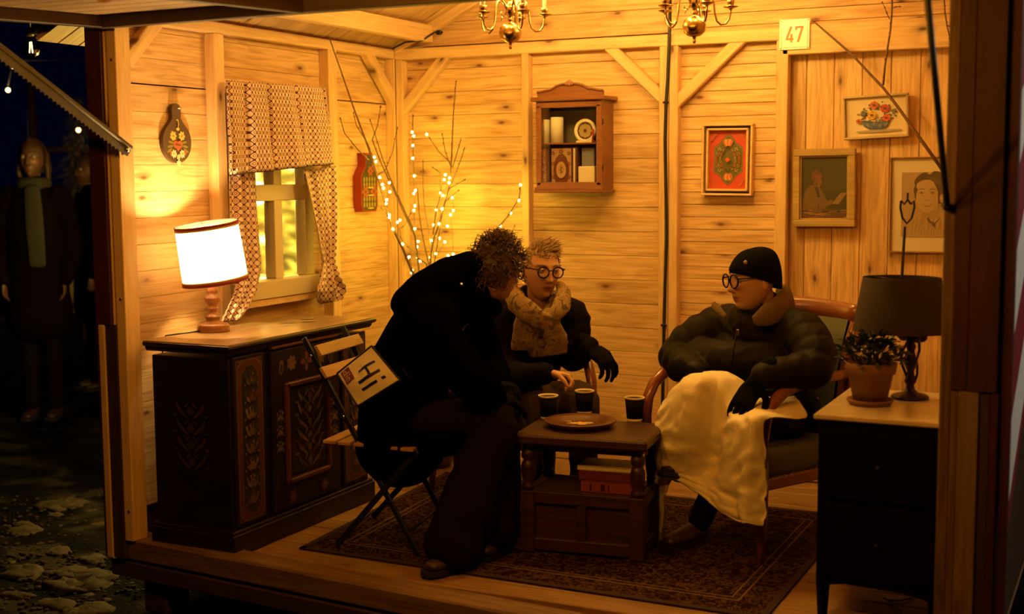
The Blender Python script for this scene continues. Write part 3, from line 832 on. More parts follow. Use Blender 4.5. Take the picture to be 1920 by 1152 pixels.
# valance: four pleats, flaring out to the right at its lower edge
cloth('window_valance', 'printed pleated cotton valance across the top of the window', [
    (425, 150, 612, 164, 0.25, 0.0), (425, 200, 620, 215, 0.6, 0.01), (426, 260, 628, 262, 0.9, 0.03), (427, 329, 634, 306, 1.0, 0.05)], XLS + 0.035, folds=3.6, amp=0.016, ncol=150, ph=0.8, cat='curtain', creases=(0.02, 0.19, 0.40, 0.68, 0.97))
cloth('window_curtain', 'printed cotton curtain gathered behind the lit table lamp', [
    (429, 322, 480, 322, 0.7, 0.0), (430, 380, 484, 380, 0.8, 0.0), (432, 440, 489, 440, 0.9, 0.01), (440, 500, 493, 500, 1.0, 0.03),
    (438, 545, 482, 545, 1.0, 0.05), (424, 578, 466, 578, 0.9, 0.07), (413, 604, 449, 600, 1.0, 0.07)], XLS + 0.025, folds=2.6, amp=0.016, ph=2.2, grp='side curtains')
cloth('window_curtain', 'printed cotton curtain tied low beside the bare branches', [
    (567, 322, 630, 310, 0.7, 0.0), (578, 380, 632, 375, 0.8, 0.0), (589, 430, 631, 425, 0.9, 0.01), (598, 470, 628, 468, 0.9, 0.015),
    (604, 492, 624, 491, 1.0, 0.02), (597, 520, 634, 520, 1.2, 0.05), (590, 545, 648, 541, 1.3, 0.06), (592, 566, 640, 562, 0.9, 0.045), (601, 569, 622, 566, 0.5, 0.02)], XLS + 0.03, folds=2.4, amp=0.018, ph=0.4, grp='side curtains')

# ------------------------------------------------------------------ ornament generator
def arabesque(u0, u1, v0, v1, cs, seed=1, rows=6, stem=None):
    r = random.Random(seed); out = []; cu = (u0 + u1) / 2; hw = (u1 - u0) / 2; dv = (v1 - v0) / rows
    if stem: out += [(q, stem) for q in strokes([(cu + 0.12 * hw * math.sin(i * 1.3), v0 + (v1 - v0) * i / 12) for i in range(13)], hw * 0.10)]
    for j in range(rows):
        v = v0 + dv * (j + 0.5)
        for sg in (-1, 1):
            out.append((ell(cu + sg * hw * 0.38, v - dv * 0.12, hw * 0.34, dv * 0.12, sg * 0.7, 9), r.choice(cs)))
            out.append((ell(cu + sg * hw * 0.62, v + dv * 0.20, hw * 0.26, dv * 0.11, sg * 1.1, 9), r.choice(cs)))
            out.append((ell(cu + sg * hw * 0.80, v - dv * 0.25, hw * 0.13, dv * 0.09, 0, 8), r.choice(cs)))
            out.append((ell(cu + sg * hw * 0.20, v + dv * 0.36, hw * 0.16, dv * 0.08, -sg * 0.8, 8), r.choice(cs)))
        out += flower(cu, v, min(hw * 0.42, dv * 0.3), r.choice(cs), r.choice(cs), 6)
    return out

# ------------------------------------------------------------------ painted chest
CX0, CX1, CY0, CY1, CZ = -3.70, -3.285, 4.125, 5.175, 0.87
chest = thing('painted_chest', 'dark painted wooden chest with folk ornament under the window', 'cabinet', ((CX0 + CX1) / 2, (CY0 + CY1) / 2, 0))
cyc, cxc = (CY0 + CY1) / 2, (CX0 + CX1) / 2
MB().box((cxc, cyc, 0.45), (CX1 - CX0 - 0.02, CY1 - CY0 - 0.03, 0.72), 0.003).build('carcass', CHESTW, chest, True)
mb = MB()
prof = [(0.0, -0.040), (0.004, -0.040), (0.010, -0.030), (0.012, -0.022), (0.022, -0.018), (0.028, -0.010), (0.026, -0.003), (0.020, 0.0)]
rings = []
for o_, z_ in prof:
    x0, x1, y0, y1 = CX0 - 0.0, CX1 + o_, CY0 - o_ + 0.0, CY1 + o_
    rings.append([(x0, y0, CZ + z_), (x1, y0, CZ + z_), (x1, y1, CZ + z_), (x0, y1, CZ + z_)])
mb.grid(rings, smooth=False, closed=True); mb.add(rings[-1], [[0, 1, 2, 3]]); mb.add(rings[0], [[3, 2, 1, 0]])
mb.build('top_moulding', CHESTW, chest, True)
tp = MB().box((0, 0, 0), (CY1 - CY0 + 0.036, CX1 - CX0 + 0.016, 0.004), 0.001).mesh('top_board')
o = obj('top_board', tp, CHESTTOP, chest); o.matrix_basis = M.Translation((0.004, 0, CZ + 0.0015)) @ M.Rotation(R_(90), 4, 'Z')
mb = MB(); mb.box((cxc + 0.005, cyc, 0.045), (CX1 - CX0 + 0.02, CY1 - CY0 + 0.02, 0.09), 0.004); mb.box((cxc + 0.003, cyc, 0.096), (CX1 - CX0 + 0.008, CY1 - CY0 + 0.006, 0.016), 0.006)
mb.build('plinth', CHESTW, chest, True)
fx = CX1 - 0.01
TAN, TAN2, RED1, GRN, OCH = (0.105, 0.062, 0.024), (0.15, 0.095, 0.04), (0.075, 0.017, 0.009), (0.038, 0.034, 0.013), (0.11, 0.062, 0.017)
front = planef((fx + 0.010, 0, 0), (0, 1, 0), (0, 0, 1), (1, 0, 0))
for y0, y1 in ((CY0 + 0.03, CY0 + 0.235), (CY1 - 0.235, CY1 - 0.03)):
    MB().box((fx + 0.004, (y0 + y1) / 2, 0.465), (0.014, y1 - y0, 0.70), 0.003).build('pilaster', CHESTW, chest, True)
    a, b = y0 + 0.02, y1 - 0.02; z0, z1 = 0.13, 0.80; cc = 0.035
    def cut(e): return [(a + e, z0 + e + cc), (a + e + cc, z0 + e), (b - e - cc, z0 + e), (b - e, z0 + e + cc), (b - e, z1 - e - cc), (b - e - cc, z1 - e), (a + e + cc, z1 - e), (a + e, z1 - e - cc)]
    sh = [(rect(a - 0.004, z0, b + 0.004, z1), TAN), (rect(a, z0 + 0.004, b, z1 - 0.004), (0.016, 0.012, 0.008))]
    for uu in (a, b):
        for zz in (z0, z1): sh += flower(uu + (0.02 if uu == a else -0.02), zz + (0.02 if zz == z0 else -0.02), 0.016, TAN, RED1, 4)
    sh += [(cut(0.0), TAN2), (cut(0.003), RED1), (cut(0.024), TAN), (cut(0.027), (0.020, 0.016, 0.010))]
    sh += arabesque(a + 0.03, b - 0.03, z0 + 0.05, z1 - 0.05, [TAN, TAN2, GRN, OCH, RED1, TAN], 5, 8, GRN)
    decal('ornament_panel', sh, lambda p, q, h: front(p, q, h + 0.001), chest, True)
dy0, dy1 = CY0 + 0.275, CY1 - 0.275
door = MB().box((fx + 0.008, (dy0 + dy1) / 2, 0.465), (0.022, dy1 - dy0, 0.69), 0.004).build('door', CHESTW, chest, True)
def dframe(y0, y1, z0, z1, mat=REDBROWN):
    for (a, b, c, d) in ((y0, y1, z1 - 0.022, z1), (y0, y1, z0, z0 + 0.022), (y0, y0 + 0.022, z0, z1), (y1 - 0.022, y1, z0, z1)):
        MB().box((fx + 0.024, (a + b) / 2, (c + d) / 2), (0.022, b - a, d - c), 0.006).build('panel_moulding', mat, door, True)
py0, py1, pz0, pz1 = dy0 + 0.085, dy1 - 0.085, 0.225, 0.665
dframe(py0, py1, pz0, pz1)
MB().box((fx + 0.020, (py0 + py1) / 2, (pz0 + pz1) / 2), (0.012, py1 - py0 - 0.07, pz1 - pz0 - 0.07), 0.006).build('raised_panel', CHESTW, door, True)
MB().box((fx + 0.012, (dy0 + dy1) / 2, 0.825), (0.03, dy1 - dy0, 0.012), 0.004).build('cornice_strip', REDBROWN, chest, True)
fr2 = planef((fx + 0.020, 0, 0), (0, 1, 0), (0, 0, 1), (1, 0, 0))
sh = arabesque(py0 + 0.045, py1 - 0.045, pz0 + 0.05, pz1 - 0.05, [(0.08, 0.05, 0.02), TAN, GRN, (0.06, 0.018, 0.01)], 9, 6, GRN)
decal('panel_ornament', sh, lambda p, q, h: fr2(p, q, h + 0.0065), door, True)
dm = (dy0 + dy1) / 2
def dpaint(nm, sh): decal(nm, sh, lambda p, q, h: fr2(p, q, h), door, True)
dpaint('painted_rosette', flower(dm, 0.74, 0.042, (0.11, 0.034, 0.018), (0.02, 0.02, 0.02), 4))
for sg in (-1, 1):
    dpaint('painted_star_flower', flower(dm + sg * 0.11, 0.745, 0.034, TAN, OCH, 7))
    dpaint('painted_tulip', [(ell(dm + sg * 0.185, 0.73, 0.016, 0.026, sg * 0.3), TAN), (ell(dm + sg * 0.185, 0.73, 0.010, 0.019, sg * 0.3), (0.02, 0.01, 0.006)), (ell(dm + sg * 0.183, 0.757, 0.016, 0.008), (0.12, 0.045, 0.02))])
    dpaint('painted_scroll', arabesque(dm + sg * 0.205 - 0.03, dm + sg * 0.205 + 0.03, 0.36, 0.56, [TAN, TAN2, OCH], 21, 3, GRN))
    dpaint('painted_flower', flower(dm + sg * 0.12, 0.165, 0.03, (0.08, 0.03, 0.015), OCH, 6))
sidef = planef((0, CY0 + 0.013, 0), (1, 0, 0), (0, 0, 1), (0, -1, 0))
sh = arabesque(cxc - 0.10, cxc + 0.10, 0.34, 0.62, [(0.045, 0.022, 0.012), (0.035, 0.028, 0.014), (0.06, 0.02, 0.012)], 4, 4)
decal('side_ornament', sh, sidef, chest, True)
topf = planef((0, 0, CZ + 0.0036), (0, 1, 0), (-1, 0, 0), (0, 0, 1))
sh = [(q, (0.30, 0.24, 0.12)) for q in strokes([(4.62, -CX1 + 0.06), (5.08, -CX1 + 0.06), (5.08, -CX0 - 0.06), (4.62, -CX0 - 0.06), (4.62, -CX1 + 0.06)], 0.006)]
for i in range(5): sh += flower(4.70 + 0.08 * i, -cxc + 0.03 * (-1) ** i, 0.035, (0.26, 0.22, 0.11), (0.30, 0.14, 0.05), 7)
decal('top_ornament', sh, topf, chest, True)
MB().ball((fx + 0.026, dy1 - 0.03, 0.50), 0.010, 10, 8).build('door_knob', DARKMETAL, door, True)

# ------------------------------------------------------------------ lit table lamp
lb = V((-3.628, 4.467, CZ + 0.0045)); k_ = atx(400, 618, -3.628); lb.y = k_.y
lamp = thing('table_lamp', 'lit white drum table lamp with turned wooden foot on the painted chest', 'lamp', lb)
MB().lathe([(0.070, 0), (0.071, 0.010), (0.068, 0.022), (0.069, 0.028), (0.060, 0.034), (0.045, 0.038), (0.030, 0.044), (0.031, 0.056), (0.036, 0.060), (0.036, 0.066), (0.024, 0.072), (0.018, 0.084), (0.020, 0.094),
            (0.026, 0.098), (0.026, 0.103), (0.019, 0.108), (0.020, 0.114), (0.034, 0.132), (0.036, 0.142), (0.036, 0.148), (0.020, 0.158), (0.024, 0.172), (0.022, 0.186), (0.017, 0.198), (0.022, 0.203), (0.022, 0.209), (0.016, 0.214),
            (0.018, 0.224), (0.040, 0.240), (0.040, 0.246), (0.014, 0.252)], 28, lb).build('foot', LAMPWOOD, lamp, True)
fwd_ = V((-0.437, 0.894, 0))
tiltm = M.Translation(lb + V((0, 0, 0.34))) @ M.Rotation(R_(-6.5), 4, fwd_) @ M.Rotation(R_(4.5), 4, V((0.899, 0.439, 0))) @ M.Translation(V((0.0, 0, 0)))
SR0, SR1, SH = 0.140, 0.134, 0.125
mb = MB(); mb.m = tiltm
mb.grid([[(r * math.cos(a), r * math.sin(a), z) for a in [2 * math.pi * i / 48 for i in range(48)]] for r, z in ((SR0, -SH), (0.137, 0), (SR1, SH))], closed=True)
mb.build('lamp_shade', SHADE, lamp, True)
RT = plain('red_shade_trim', (0.26, 0.025, 0.025), 0.7); OT = plain('orange_shade_trim', (0.55, 0.25, 0.045), 0.7)
for z, r, s in ((-SH, SR0, 1), (SH, SR1, -1)):
    for m_, o1, o2 in ((RT, -0.004 * s, 0.008 * s), (OT, 0.008 * s, 0.016 * s)):
        mb = MB(); mb.m = tiltm
        mb.grid([[((r + e) * math.cos(a), (r + e) * math.sin(a), z + q) for a in [2 * math.pi * i / 48 for i in range(48)]] for e, q in ((-0.001, o1), (0.003, o1), (0.003, o2), (-0.001, o2), (-0.001, o1))], closed=True)
        mb.build('red_trim' if m_ is RT else 'orange_trim', m_, lamp, True, label='orange band' if m_ is OT else 'dark red band')
mb = MB(); mb.m = tiltm
for a in (0.3, 2.4, 4.5): mb.tube([(0, 0, 0.10), (SR1 * math.cos(a), SR1 * math.sin(a), SH - 0.006)], 0.0016, 5)
mb.tube([(0, 0, -0.10), (0, 0, 0.10)], 0.006, 8); mb.build('shade_carrier', BRASS, lamp, True)
bl = tiltm @ V((0.0, 0.0, -0.005))
MB().ball(bl, (0.028, 0.028, 0.036), 16, 10).build('bulb', glow('lamp_bulb_glow', (1.0, 0.72, 0.34), 12), lamp, True)
point_light('lamp_light', tiltm @ V((0, 0, 0.045)), LAMP_W, (1.0, 0.66, 0.25), 0.03, lamp)
MB().tube([lb + V((-0.02, -0.062, 0.008)), lb + V((-0.03, -0.12, 0.006)), lb + V((-0.055, -0.16, 0.004)), lb + V((-0.10, -0.19, -0.002)), lb + V((-0.12, -0.2, -0.10))], 0.0035, 6).build('flex', CABLE, lamp, True)

# ------------------------------------------------------------------ painted board and bottle plaque on the left wall
bc = atx(329, 258, XL + 0.012); bt = atx(325, 194, XL + 0.012); bb = atx(331, 306, XL + 0.012)
hh = (bt.z - bb.z) / 2; ry = (atx(357, 262, XL + 0.012).y - atx(303, 262, XL + 0.012).y) / 2 * 0.98
t = thing('painted_board', 'dark oval handled wooden board painted with flowers on the wall', 'wall decoration', (XL, bc.y, bb.z))
cz = bb.z + hh * 0.70; oh = hh * 0.70
poly = []
for i in range(26):
    a = R_(128) + R_(284) * i / 25
    poly.append((bc.y + ry * math.cos(a), cz + oh * math.sin(a)))
hw_ = ry * 0.30
poly += [(bc.y + hw_ * 1.5, cz + oh * 0.95), (bc.y + hw_, cz + oh * 1.15), (bc.y + hw_ * 1.05, bt.z - 0.03)] + [(bc.y + hw_ * 1.05 * math.cos(a), bt.z - 0.025 + 0.025 * math.sin(a)) for a in (0.4, 0.9, 1.57, 2.2, 2.7)] + [(bc.y - hw_ * 1.05, bt.z - 0.03), (bc.y - hw_, cz + oh * 1.15), (bc.y - hw_ * 1.5, cz + oh * 0.95)]
bdw = plain('dark_brown_board', (0.085, 0.045, 0.018), 0.5, 0, 30, 0.1, vary=0.12)
MB().prism(poly, 0.02, ((XL + 0.002, 0, 0), (0, 1, 0), (0, 0, 1), (1, 0, 0))).build('board', bdw, t, True)
wf = planef((XL + 0.0222, bc.y, cz), (0, 1, 0), (0, 0, 1), (1, 0, 0))
YEL, WHT, RD, GR = (0.62, 0.45, 0.10), (0.65, 0.55, 0.30), (0.50, 0.10, 0.03), (0.22, 0.19, 0.03)
s_ = ry / 0.095; sh = []
for sg in (-1, 1):
    for i in range(5): sh.append((ell(sg * (0.030 + 0.006 * i) * s_, (0.035 - 0.018 * i) * s_, 0.020 * s_, 0.006 * s_, sg * (0.9 - 0.35 * i)), GR))
    sh += flower(sg * 0.027 * s_, 0.028 * s_, 0.021 * s_, YEL, (0.3, 0.15, 0.03), 7) + flower(sg * 0.027 * s_, -0.052 * s_, 0.019 * s_, WHT, (0.45, 0.3, 0.05), 7)
    sh += [(ell(sg * 0.048 * s_, -0.047 * s_, 0.006 * s_, 0.012 * s_), RD), (ell(sg * 0.012 * s_, -0.010 * s_, 0.017 * s_, 0.017 * s_), RD)]
sh += [([(-0.028 * s_, -0.010 * s_), (0, -0.042 * s_), (0.028 * s_, -0.010 * s_)], RD)] + [(ell(x * s_, -0.012 * s_, 0.006 * s_), OCH) for x in (-0.012, 0, 0.012)]
sh += flower(0, -0.066 * s_, 0.014 * s_, WHT, YEL, 5) + [([(-0.014 * s_, -0.085 * s_), (0.014 * s_, -0.085 * s_), (0.011 * s_, -0.108 * s_), (-0.011 * s_, -0.108 * s_)], WHT)]
sh += [(q, YEL) for q in strokes([(-0.008 * s_, 0.098 * s_), (0.002 * s_, 0.10 * s_), (0.006 * s_, 0.085 * s_), (0, 0.055 * s_)], 0.005 * s_)] + [(ell(0, 0.058 * s_, 0.012 * s_, 0.007 * s_), YEL), (ell(0, -0.118 * s_ * 0 - oh * 0.86, 0.005), (0.7, 0.6, 0.4))]
decal('painted_flowers', sh, wf, t, True)
MB().tube([(XL, bc.y + 0.004, bt.z - 0.022), (XL + 0.04, bc.y + 0.012, bt.z - 0.02)], 0.003, 6).build('nail', SCREW, t, True)

c0 = atx(684, 397, XL + 0.02); c1 = atx(682, 287, XL + 0.02); w2 = (atx(700, 370, XL + 0.03).y - atx(669, 370, XL + 0.03).y) / 2
H = c1.z - c0.z
t = thing('bottle_plaque', 'red bottle-shaped plaque with shiny painted front behind the twigs', 'wall decoration', (XL, c0.y, c0.z))
pr = [(0.80, 0), (1, 0.1), (1, 0.60), (0.85, 0.66), (0.50, 0.76), (0.42, 0.80), (0.40, 0.96), (0.46, 0.97), (0.46, 1.0)]
poly = [(c0.y + a * w2, c0.z + b * H) for a, b in pr] + [(c0.y - a * w2, c0.z + b * H) for a, b in pr[::-1]]
MB().prism(poly, 0.05, ((XL + 0.002, 0, 0), (0, 1, 0), (0, 0, 1), (1, 0, 0))).build('body', REDPAINT, t, True)
bf = planef((XL + 0.0522, c0.y, c0.z), (0, 1, 0), (0, 0, 1), (1, 0, 0))
sh = [([(a * w2 * 0.88, 0.02 * H + b * H * 0.95) for a, b in pr] + [(-a * w2 * 0.88, 0.02 * H + b * H * 0.95) for a, b in pr[::-1]], (0.045, 0.045, 0.012))]
for v_, c_ in ((0.12, (0.35, 0.26, 0.06)), (0.22, (0.35, 0.24, 0.05)), (0.46, (0.34, 0.25, 0.06)), (0.55, (0.30, 0.25, 0.06))):
    for q in range(-2, 3): sh.append((ell(q * w2 * 0.32, v_ * H, w2 * 0.10, H * 0.045), c_))
for u_ in (-0.5, 0.5): sh += flower(u_ * w2, 0.34 * H, w2 * 0.42, (0.34, 0.09, 0.03), OCH, 6)
sh += flower(0.1 * w2, 0.69 * H, w2 * 0.36, (0.34, 0.09, 0.03), OCH, 6) + [(ell(0.1 * w2, q * H, w2 * 0.4, H * 0.012), (0.6, 0.5, 0.15)) for q in (0.06, 0.28, 0.41)]
decal('painted_front', sh, bf, t, True, ARTGLOSS)

# ------------------------------------------------------------------ bare branches with fairy lights
bq = thing('branch_bunch', 'tall bunch of bare budding branches standing in the corner', 'branches', (-3.38, 5.92, 0))
TV = plain('grey_floor_vase', (0.10, 0.08, 0.06), 0.4)
MB().lathe([(0.10, 0), (0.13, 0.06), (0.14, 0.2), (0.11, 0.36), (0.075, 0.44), (0.085, 0.47), (0.075, 0.47), (0.065, 0.43), (0.0, 0.36)], 24, (-3.38, 5.92, 0)).build('vase', TV, bq, True)
foot = V((-3.38, 5.92, 0.42))
BR = [  # (pixel path from the tip down, Y at the tip, Y near the bottom, tip radius, bottom radius)
    ([(617, 70), (640, 135), (664, 205), (690, 275), (712, 345), (735, 425), (757, 470), (775, 515)], 5.52, 5.86, 0.0028, 0.008),
    ([(638, 222), (646, 250), (672, 282), (692, 300)], 5.50, 5.60, 0.002, 0.003),
    ([(714, 200), (708, 235), (698, 262), (712, 300), (735, 350), (760, 405), (778, 442)], 5.70, 5.92, 0.002, 0.005),
    ([(745, 240), (736, 285), (722, 320), (705, 330)], 5.95, 5.80, 0.002, 0.003),
    ([(694, 225), (705, 258), (718, 300), (742, 360), (775, 430)], 5.75, 5.95, 0.002, 0.004),
    ([(663, 212), (668, 235), (690, 270), (700, 300)], 5.6, 5.66, 0.0018, 0.003),
    ([(774, 216), (774, 265), (776, 330), (777, 390), (777, 430)], 6.18, 6.05, 0.002, 0.004),
    ([(855, 153), (850, 215), (848, 262), (846, 310), (840, 355), (826, 410), (812, 455), (805, 500)], 6.12, 6.0, 0.002, 0.007),
    ([(805, 258), (822, 284), (843, 304), (846, 312)], 6.15, 6.1, 0.0018, 0.003),
    ([(829, 252), (835, 285), (845, 312)], 6.15, 6.1, 0.0018, 0.003),
    ([(864, 262), (856, 290), (848, 315)], 6.15, 6.1, 0.0022, 0.003),
    ([(871, 278), (862, 305), (848, 340), (840, 360)], 6.10, 6.08, 0.0018, 0.003),
    ([(811, 314), (826, 325), (827, 365), (818, 395), (812, 440)], 6.05, 6.0, 0.0018, 0.004),
    ([(872, 337), (845, 352), (836, 362), (830, 395), (823, 440), (815, 490)], 6.12, 6.0, 0.0018, 0.004),
    ([(793, 302), (793, 345), (795, 385), (803, 430), (808, 470)], 6.18, 6.02, 0.0018, 0.004),
    ([(783, 356), (786, 400), (790, 430), (800, 480), (804, 500)], 6.0, 5.98, 0.0025, 0.005),
    ([(860, 357), (842, 372), (834, 380)], 6.10, 6.05, 0.0015, 0.002),
    ([(976, 347), (973, 372), (955, 402), (932, 430), (900, 470), (860, 520)], 6.16, 6.05, 0.002, 0.005),
    ([(965, 424), (957, 443), (940, 470), (900, 520)], 6.20, 6.1, 0.0015, 0.004),
    ([(770, 400), (757, 425), (748, 430)], 5.95, 5.9, 0.0015, 0.002),
    ([(715, 390), (724, 400), (737, 428), (760, 458), (785, 485), (800, 495)], 5.7, 5.96, 0.0018, 0.005),
]
def path3(path, ya, yb):
    n_ = len(path); return [at(x, y, ya + (yb - ya) * i / (n_ - 1)) for i, (x, y) in enumerate(path)]
r3 = random.Random(11)
for path, ya, yb, r0, r1 in BR:
    P = path3(path, ya, yb); mb = MB()
    if path[-1][1] > 440:
        P.append(P[-1].lerp(foot, 0.5) + V((0, 0, 0.05))); P.append(foot + V((r3.uniform(-0.03, 0.03), r3.uniform(-0.03, 0.03), -0.1)))
        r1 *= 1.1
    mb.tube(P, [r0 + (r1 - r0) * i / (len(P) - 1) for i in range(len(P))], 6)
    for a, b in zip(P[:6], P[1:7]):
        k = max(1, int((b - a).length / 0.035))
        for q in range(k):
            c = a.lerp(b, (q + r3.random()) / k); d = V((r3.uniform(-1, 1), r3.uniform(-0.5, 0.5), r3.uniform(0.2, 1))).normalized()
            mb.ball(c + d * 0.004, (0.0028, 0.0028, 0.005), 6, 4)
    mb.ball(P[0], (0.004, 0.004, 0.006), 6, 4)
    mb.build('branch', TWIG, bq, True)
LTS = [(702, 295), (705, 303), (712, 333), (719, 353), (717, 346), (730, 343), (731, 360), (725, 375), (724, 382), (730, 403), (730, 408), (737, 430), (750, 413), (745, 417), (755, 458), (764, 486), (767, 482), (773, 507), (772, 512),
       (779, 357), (776, 363), (778, 386), (776, 395), (778, 429), (784, 453), (782, 463), (783, 484), (788, 490), (773, 248), (776, 255), (774, 273), (774, 297), (777, 330), (835, 328), (833, 337), (843, 334), (842, 343), (826, 362), (831, 367),
       (818, 394), (829, 392), (813, 422), (823, 420), (839, 424), (809, 451), (824, 447), (834, 454), (817, 476), (807, 483), (840, 480), (848, 371), (850, 395), (976, 347), (973, 376), (958, 400), (938, 424), (800, 252), (845, 403), (850, 477)]
fl = thing('fairy_lights', 'string of tiny warm fairy lights wound through the bare branches', 'string lights', (-3.4, 5.95, 0.47))
fm = MB().ball((0, 0, 0), 0.0062, 8, 6).mesh('bulb'); fm.materials.append(FAIRY)
def lightY(x, y):
    if x < 770: return 5.58 + (y - 290) / 220 * 0.26 + (x - 700) / 70 * 0.05
    if x < 790: return 6.10 - max(0, y - 330) / 180 * 0.12
    if x > 870: return 6.2
    return 6.04 if x not in (848, 850, 800, 845) else 6.22
wp = []
for x, y in LTS:
    p = at(x, y, lightY(x, y) - 0.012); wp.append(p)
    o = bpy.data.objects.new('bulb', fm); COL.objects.link(o); o.parent = fl; o.location = p - fl.location
mb = MB()
for a, b in zip(wp, wp[1:]):
    if (a - b).length < 0.25: mb.tube([a, a.lerp(b, 0.5) + V((0.004, 0, -0.006)), b], 0.0009, 4)
mb.build('wire', CABLE, fl, True)
# ------------------------------------------------------------------ glazed wall cabinet
yf = YB - 0.165
a0, a1 = at(1005, 300, yf), at(1128, 300, yf)
zt = at(1060, 188, yf).z; zb = at(1060, 357, yf).z
kx0, kx1 = a0.x, a1.x; kw = kx1 - kx0; kc = (kx0 + kx1) / 2; ky = (yf + YB - 0.002) / 2; kd = YB - 0.002 - yf
cab = thing('wall_cabinet', 'small red-brown glazed wall cabinet with scrolled crest hung on the back wall', 'cabinet', (kc, ky, zb))
def kb(name, c, d, mat=CABW, par=cab, bev=0.003): return MB().box(c, d, bev).build(name, mat, par, True)
kb('side_panel', (kx0 + 0.006, ky, (zt + zb) / 2), (0.012, kd, zt - zb)); kb('side_panel', (kx1 - 0.006, ky, (zt + zb) / 2), (0.012, kd, zt - zb))
kb('back_panel', (kc, YB - 0.008, (zt + zb) / 2), (kw - 0.02, 0.008, zt - zb), plain('cabinet_back_green', (0.14, 0.12, 0.05), 0.6))
kb('bottom_board', (kc, ky - 0.006, zb - 0.006), (kw + 0.02, kd + 0.012, 0.014)); kb('top_board', (kc, ky - 0.008, zt + 0.008), (kw + 0.05, kd + 0.02, 0.022), bev=0.006)
kb('base_strip', (kc, yf - 0.004, zb + 0.008), (kw + 0.012, 0.012, 0.014))
sz = zb + (zt - zb) * 0.52
kb('shelf', (kc, ky + 0.006, sz), (kw - 0.026, kd - 0.03, 0.008))
cd = kb('door', (kc, yf + 0.006, zt - 0.022), (kw - 0.004, 0.014, 0.030))
for nm, c, d in (('door_rail', (kc, yf + 0.006, zb + 0.026), (kw - 0.004, 0.014, 0.032)), ('door_stile', (kx0 + 0.017, yf + 0.006, (zt + zb) / 2), (0.026, 0.014, zt - zb - 0.05)), ('door_stile', (kx1 - 0.017, yf + 0.006, (zt + zb) / 2), (0.026, 0.014, zt - zb - 0.05))):
    kb(nm, c, d, par=cd)
kb('pane', (kc, yf + 0.008, (zt + zb) / 2), (kw - 0.06, 0.003, zt - zb - 0.07), GLASS, cd, 0.0005)
for q in (0.25, 0.75): MB().tube([(kx1 + 0.003, yf + 0.008, zb + (zt - zb) * q - 0.014), (kx1 + 0.003, yf + 0.008, zb + (zt - zb) * q + 0.014)], 0.003, 6).build('hinge', DARKMETAL, cd, True)
pts = [(-0.5, 0), (0.5, 0), (0.5, 0.36), (0.44, 0.38), (0.36, 0.47), (0.28, 0.52), (0.25, 0.60), (0.20, 0.74), (0.12, 0.84), (0.05, 0.86), (0, 0.87)]
hc = at(1066, 155, yf + 0.01).z - zt - 0.02
poly = [(kc + x * kw, z * hc / 0.9) for x, z in pts] + [(kc - x * kw, z * hc / 0.9) for x, z in pts[::-1] if x > 0 and z > 0]
MB().prism(poly, 0.014, ((0, yf + 0.02, zt + 0.018), (1, 0, 0), (0, 0, 1), (0, 1, 0))).build('crest', CABW, cab, True)
mb = MB(); edge = [(kc + x * kw, yf + 0.016, zt + 0.018 + z * hc / 0.9) for x, z in pts[2:]]
edge = edge + [(2 * kc - x, y, z) for x, y, z in edge[::-1][1:]]
mb.tube(edge, 0.006, 8); mb.build('crest_moulding', CABW, cab, True)
mb = MB(); cz_ = zt + 0.018 + hc * 0.93
for i in range(7):
    a = math.pi * i / 6; mb.ball((kc + 0.016 * math.cos(a), yf + 0.012, cz_ + 0.012 * math.sin(a)), (0.008, 0.006, 0.008), 8, 6)
mb.ball((kc, yf + 0.010, cz_), (0.012, 0.007, 0.010), 10, 8); mb.build('crest_shell', plain('worn_carving', (0.32, 0.16, 0.07), 0.5), cab, True)
# in the cabinet
def kx(px): return at(px, 280, yf + 0.05).x
def inbox(name, label, cat, x0, x1, y, d, z0, h, mat, group=None):
    t = thing(name, label, cat, ((x0 + x1) / 2, y, z0), group=group)
    MB().box(((x0 + x1) / 2, y, z0 + h / 2), (x1 - x0, d, h), 0.004).build('cover', mat, t, True); return t
shelf_t = sz + 0.004; bot = zb + 0.001
def candle(px, r, h, y, lab):
    x = kx(px); t = thing('pillar_candle', lab, 'candle', (x, y, shelf_t), group='candles in the wall cabinet')
    MB().lathe([(r, 0), (r, h - 0.004), (r - 0.003, h), (r * 0.6, h - 0.003), (0, h - 0.004)], 20, (x, y, shelf_t)).build('wax', IVORY, t, True)
    MB().tube([(x, y, shelf_t + h - 0.005), (x + 0.001, y, shelf_t + h + 0.008)], 0.001, 5).build('wick', CABLE, t, True)
candle(1043, 0.034, 0.135, yf + 0.06, 'thick ivory pillar candle on the cabinet shelf')
candle(1019, 0.020, 0.125, yf + 0.09, 'slim ivory candle at the edge of the cabinet shelf')
px_ = kx(1094); pzc = shelf_t + 0.062
t = thing('ornamental_clock', 'round ornate dial standing on the cabinet shelf beside the candle', 'clock', (px_, yf + 0.07, shelf_t))
MB().lathe([(0.0, 0.0), (0.060, 0.0), (0.062, 0.008), (0.056, 0.014), (0.046, 0.012), (0.045, 0.006), (0.0, 0.006)], 32, (px_, yf + 0.08, pzc), axis=(0, -1, 0)).build('case', IVORY, t, True)
MB().box((px_, yf + 0.082, shelf_t + 0.006), (0.10, 0.03, 0.012), 0.003).build('stand', IVORY, t, True)
sh = [(ell(0, 0, 0.044), (0.07, 0.03, 0.012))] + flower(0, 0, 0.036, (0.42, 0.30, 0.10), (0.10, 0.05, 0.02), 8) + [(ell(0.03 * math.cos(a), 0.03 * math.sin(a), 0.006), (0.45, 0.33, 0.12)) for a in [0.52 * i for i in range(12)]]
decal('dial', sh, planef((px_, yf + 0.0735, pzc), (1, 0, 0), (0, 0, 1), (0, -1, 0)), t, True)
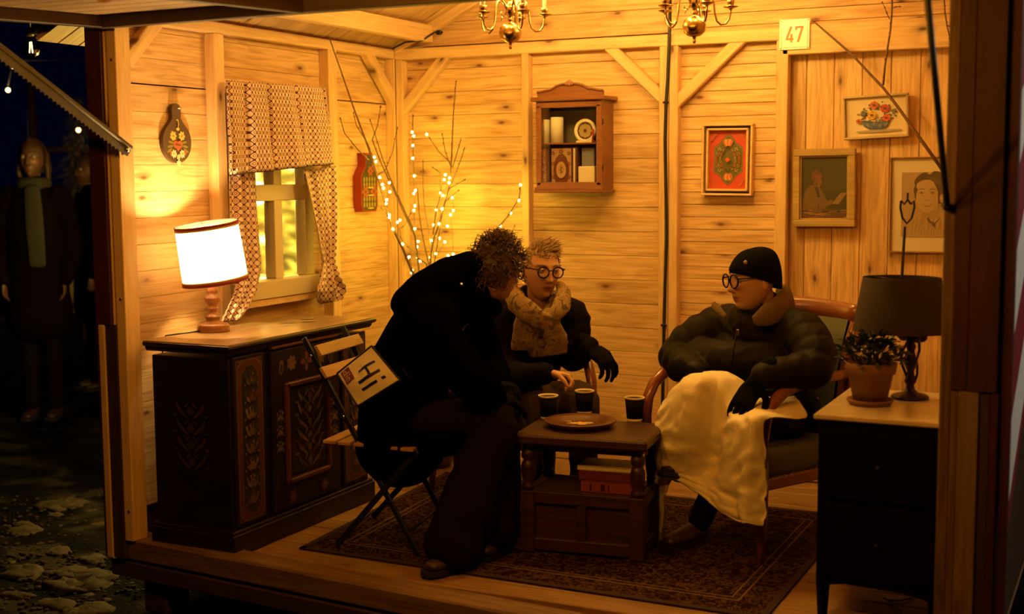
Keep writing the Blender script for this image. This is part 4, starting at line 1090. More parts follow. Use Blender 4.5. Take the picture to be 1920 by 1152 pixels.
BKRED = plain('dark_red_book_cloth', (0.16, 0.040, 0.020), 0.5); BKBR = plain('brown_book_cloth', (0.10, 0.035, 0.015), 0.5)
bh = sz - 0.006 - bot - 0.012
x0, x1 = kx(1033), kx(1073)
t = inbox('ornate_book', 'book with ornate red and gold oval cover standing in the wall cabinet', 'book', x0, x1, yf + 0.06, 0.025, bot, bh, BKRED, 'books in the wall cabinet')
bc_ = (x0 + x1) / 2; bw_ = (x1 - x0) / 2
sh = [(rect(-bw_ * 0.92, 0.006, bw_ * 0.92, bh - 0.006), (0.40, 0.24, 0.10)), (ell(0, bh * 0.45, bw_ * 0.75, bh * 0.40), (0.13, 0.03, 0.015))]
for sx in (-1, 1):
    for vz in (0.12, 0.30, 0.62, 0.86): sh += flower(sx * bw_ * 0.74, vz * bh, bw_ * 0.18, (0.14, 0.035, 0.018), (0.45, 0.28, 0.11), 5)
sh += flower(0, 0.9 * bh, bw_ * 0.22, (0.14, 0.035, 0.018), (0.5, 0.3, 0.1), 5)
sh += [(ell(0, bh * 0.47, bw_ * 0.46, bh * 0.20), (0.45, 0.28, 0.11)), (ell(0, bh * 0.47, bw_ * 0.28, bh * 0.12), (0.36, 0.20, 0.08))]
sh += [(q, (0.06, 0.02, 0.01)) for q in strokes([(-0.006, bh * 0.54), (0.006, bh * 0.52), (-0.005, bh * 0.47), (0.006, bh * 0.42), (-0.004, bh * 0.40)], 0.004)]
decal('cover_print', sh, planef((bc_, yf + 0.0474, bot), (1, 0, 0), (0, 0, 1), (0, -1, 0)), t, True)
t = inbox('ornate_book', 'red patterned book half hidden at the hinge-free edge of the wall cabinet', 'book', kx(1016), kx(1026), yf + 0.07, 0.07, bot, bh * 0.98, BKRED, 'books in the wall cabinet')
t['label'] = 'narrow red book beside the ornate oval-covered book'
sh = arabesque(0.002, kx(1026) - kx(1016) - 0.002, 0.01, bh * 0.95, [(0.35, 0.2, 0.09), (0.28, 0.12, 0.05)], 6, 5)
decal('spine_print', sh, planef((kx(1016), yf + 0.0345, bot), (1, 0, 0), (0, 0, 1), (0, -1, 0)), t, True)
t = inbox('closed_book', 'brown book with pale page edges behind the cabinet glass', 'book', kx(1075), kx(1084), yf + 0.08, 0.09, bot, bh, BKBR, 'books in the wall cabinet')
MB().box((kx(1079), yf + 0.034, bot + bh / 2), (0.010, 0.004, bh * 0.94), 0.001).build('pages', PAPER, t, True)
t = inbox('blue_tin', 'grey-blue box standing behind glass in the wall cabinet', 'box', kx(1088), kx(1112), yf + 0.09, 0.05, bot, bh * 0.98, plain('grey_blue_card', (0.20, 0.20, 0.22), 0.5))
t = inbox('cream_carton', 'low cream carton in front of the grey-blue box', 'box', kx(1087), kx(1118), yf + 0.045, 0.035, bot, bh * 0.55, CREAM)
xx = kx(1111); t = thing('red_candle', 'thin red candle beside the round dial in the cabinet', 'candle', (xx, yf + 0.052, shelf_t), group='candles in the wall cabinet')
MB().tube([(xx, yf + 0.052, shelf_t), (xx + 0.002, yf + 0.053, shelf_t + 0.07)], [0.005, 0.004], 10).build('wax', plain('red_wax', (0.45, 0.05, 0.03), 0.4), t, True)

# ------------------------------------------------------------------ pictures on the back wall
def corners(tl, tr, br, bl, Y): return at(*tl, Y), at(*tr, Y), at(*br, Y), at(*bl, Y)
def frame_picture(name, label, tl, tr, br, bl, depth, fwid, fmat, Y=None, groove=None):
    Y = Y or (YB - depth)
    A, B, C_, D_ = corners(tl, tr, br, bl, Y)
    c = (A + B + C_ + D_) / 4; ux = ((B - A) + (C_ - D_)).normalized(); uy = V((0, 0, 1)); uy = (((A - D_) + (B - C_))); uy = (uy - ux * uy.dot(ux)).normalized()
    W_ = ((B - A).length + (C_ - D_).length) / 2; H_ = ((A - D_).length + (B - C_).length) / 2
    t = thing(name, label, 'picture', (c.x, YB, c.z - H_ / 2))
    nrm = V((0, -1, 0)); o = c + V((0, depth, 0)) * 0.999
    def bar(u0, u1, v0, v1, d, m_, nm, bev=0.003):
        p = o + ux * (u0 + u1) / 2 + uy * (v0 + v1) / 2 + nrm * d / 2
        me = MB().box((0, 0, 0), (abs(u1 - u0), abs(v1 - v0), d), bev).mesh(nm); ob = obj(nm, me, m_, t)
        mt = M((ux, uy, ux.cross(uy))).transposed().to_4x4(); mt.translation = p; ob.matrix_parent_inverse = basis(t).inverted(); ob.matrix_basis = mt
    w_, h_ = W_ / 2, H_ / 2
    for (u0, u1, v0, v1) in ((-w_, w_, h_ - fwid, h_), (-w_, w_, -h_, -h_ + fwid), (-w_, -w_ + fwid, -h_ + fwid, h_ - fwid), (w_ - fwid, w_, -h_ + fwid, h_ - fwid)):
        bar(u0, u1, v0, v1, depth, fmat, 'frame_bar')
    return t, (lambda a, b, h: o + ux * a * w_ + uy * b * h_ + nrm * h), w_, h_, bar
# red and green ornament panel
t, f, w_, h_, bar = frame_picture('ornament_panel_picture', 'red panel with green floral medallion in a double wooden frame', (1316, 232), (1410, 232), (1410, 367), (1314, 367), 0.05, 0.011, PINE_BEAM)
bar(-w_ + 0.011, w_ - 0.011, -h_ + 0.011, h_ - 0.011, 0.018, plain('frame_groove_dark', (0.05, 0.035, 0.012), 0.6), 'groove_board')
g = 0.022
for (u0, u1, v0, v1) in ((-w_ + g, w_ - g, h_ - g - 0.011, h_ - g), (-w_ + g, w_ - g, -h_ + g, -h_ + g + 0.011), (-w_ + g, -w_ + g + 0.011, -h_ + g, h_ - g), (w_ - g - 0.011, w_ - g, -h_ + g, h_ - g)):
    bar(u0, u1, v0, v1, 0.046, PINE_BEAM, 'inner_frame_bar')
REDP, GRP, GRD = (0.52, 0.062, 0.030), (0.115, 0.105, 0.018), (0.045, 0.035, 0.012)
iu, iv = 1 - (g + 0.011) / w_, 1 - (g + 0.011) / h_
sh = [(rect(-iu, -iv, iu, iv), REDP)]
def med(s): return [(x * s * iu, y * s * iv) for x, y in [(0, .88), (.18, .80), (.32, .70), (.42, .58), (.60, .50), (.78, .42), (.78, -.42), (.60, -.50), (.42, -.58), (.32, -.70), (.18, -.80), (0, -.88), (-.18, -.80), (-.32, -.70), (-.42, -.58), (-.60, -.50), (-.78, -.42), (-.78, .42), (-.60, .50), (-.42, .58), (-.32, .70), (-.18, .80)]]
sh += [(med(1.0), (0.10, 0.03, 0.015)), (med(0.97), (0.24, 0.20, 0.06)), (med(0.93), GRP)]
for sy in (-1, 1):
    for k, a in enumerate((-0.9, -0.45, 0, 0.45, 0.9)):
        sh.append((ell(0.20 * math.sin(a) * iu, sy * (0.50 + 0.10 * math.cos(a)) * iv, 0.055, 0.13 * iv, -sy * a * 0.6, 10), (0.50, 0.13, 0.05) if k % 2 == 0 else (0.62, 0.30, 0.12)))
    for sx in (-1, 1):
        for (u, v, r) in ((0.45, 0.34, 0.08), (0.55, 0.20, 0.07), (0.35, 0.20, 0.06), (0.62, 0.06, 0.06), (0.22, 0.30, 0.05), (0.40, 0.06, 0.05)):
            sh += flower(sx * u * iu, sy * v * iv, r, random.Random(int(u * 100)).choice([(0.40, 0.22, 0.06), (0.34, 0.26, 0.08), (0.40, 0.10, 0.04)]), GRD, 5)
        sh += [(q, GRD) for q in strokes([(0, sy * 0.42 * iv), (sx * 0.25 * iu, sy * 0.25 * iv), (sx * 0.5 * iu, sy * 0.30 * iv), (sx * 0.60 * iu, sy * 0.12 * iv)], 0.02)]
        for q in range(4): sh.append((ell(sx * (0.66 + 0.07 * q) * iu, sy * (0.86 - 0.06 * q) * iv, 0.05, 0.022, sx * sy * 0.8 * q), (0.42, 0.14, 0.04)))
sh.append(([(0, 0.07), (0.11, 0), (0, -0.07), (-0.11, 0)], (0.62, 0.10, 0.05)))
decal('painted_panel', sh, lambda a, b, h: f(a, b, 0.0195 + h), t, True)

# dark portrait of a seated reader
t, f, w_, h_, bar = frame_picture('reader_painting', 'dark painting of a seated figure reading, in a broad gilt frame', (1488, 280), (1606, 278), (1600, 425), (1484, 426), 0.035, 0.034, GILT)
bar(-w_ + 0.03, w_ - 0.03, -h_ + 0.03, h_ - 0.03, 0.014, plain('painting_board', (0.04, 0.035, 0.015), 0.6), 'canvas')
fi = 1 - 0.034 / w_; fj = 1 - 0.034 / h_
for (u0, u1, v0, v1) in ((-w_ + .034, w_ - .034, h_ - .041, h_ - .034), (-w_ + .034, w_ - .034, -h_ + .034, -h_ + .041), (-w_ + .034, -w_ + .041, -h_ + .04, h_ - .04), (w_ - .041, w_ - .034, -h_ + .04, h_ - .04)): bar(u0, u1, v0, v1, 0.024, GILT, 'slip_bar')
def P(u, v): return ((u * 2 - 1) * fi, (v * 2 - 1) * fj)
def poly(*q): return [P(a, b) for a, b in q]
def pe(u, v, ru, rv, rot=0): return [P(u + a, v + b) for a, b in ell(0, 0, ru, rv, rot)]
SK, CT, DK = (0.175, 0.085, 0.032), (0.135, 0.085, 0.033), (0.045, 0.035, 0.013)
sh = [(poly((0, 0), (1, 0), (1, 1), (0, 1)), (0.050, 0.046, 0.016)), (poly((0.45, 0.45), (1, 0.45), (1, 1), (0.55, 1)), (0.062, 0.055, 0.02))]
sh += [(poly((0.02, 0.15), (0.10, 0.45), (0.22, 0.55), (0.40, 0.52), (0.52, 0.36), (0.60, 0.24), (0.50, 0.16)), CT), (poly((0.30, 0.52), (0.36, 0.54), (0.42, 0.36), (0.36, 0.34)), DK)]
sh += [(poly((0.08, 0.30), (0.16, 0.42), (0.20, 0.30), (0.50, 0.26), (0.55, 0.20), (0.15, 0.20)), (0.15, 0.09, 0.035)), (pe(0.37, 0.60, 0.075, 0.095), SK), (poly((0.42, 0.62), (0.475, 0.585), (0.43, 0.56)), SK)]
sh += [(pe(0.32, 0.57, 0.05, 0.06), (0.13, 0.07, 0.025)), (poly((0.22, 0.62), (0.24, 0.74), (0.34, 0.79), (0.44, 0.73), (0.45, 0.66), (0.34, 0.64)), (0.13, 0.05, 0.025)), (poly((0.30, 0.72), (0.44, 0.70), (0.45, 0.66), (0.30, 0.655)), (0.17, 0.07, 0.03))]
sh += [(pe(0.62, 0.27, 0.07, 0.035, 0.4), SK), (poly((0.66, 0.25), (0.84, 0.42), (0.97, 0.42), (0.80, 0.24)), (0.22, 0.15, 0.06)), (poly((0, 0), (1, 0), (1, 0.13), (0.6, 0.17), (0, 0.15)), (0.10, 0.05, 0.022))]
for i in range(26):
    q = random.Random(i); sh.append((pe(q.random(), 0.02 + 0.13 * q.random(), 0.05 + 0.05 * q.random(), 0.012), q.choice([(0.22, 0.10, 0.04), (0.16, 0.09, 0.05), (0.045, 0.03, 0.015), (0.26, 0.14, 0.06)])))
sh += [(poly((0.36, 0.14), (0.40, 0.14), (0.40, 0.24), (0.36, 0.24)), (0.09, 0.07, 0.03)), (pe(0.415, 0.625, 0.018, 0.007), (0.05, 0.03, 0.015)), (poly((0.43, 0.555), (0.40, 0.53), (0.45, 0.54)), (0.12, 0.04, 0.02))]
decal('painting', sh, lambda a, b, h: f(a, b, 0.0155 + h), t, True)

# tilted flower picture
t, f, w_, h_, bar = frame_picture('flower_picture', 'small tilted picture of flowers in a blue bowl, pale narrow frame', (1579, 182), (1702, 173), (1704, 256), (1581, 263), 0.03, 0.011, plain('pale_frame', (0.55, 0.43, 0.24), 0.5, vary=0.1))
bar(-w_ + 0.01, w_ - 0.01, -h_ + 0.01, h_ - 0.01, 0.010, CREAM, 'canvas')
fi, fj = 1 - 0.013 / w_, 1 - 0.013 / h_
sh = [(rect(-fi, -fj, fi, fj), (0.72, 0.60, 0.40))]
BL, BL2 = (0.06, 0.085, 0.17), (0.17, 0.19, 0.25)
for i in range(90):
    q = random.Random(100 + i); a = q.uniform(0, math.pi * 2); r = q.uniform(0.3, 0.9)
    sh.append((pe(0.52 + 0.40 * r * math.cos(a) * 0.95, 0.56 + 0.38 * r * math.sin(a) * (1 if math.sin(a) > 0 else 0.7), 0.022, 0.016, q.uniform(0, 3)), q.choice([(0.10, 0.12, 0.04), (0.16, 0.15, 0.06), BL2, (0.08, 0.07, 0.03), (0.40, 0.28, 0.08), (0.12, 0.13, 0.15)])))
sh += [(pe(0.55, 0.12, 0.40, 0.035), (0.36, 0.32, 0.30)), ([P(0.28, 0.42), P(0.30, 0.26), P(0.40, 0.16), P(0.60, 0.15), P(0.70, 0.24), P(0.74, 0.40), P(0.60, 0.36), P(0.45, 0.38)], BL)]
for i in range(8): sh.append((pe(0.32 + 0.05 * i, 0.32 - 0.03 * (i % 3), 0.03, 0.06, 0.4 - 0.1 * i), BL2 if i % 2 else (0.10, 0.13, 0.22)))
for (u, v, r, c) in ((0.44, 0.54, 0.15, (0.62, 0.38, 0.05)), (0.66, 0.70, 0.15, (0.50, 0.07, 0.04)), (0.48, 0.80, 0.14, (0.55, 0.14, 0.06)), (0.68, 0.45, 0.13, (0.58, 0.10, 0.06)), (0.22, 0.40, 0.09, (0.50, 0.12, 0.08)), (0.80, 0.62, 0.07, BL2), (0.30, 0.62, 0.08, BL2)):
    for k in range(9):
        a = k * 0.7; sh.append((pe(u + r * 0.5 * math.cos(a) * 0.62, v + r * 0.5 * math.sin(a) * 0.95, r * 0.26, r * 0.20, a), tuple(x * (0.8 + 0.3 * (k % 2)) for x in c)))
    sh.append((pe(u, v, r * 0.18, r * 0.22), (0.10, 0.06, 0.02)))
decal('painting', sh, lambda a, b, h: f(a, b, 0.0115 + h), t, True)

# framed pencil portrait behind glass
t, f, w_, h_, bar = frame_picture('portrait_drawing', 'framed pencil portrait of a smiling woman on a wide pale mount', (1669, 294), (1812, 294), (1812, 475), (1666, 475), 0.022, 0.007, plain('thin_brown_frame', (0.30, 0.17, 0.06), 0.5))
bar(-w_ + 0.006, w_ - 0.006, -h_ + 0.006, h_ - 0.006, 0.008, plain('mount_card', (0.74, 0.64, 0.44), 0.7), 'mount')
fi = fj = 1.0
x0, y0, x1, y1 = 0.155, 0.165, 0.86, 0.84
def Q(u, v): return P(x0 + (x1 - x0) * u, y0 + (y1 - y0) * v)
def qe(u, v, ru, rv, rot=0): return [Q(u + a, v + b) for a, b in ell(0, 0, ru, rv, rot)]
def qp(*q): return [Q(a, b) for a, b in q]
BG, FC, HR, LN = (0.42, 0.30, 0.155), (0.50, 0.36, 0.19), (0.115, 0.075, 0.035), (0.17, 0.11, 0.05)
sh = [(qp((0, 0), (1, 0), (1, 1), (0, 1)), BG), (qp((0.12, 0), (0.22, 0.30), (0.34, 0.40), (0.72, 0.38), (0.95, 0.26), (1, 0)), (0.46, 0.33, 0.17))]
FD = (0.40, 0.28, 0.14); HL = (0.20, 0.13, 0.06)
sh += [(qe(0.56, 0.70, 0.34, 0.27, -0.1), HR), (qe(0.90, 0.55, 0.12, 0.17, 0.2), HR), (qe(0.74, 0.88, 0.22, 0.10, -0.5), HR), (qe(0.36, 0.90, 0.15, 0.07, 0.6), HR), (qp((0.40, 0.48), (0.38, 0.28), (0.70, 0.30), (0.74, 0.52)), FD)]
for k in range(7): sh += [(q, HL) for q in strokes([Q(0.50, 0.93 - 0.01 * k), Q(0.66 + 0.02 * k, 0.90 - 0.02 * k), Q(0.78 + 0.022 * k, 0.78 - 0.03 * k), Q(0.80 + 0.025 * k, 0.62 - 0.02 * k)], 0.008)]
sh += [(qe(0.475, 0.625, 0.205, 0.245, -0.12), FC), (qe(0.44, 0.80, 0.17, 0.085, 0.1), FC), (qe(0.745, 0.60, 0.040, 0.072), FD), (qe(0.745, 0.60, 0.022, 0.045), FC), (qe(0.62, 0.60, 0.06, 0.20, 0.1), (0.46, 0.325, 0.17))]
for u in (0.37, 0.575):
    sh += [(qe(u, 0.685, 0.045, 0.016), LN), (qe(u, 0.685, 0.032, 0.010), (0.56, 0.42, 0.24)), (qe(u, 0.686, 0.013, 0.012), (0.05, 0.035, 0.02))] + [(q, LN) for q in strokes([Q(u - 0.065, 0.725), Q(u - 0.02, 0.748), Q(u + 0.06, 0.735)], 0.013)]
    sh += [(q, FD) for q in strokes([Q(u - 0.045, 0.655), Q(u, 0.645), Q(u + 0.045, 0.655)], 0.008)]
sh += [(q, FD) for q in strokes([Q(0.465, 0.68), Q(0.435, 0.585), Q(0.45, 0.565), Q(0.50, 0.568)], 0.011)] + [(qe(0.455, 0.572, 0.010, 0.006), LN), (qe(0.495, 0.574, 0.009, 0.006), LN)]
sh += [(q, FD) for q in strokes([Q(0.37, 0.56), Q(0.335, 0.505), Q(0.345, 0.47)], 0.010)] + [(q, FD) for q in strokes([Q(0.57, 0.57), Q(0.625, 0.52), Q(0.62, 0.475)], 0.010)]
sh += [(qp((0.375, 0.512), (0.44, 0.500), (0.50, 0.502), (0.575, 0.525), (0.535, 0.486), (0.47, 0.470), (0.42, 0.484)), (0.30, 0.19, 0.095)), (qp((0.40, 0.503), (0.47, 0.496), (0.555, 0.513), (0.53, 0.498), (0.47, 0.486), (0.425, 0.494)), (0.56, 0.42, 0.24)), (qe(0.475, 0.425, 0.045, 0.006), FD)]
for k in range(12):
    q = random.Random(k); u = 0.2 + 0.06 * k; sh.append((stroke(Q(u, 0.02 + 0.05 * q.random()), Q(u + 0.10 * (q.random() - 0.4), 0.25 + 0.10 * q.random()), 0.008), LN))
sh += [(stroke(Q(0.50, 0.30), Q(0.62, 0.16), 0.02), HR), (stroke(Q(0.72, 0.30), Q(0.62, 0.20), 0.02), HR), (qp((0.48, 0.30), (0.60, 0.22), (0.64, 0.17), (0.50, 0.24)), LN)]
decal('drawing', sh, lambda a, b, h: f(a, b, 0.0095 + h), t, True)
bar(-w_ + 0.007, w_ - 0.007, -h_ + 0.007, h_ - 0.007, 0.0165, PICGLASS, 'glass_pane', 0.0003)

# house number 47
A, B, C_, D_ = corners((1461, 37), (1518, 34), (1518, 92), (1460, 94), YBS - 0.012)
t = thing('house_number_sign', 'square white enamel number sign reading 47 on the wall beam', 'sign', ((A.x + B.x) / 2, YBS, D_.z))
cc = (A + B + C_ + D_) / 4; W_ = (B - A).length; H_ = (A - D_).length
mb = MB(); mb.box((cc.x, YBS - 0.005, cc.z), (W_, 0.008, H_), 0.003); mb.build('plate', WHITE, t, True)
SG = plain('sign_rim', (0.74, 0.73, 0.70), 0.25); f = planef((cc.x, YBS - 0.009, cc.z), (W_ / 2, 0, 0), (0, 0, H_ / 2), (0, -1, 0))
for (u0, u1, v0, v1) in ((-.86, .86, .82, .88), (-.86, .86, -.88, -.82), (-.88, -.82, -.86, .86), (.82, .88, -.86, .86)):
    MB().box(tuple(f((u0 + u1) / 2, (v0 + v1) / 2, 0.0005)), ((u1 - u0) * W_ / 2, 0.003, (v1 - v0) * H_ / 2), 0.001).build('rim', SG, t, True)
NUM = (0.50, 0.22, 0.07)
sh = [(stroke((-0.20, 0.52), (-0.50, -0.30), 0.15), NUM), (stroke((-0.56, -0.30), (-0.05, -0.30), 0.13), NUM), (stroke((-0.19, 0.02), (-0.19, -0.52), 0.15), NUM),
      (stroke((0.10, 0.46), (0.60, 0.46), 0.13), NUM), (stroke((0.12, 0.52), (0.12, 0.28), 0.12), NUM), (stroke((0.55, 0.50), (0.24, -0.52), 0.15), NUM)]
decal('number', sh, f, t, True)
mb = MB()
for u in (-0.9, 0.9):
    for v in (-0.9, 0.9): mb.lathe([(0.0035, 0), (0.002, 0.002), (0, 0.0025)], 8, f(u, v, 0.0), axis=(0, -1, 0))
mb.build('screws', SCREW, t, True, kind='stuff')

# cable down the back wall
cp = [at(1257, -20, YB - 0.01), at(1256, 40, YBS - 0.02), at(1254.5, 90, YBS - 0.01), at(1252, 150, YBS - 0.006), at(1249, 192, YBS - 0.006), at(1247, 260, YBS - 0.006), at(1249, 380, YBS - 0.006), at(1249.5, 450, YBS - 0.006), at(1247, 530, YBS - 0.006), at(1245, 610, YBS - 0.006), at(1243, 720, YBS - 0.006), at(1240, 860, YBS - 0.006)]
cb = thing('wall_cable', 'black power cable clipped down the back wall between two studs', 'cable', (cp[-1].x, YBS, cp[-1].z))
MB().tube(cp, 0.0085, 8).build('cable', CABLE, cb, True)
mb = MB()
for p in (cp[4], cp[9]): mb.box((p.x, YBS - 0.010, p.z), (0.03, 0.016, 0.010), 0.003)
mb.build('clips', DARKMETAL, cb, True, kind='stuff')
cp = [at(737, 91, 6.28), at(760, 79, 6.24), at(792, 76, 6.2), at(806, 66, 6.22), at(816, 60, 6.28), at(823, 64, 6.28), at(830, 60, 6.28)]
cb = thing('eave_cable', 'short black cable and clamp under the roof in the corner', 'cable', cp[0])
MB().tube(cp, 0.005, 8).build('cable', CABLE, cb, True)
MB().box(at(823, 61, 6.27), (0.03, 0.02, 0.025), 0.004).build('clamp', DARKMETAL, cb, True)

# long twig fixed over the pictures
tw = thing('wall_branch', 'long bare branch slanting across the pictures on the back wall', 'branch', at(1775, 332, 6.15))
def twig(path, ya, yb, r0, r1, nm='branch'):
    P_ = path3(path, ya, yb); mb = MB(); mb.tube(P_, [r0 + (r1 - r0) * i / (len(P_) - 1) for i in range(len(P_))], 7)
    for a, b in zip(P_, P_[1:]):
        for q in range(2): mb.ball(a.lerp(b, r3.random()) + V((r3.uniform(-.003, .003), -0.003, 0)), 0.004, 6, 4)
    mb.build(nm, TWIG, tw, True)
twig([(1522, 37), (1545, 57), (1575, 83), (1600, 105), (1630, 138), (1657, 166), (1690, 210), (1725, 260), (1778, 334)], 6.24, 6.16, 0.004, 0.0085)
twig([(1673, -10), (1672, 25), (1669, 60), (1664, 90), (1659, 125), (1656, 160)], 6.16, 6.23, 0.0042, 0.005)
twig([(1654, 2), (1660, 18), (1668, 36)], 6.18, 6.2, 0.0015, 0.002, 'twig'); twig([(1690, 12), (1680, 13), (1673, 16)], 6.14, 6.17, 0.0015, 0.002, 'twig')
twig([(1770, -8), (1772, 25), (1776, 50), (1782, 75), (1784, 100), (1782, 125)], 6.14, 6.2, 0.0035, 0.0028); twig([(1788, 52), (1780, 50), (1775, 45)], 6.16, 6.16, 0.0015, 0.002, 'twig')

# ------------------------------------------------------------------ chandeliers
def chandelier(loc, label, turn, arms=5):
    t = thing('chandelier', label, 'chandelier', loc, group='brass chandeliers')
    z0 = 0.0
    MB().lathe([(0, -0.072), (0.006, -0.071), (0.008, -0.062), (0.005, -0.056), (0.008, -0.050), (0.009, -0.044), (0.028, -0.040), (0.046, -0.024), (0.0515, 0.0), (0.047, 0.024), (0.030, 0.040), (0.010, 0.044), (0.009, 0.052), (0.014, 0.058), (0.010, 0.064), (0.011, 0.076), (0.022, 0.082), (0.024, 0.112), (0.020, 0.124), (0.010, 0.130), (0.012, 0.150), (0.022, 0.165), (0.016, 0.19), (0.009, 0.20), (0.009, 0.34), (0.016, 0.35), (0.0, 0.36)], 28).build('body', BRASS, t)
    ztop = (2.76 if True else 0) - loc[2]
    mb = MB(); nl = int((ztop - 0.36) / 0.03)
    for i in range(nl):
        z = 0.365 + 0.03 * i; a = (i % 2) * math.pi / 2
        mb.tube([(0.008 * math.cos(q) * math.cos(a), 0.008 * math.cos(q) * math.sin(a), z + 0.017 * math.sin(q)) for q in [math.pi * 2 * k / 10 for k in range(11)]], 0.0025, 5, False)
    if nl > 0: mb.build('chain', BRASS, t)
    for i in range(arms):
        a = turn + 2 * math.pi * i / arms; c, s = math.cos(a), math.sin(a)
        def q(r, z): return V((r * c, r * s, z))
        path = [q(0.020, 0.100), q(0.034, 0.130), q(0.052, 0.146), q(0.072, 0.134), q(0.083, 0.10), q(0.087, 0.055), q(0.096, 0.022), q(0.114, 0.006), q(0.134, 0.010), q(0.148, 0.028), q(0.154, 0.055), q(0.155, 0.074)]
        arm = MB().tube(path, 0.0045, 8)
        arm.tube([q(0.024, 0.090), q(0.036, 0.075), q(0.050, 0.074), q(0.056, 0.084), q(0.050, 0.092)], 0.0022, 6).tube([q(0.040, 0.076), q(0.048, 0.064), q(0.050, 0.058)], 0.002, 6)
        arm = arm.build('arm', BRASS, t)
        MB().lathe([(0.005, 0.068), (0.012, 0.074), (0.031, 0.080), (0.033, 0.083), (0.012, 0.084), (0.013, 0.090), (0.016, 0.096), (0.0165, 0.108), (0.014, 0.112), (0.010, 0.110)], 18, q(0.155, 0)).build('drip_cup', BRASS, arm)
        MB().lathe([(0.0095, 0.105), (0.0095, 0.185), (0.008, 0.19), (0, 0.19)], 14, q(0.155, 0)).build('candle_sleeve', IVORY, arm)
        MB().lathe([(0.006, 0.188), (0.014, 0.203), (0.016, 0.216), (0.011, 0.238), (0.003, 0.258), (0, 0.262)], 12, q(0.155, 0)).build('candle_bulb', BULBGLOW, arm)
        l = point_light('candle_light', q(0.155, 0.225), CHANDELIER_W, WARM, 0.018); l.parent = t
    return t
c1 = at(957, 62, 5.35); c2 = at(1302, 50, 5.5)
chandelier(c1, 'brass chandelier', R_(-50 + 7))
chandelier(c2, 'brass chandelier with curved arms above the person in the black hat', R_(20))
for o in bpy.data.objects:
    if o.get('category') == 'chandelier': o['label'] = {0: 'brass chandelier hanging over the two people leaning together', 1: 'brass chandelier hanging beside the house number sign'}[0 if abs(o.location.x - c1.x) < 0.01 else 1]
# ------------------------------------------------------------------ rug
rug = thing('persian_rug', 'dark red patterned rug on the plank floor under the table', 'rug', (-2.18, 5.05, 0))
rc = [V((-3.112, 4.335, 0)), V((-1.135, 4.30, 0)), V((-1.135, 5.79, 0)), V((-3.22, 5.79, 0))]
def rugp(u, v, z): return rc[0] * (1 - u) * (1 - v) + rc[1] * u * (1 - v) + rc[2] * u * v + rc[3] * (1 - u) * v + V((0, 0, z))
def rugpiece(name, u0, u1, v0, v1, z, mat):
    lo = 0.0004
    vs = [rugp(u0, v0, lo), rugp(u1, v0, lo), rugp(u1, v1, lo), rugp(u0, v1, lo), rugp(u0, v0, z), rugp(u1, v0, z), rugp(u1, v1, z), rugp(u0, v1, z)]
    MB().add(vs, [[3, 2, 1, 0], [4, 5, 6, 7], [0, 1, 5, 4], [1, 2, 6, 5], [2, 3, 7, 6], [3, 0, 4, 7]]).build(name, mat, rug, True)
rugpiece('field', 0, 1, 0, 1, 0.006, RUG)
for (a, b, c, d) in ((0, 1, 0, 0.02), (0, 1, 0.98, 1), (0, 0.014, 0, 1), (0.986, 1, 0, 1)): rugpiece('edge_binding', a, b, c, d, 0.0075, plain('rug_edge_wool', (0.030, 0.010, 0.008), 0.95))
for (a, b, c, d) in ((0.07, 0.93, 0.095, 0.10), (0.07, 0.93, 0.90, 0.905), (0.068, 0.0715, 0.095, 0.905), (0.9285, 0.932, 0.095, 0.905), (0.085, 0.915, 0.115, 0.118), (0.913, 0.916, 0.115, 0.885), (0.084, 0.087, 0.115, 0.885)): rugpiece('border_line', a, b, c, d, 0.0066, RUGLINE)
RZ = 0.0078

# ------------------------------------------------------------------ coffee table
tb_rz = R_(7.2); tb_c = V((-2.02, 4.865, 0))
table = thing('coffee_table', 'low dark oak coffee table with turned posts and a panelled box base', 'table', (tb_c.x, tb_c.y, RZ), tb_rz)
def tbox(name, c, d, bev=0.004, mat=TABLEW, par=table): return MB().box(c, d, bev).build(name, mat, par)
TH = 0.5 - RZ
tbox('tabletop', (0, 0, TH - 0.02), (0.555, 0.40, 0.04), 0.008)
tbox('apron', (0, -0.135, TH - 0.055), (0.44, 0.022, 0.035)); tbox('apron', (0, 0.135, TH - 0.055), (0.44, 0.022, 0.035))
tbox('apron', (-0.225, 0, TH - 0.055), (0.022, 0.27, 0.035)); tbox('apron', (0.225, 0, TH - 0.055), (0.022, 0.27, 0.035))
BH = 0.255
for sx in (-1, 1):
    for sy in (-1, 1):
        MB().lathe([(0.026, BH), (0.028, BH + 0.02), (0.020, BH + 0.028), (0.026, BH + 0.045), (0.030, BH + 0.07), (0.030, BH + 0.10), (0.024, BH + 0.118), (0.019, BH + 0.124), (0.028, BH + 0.134), (0.028, BH + 0.16), (0.020, BH + 0.168), (0.027, BH + 0.185), (0.027, TH - 0.039)], 18, (sx * 0.228, sy * 0.137, 0)).build('turned_post', TABLEW, table)
        tbox('corner_post', (sx * 0.228, sy * 0.137, BH / 2), (0.060, 0.060, BH))
tbox('base_shelf', (0, 0, BH - 0.010), (0.44, 0.26, 0.018))
for sy in (-1, 1):
    tbox('rail', (0, sy * 0.143, BH - 0.026), (0.40, 0.03, 0.05)); tbox('rail', (0, sy * 0.143, 0.035), (0.40, 0.03, 0.05)); tbox('panel', (0, sy * 0.132, BH / 2), (0.40, 0.014, BH - 0.10))
    tbox('centre_stile', (0, sy * 0.143, BH / 2), (0.04, 0.026, BH - 0.10))
for sx in (-1, 1):
    tbox('rail', (sx * 0.236, 0, BH - 0.026), (0.03, 0.22, 0.05)); tbox('rail', (sx * 0.236, 0, 0.035), (0.03, 0.22, 0.05)); tbox('panel', (sx * 0.224, 0, BH / 2), (0.014, 0.22, BH - 0.10))
mb = MB()
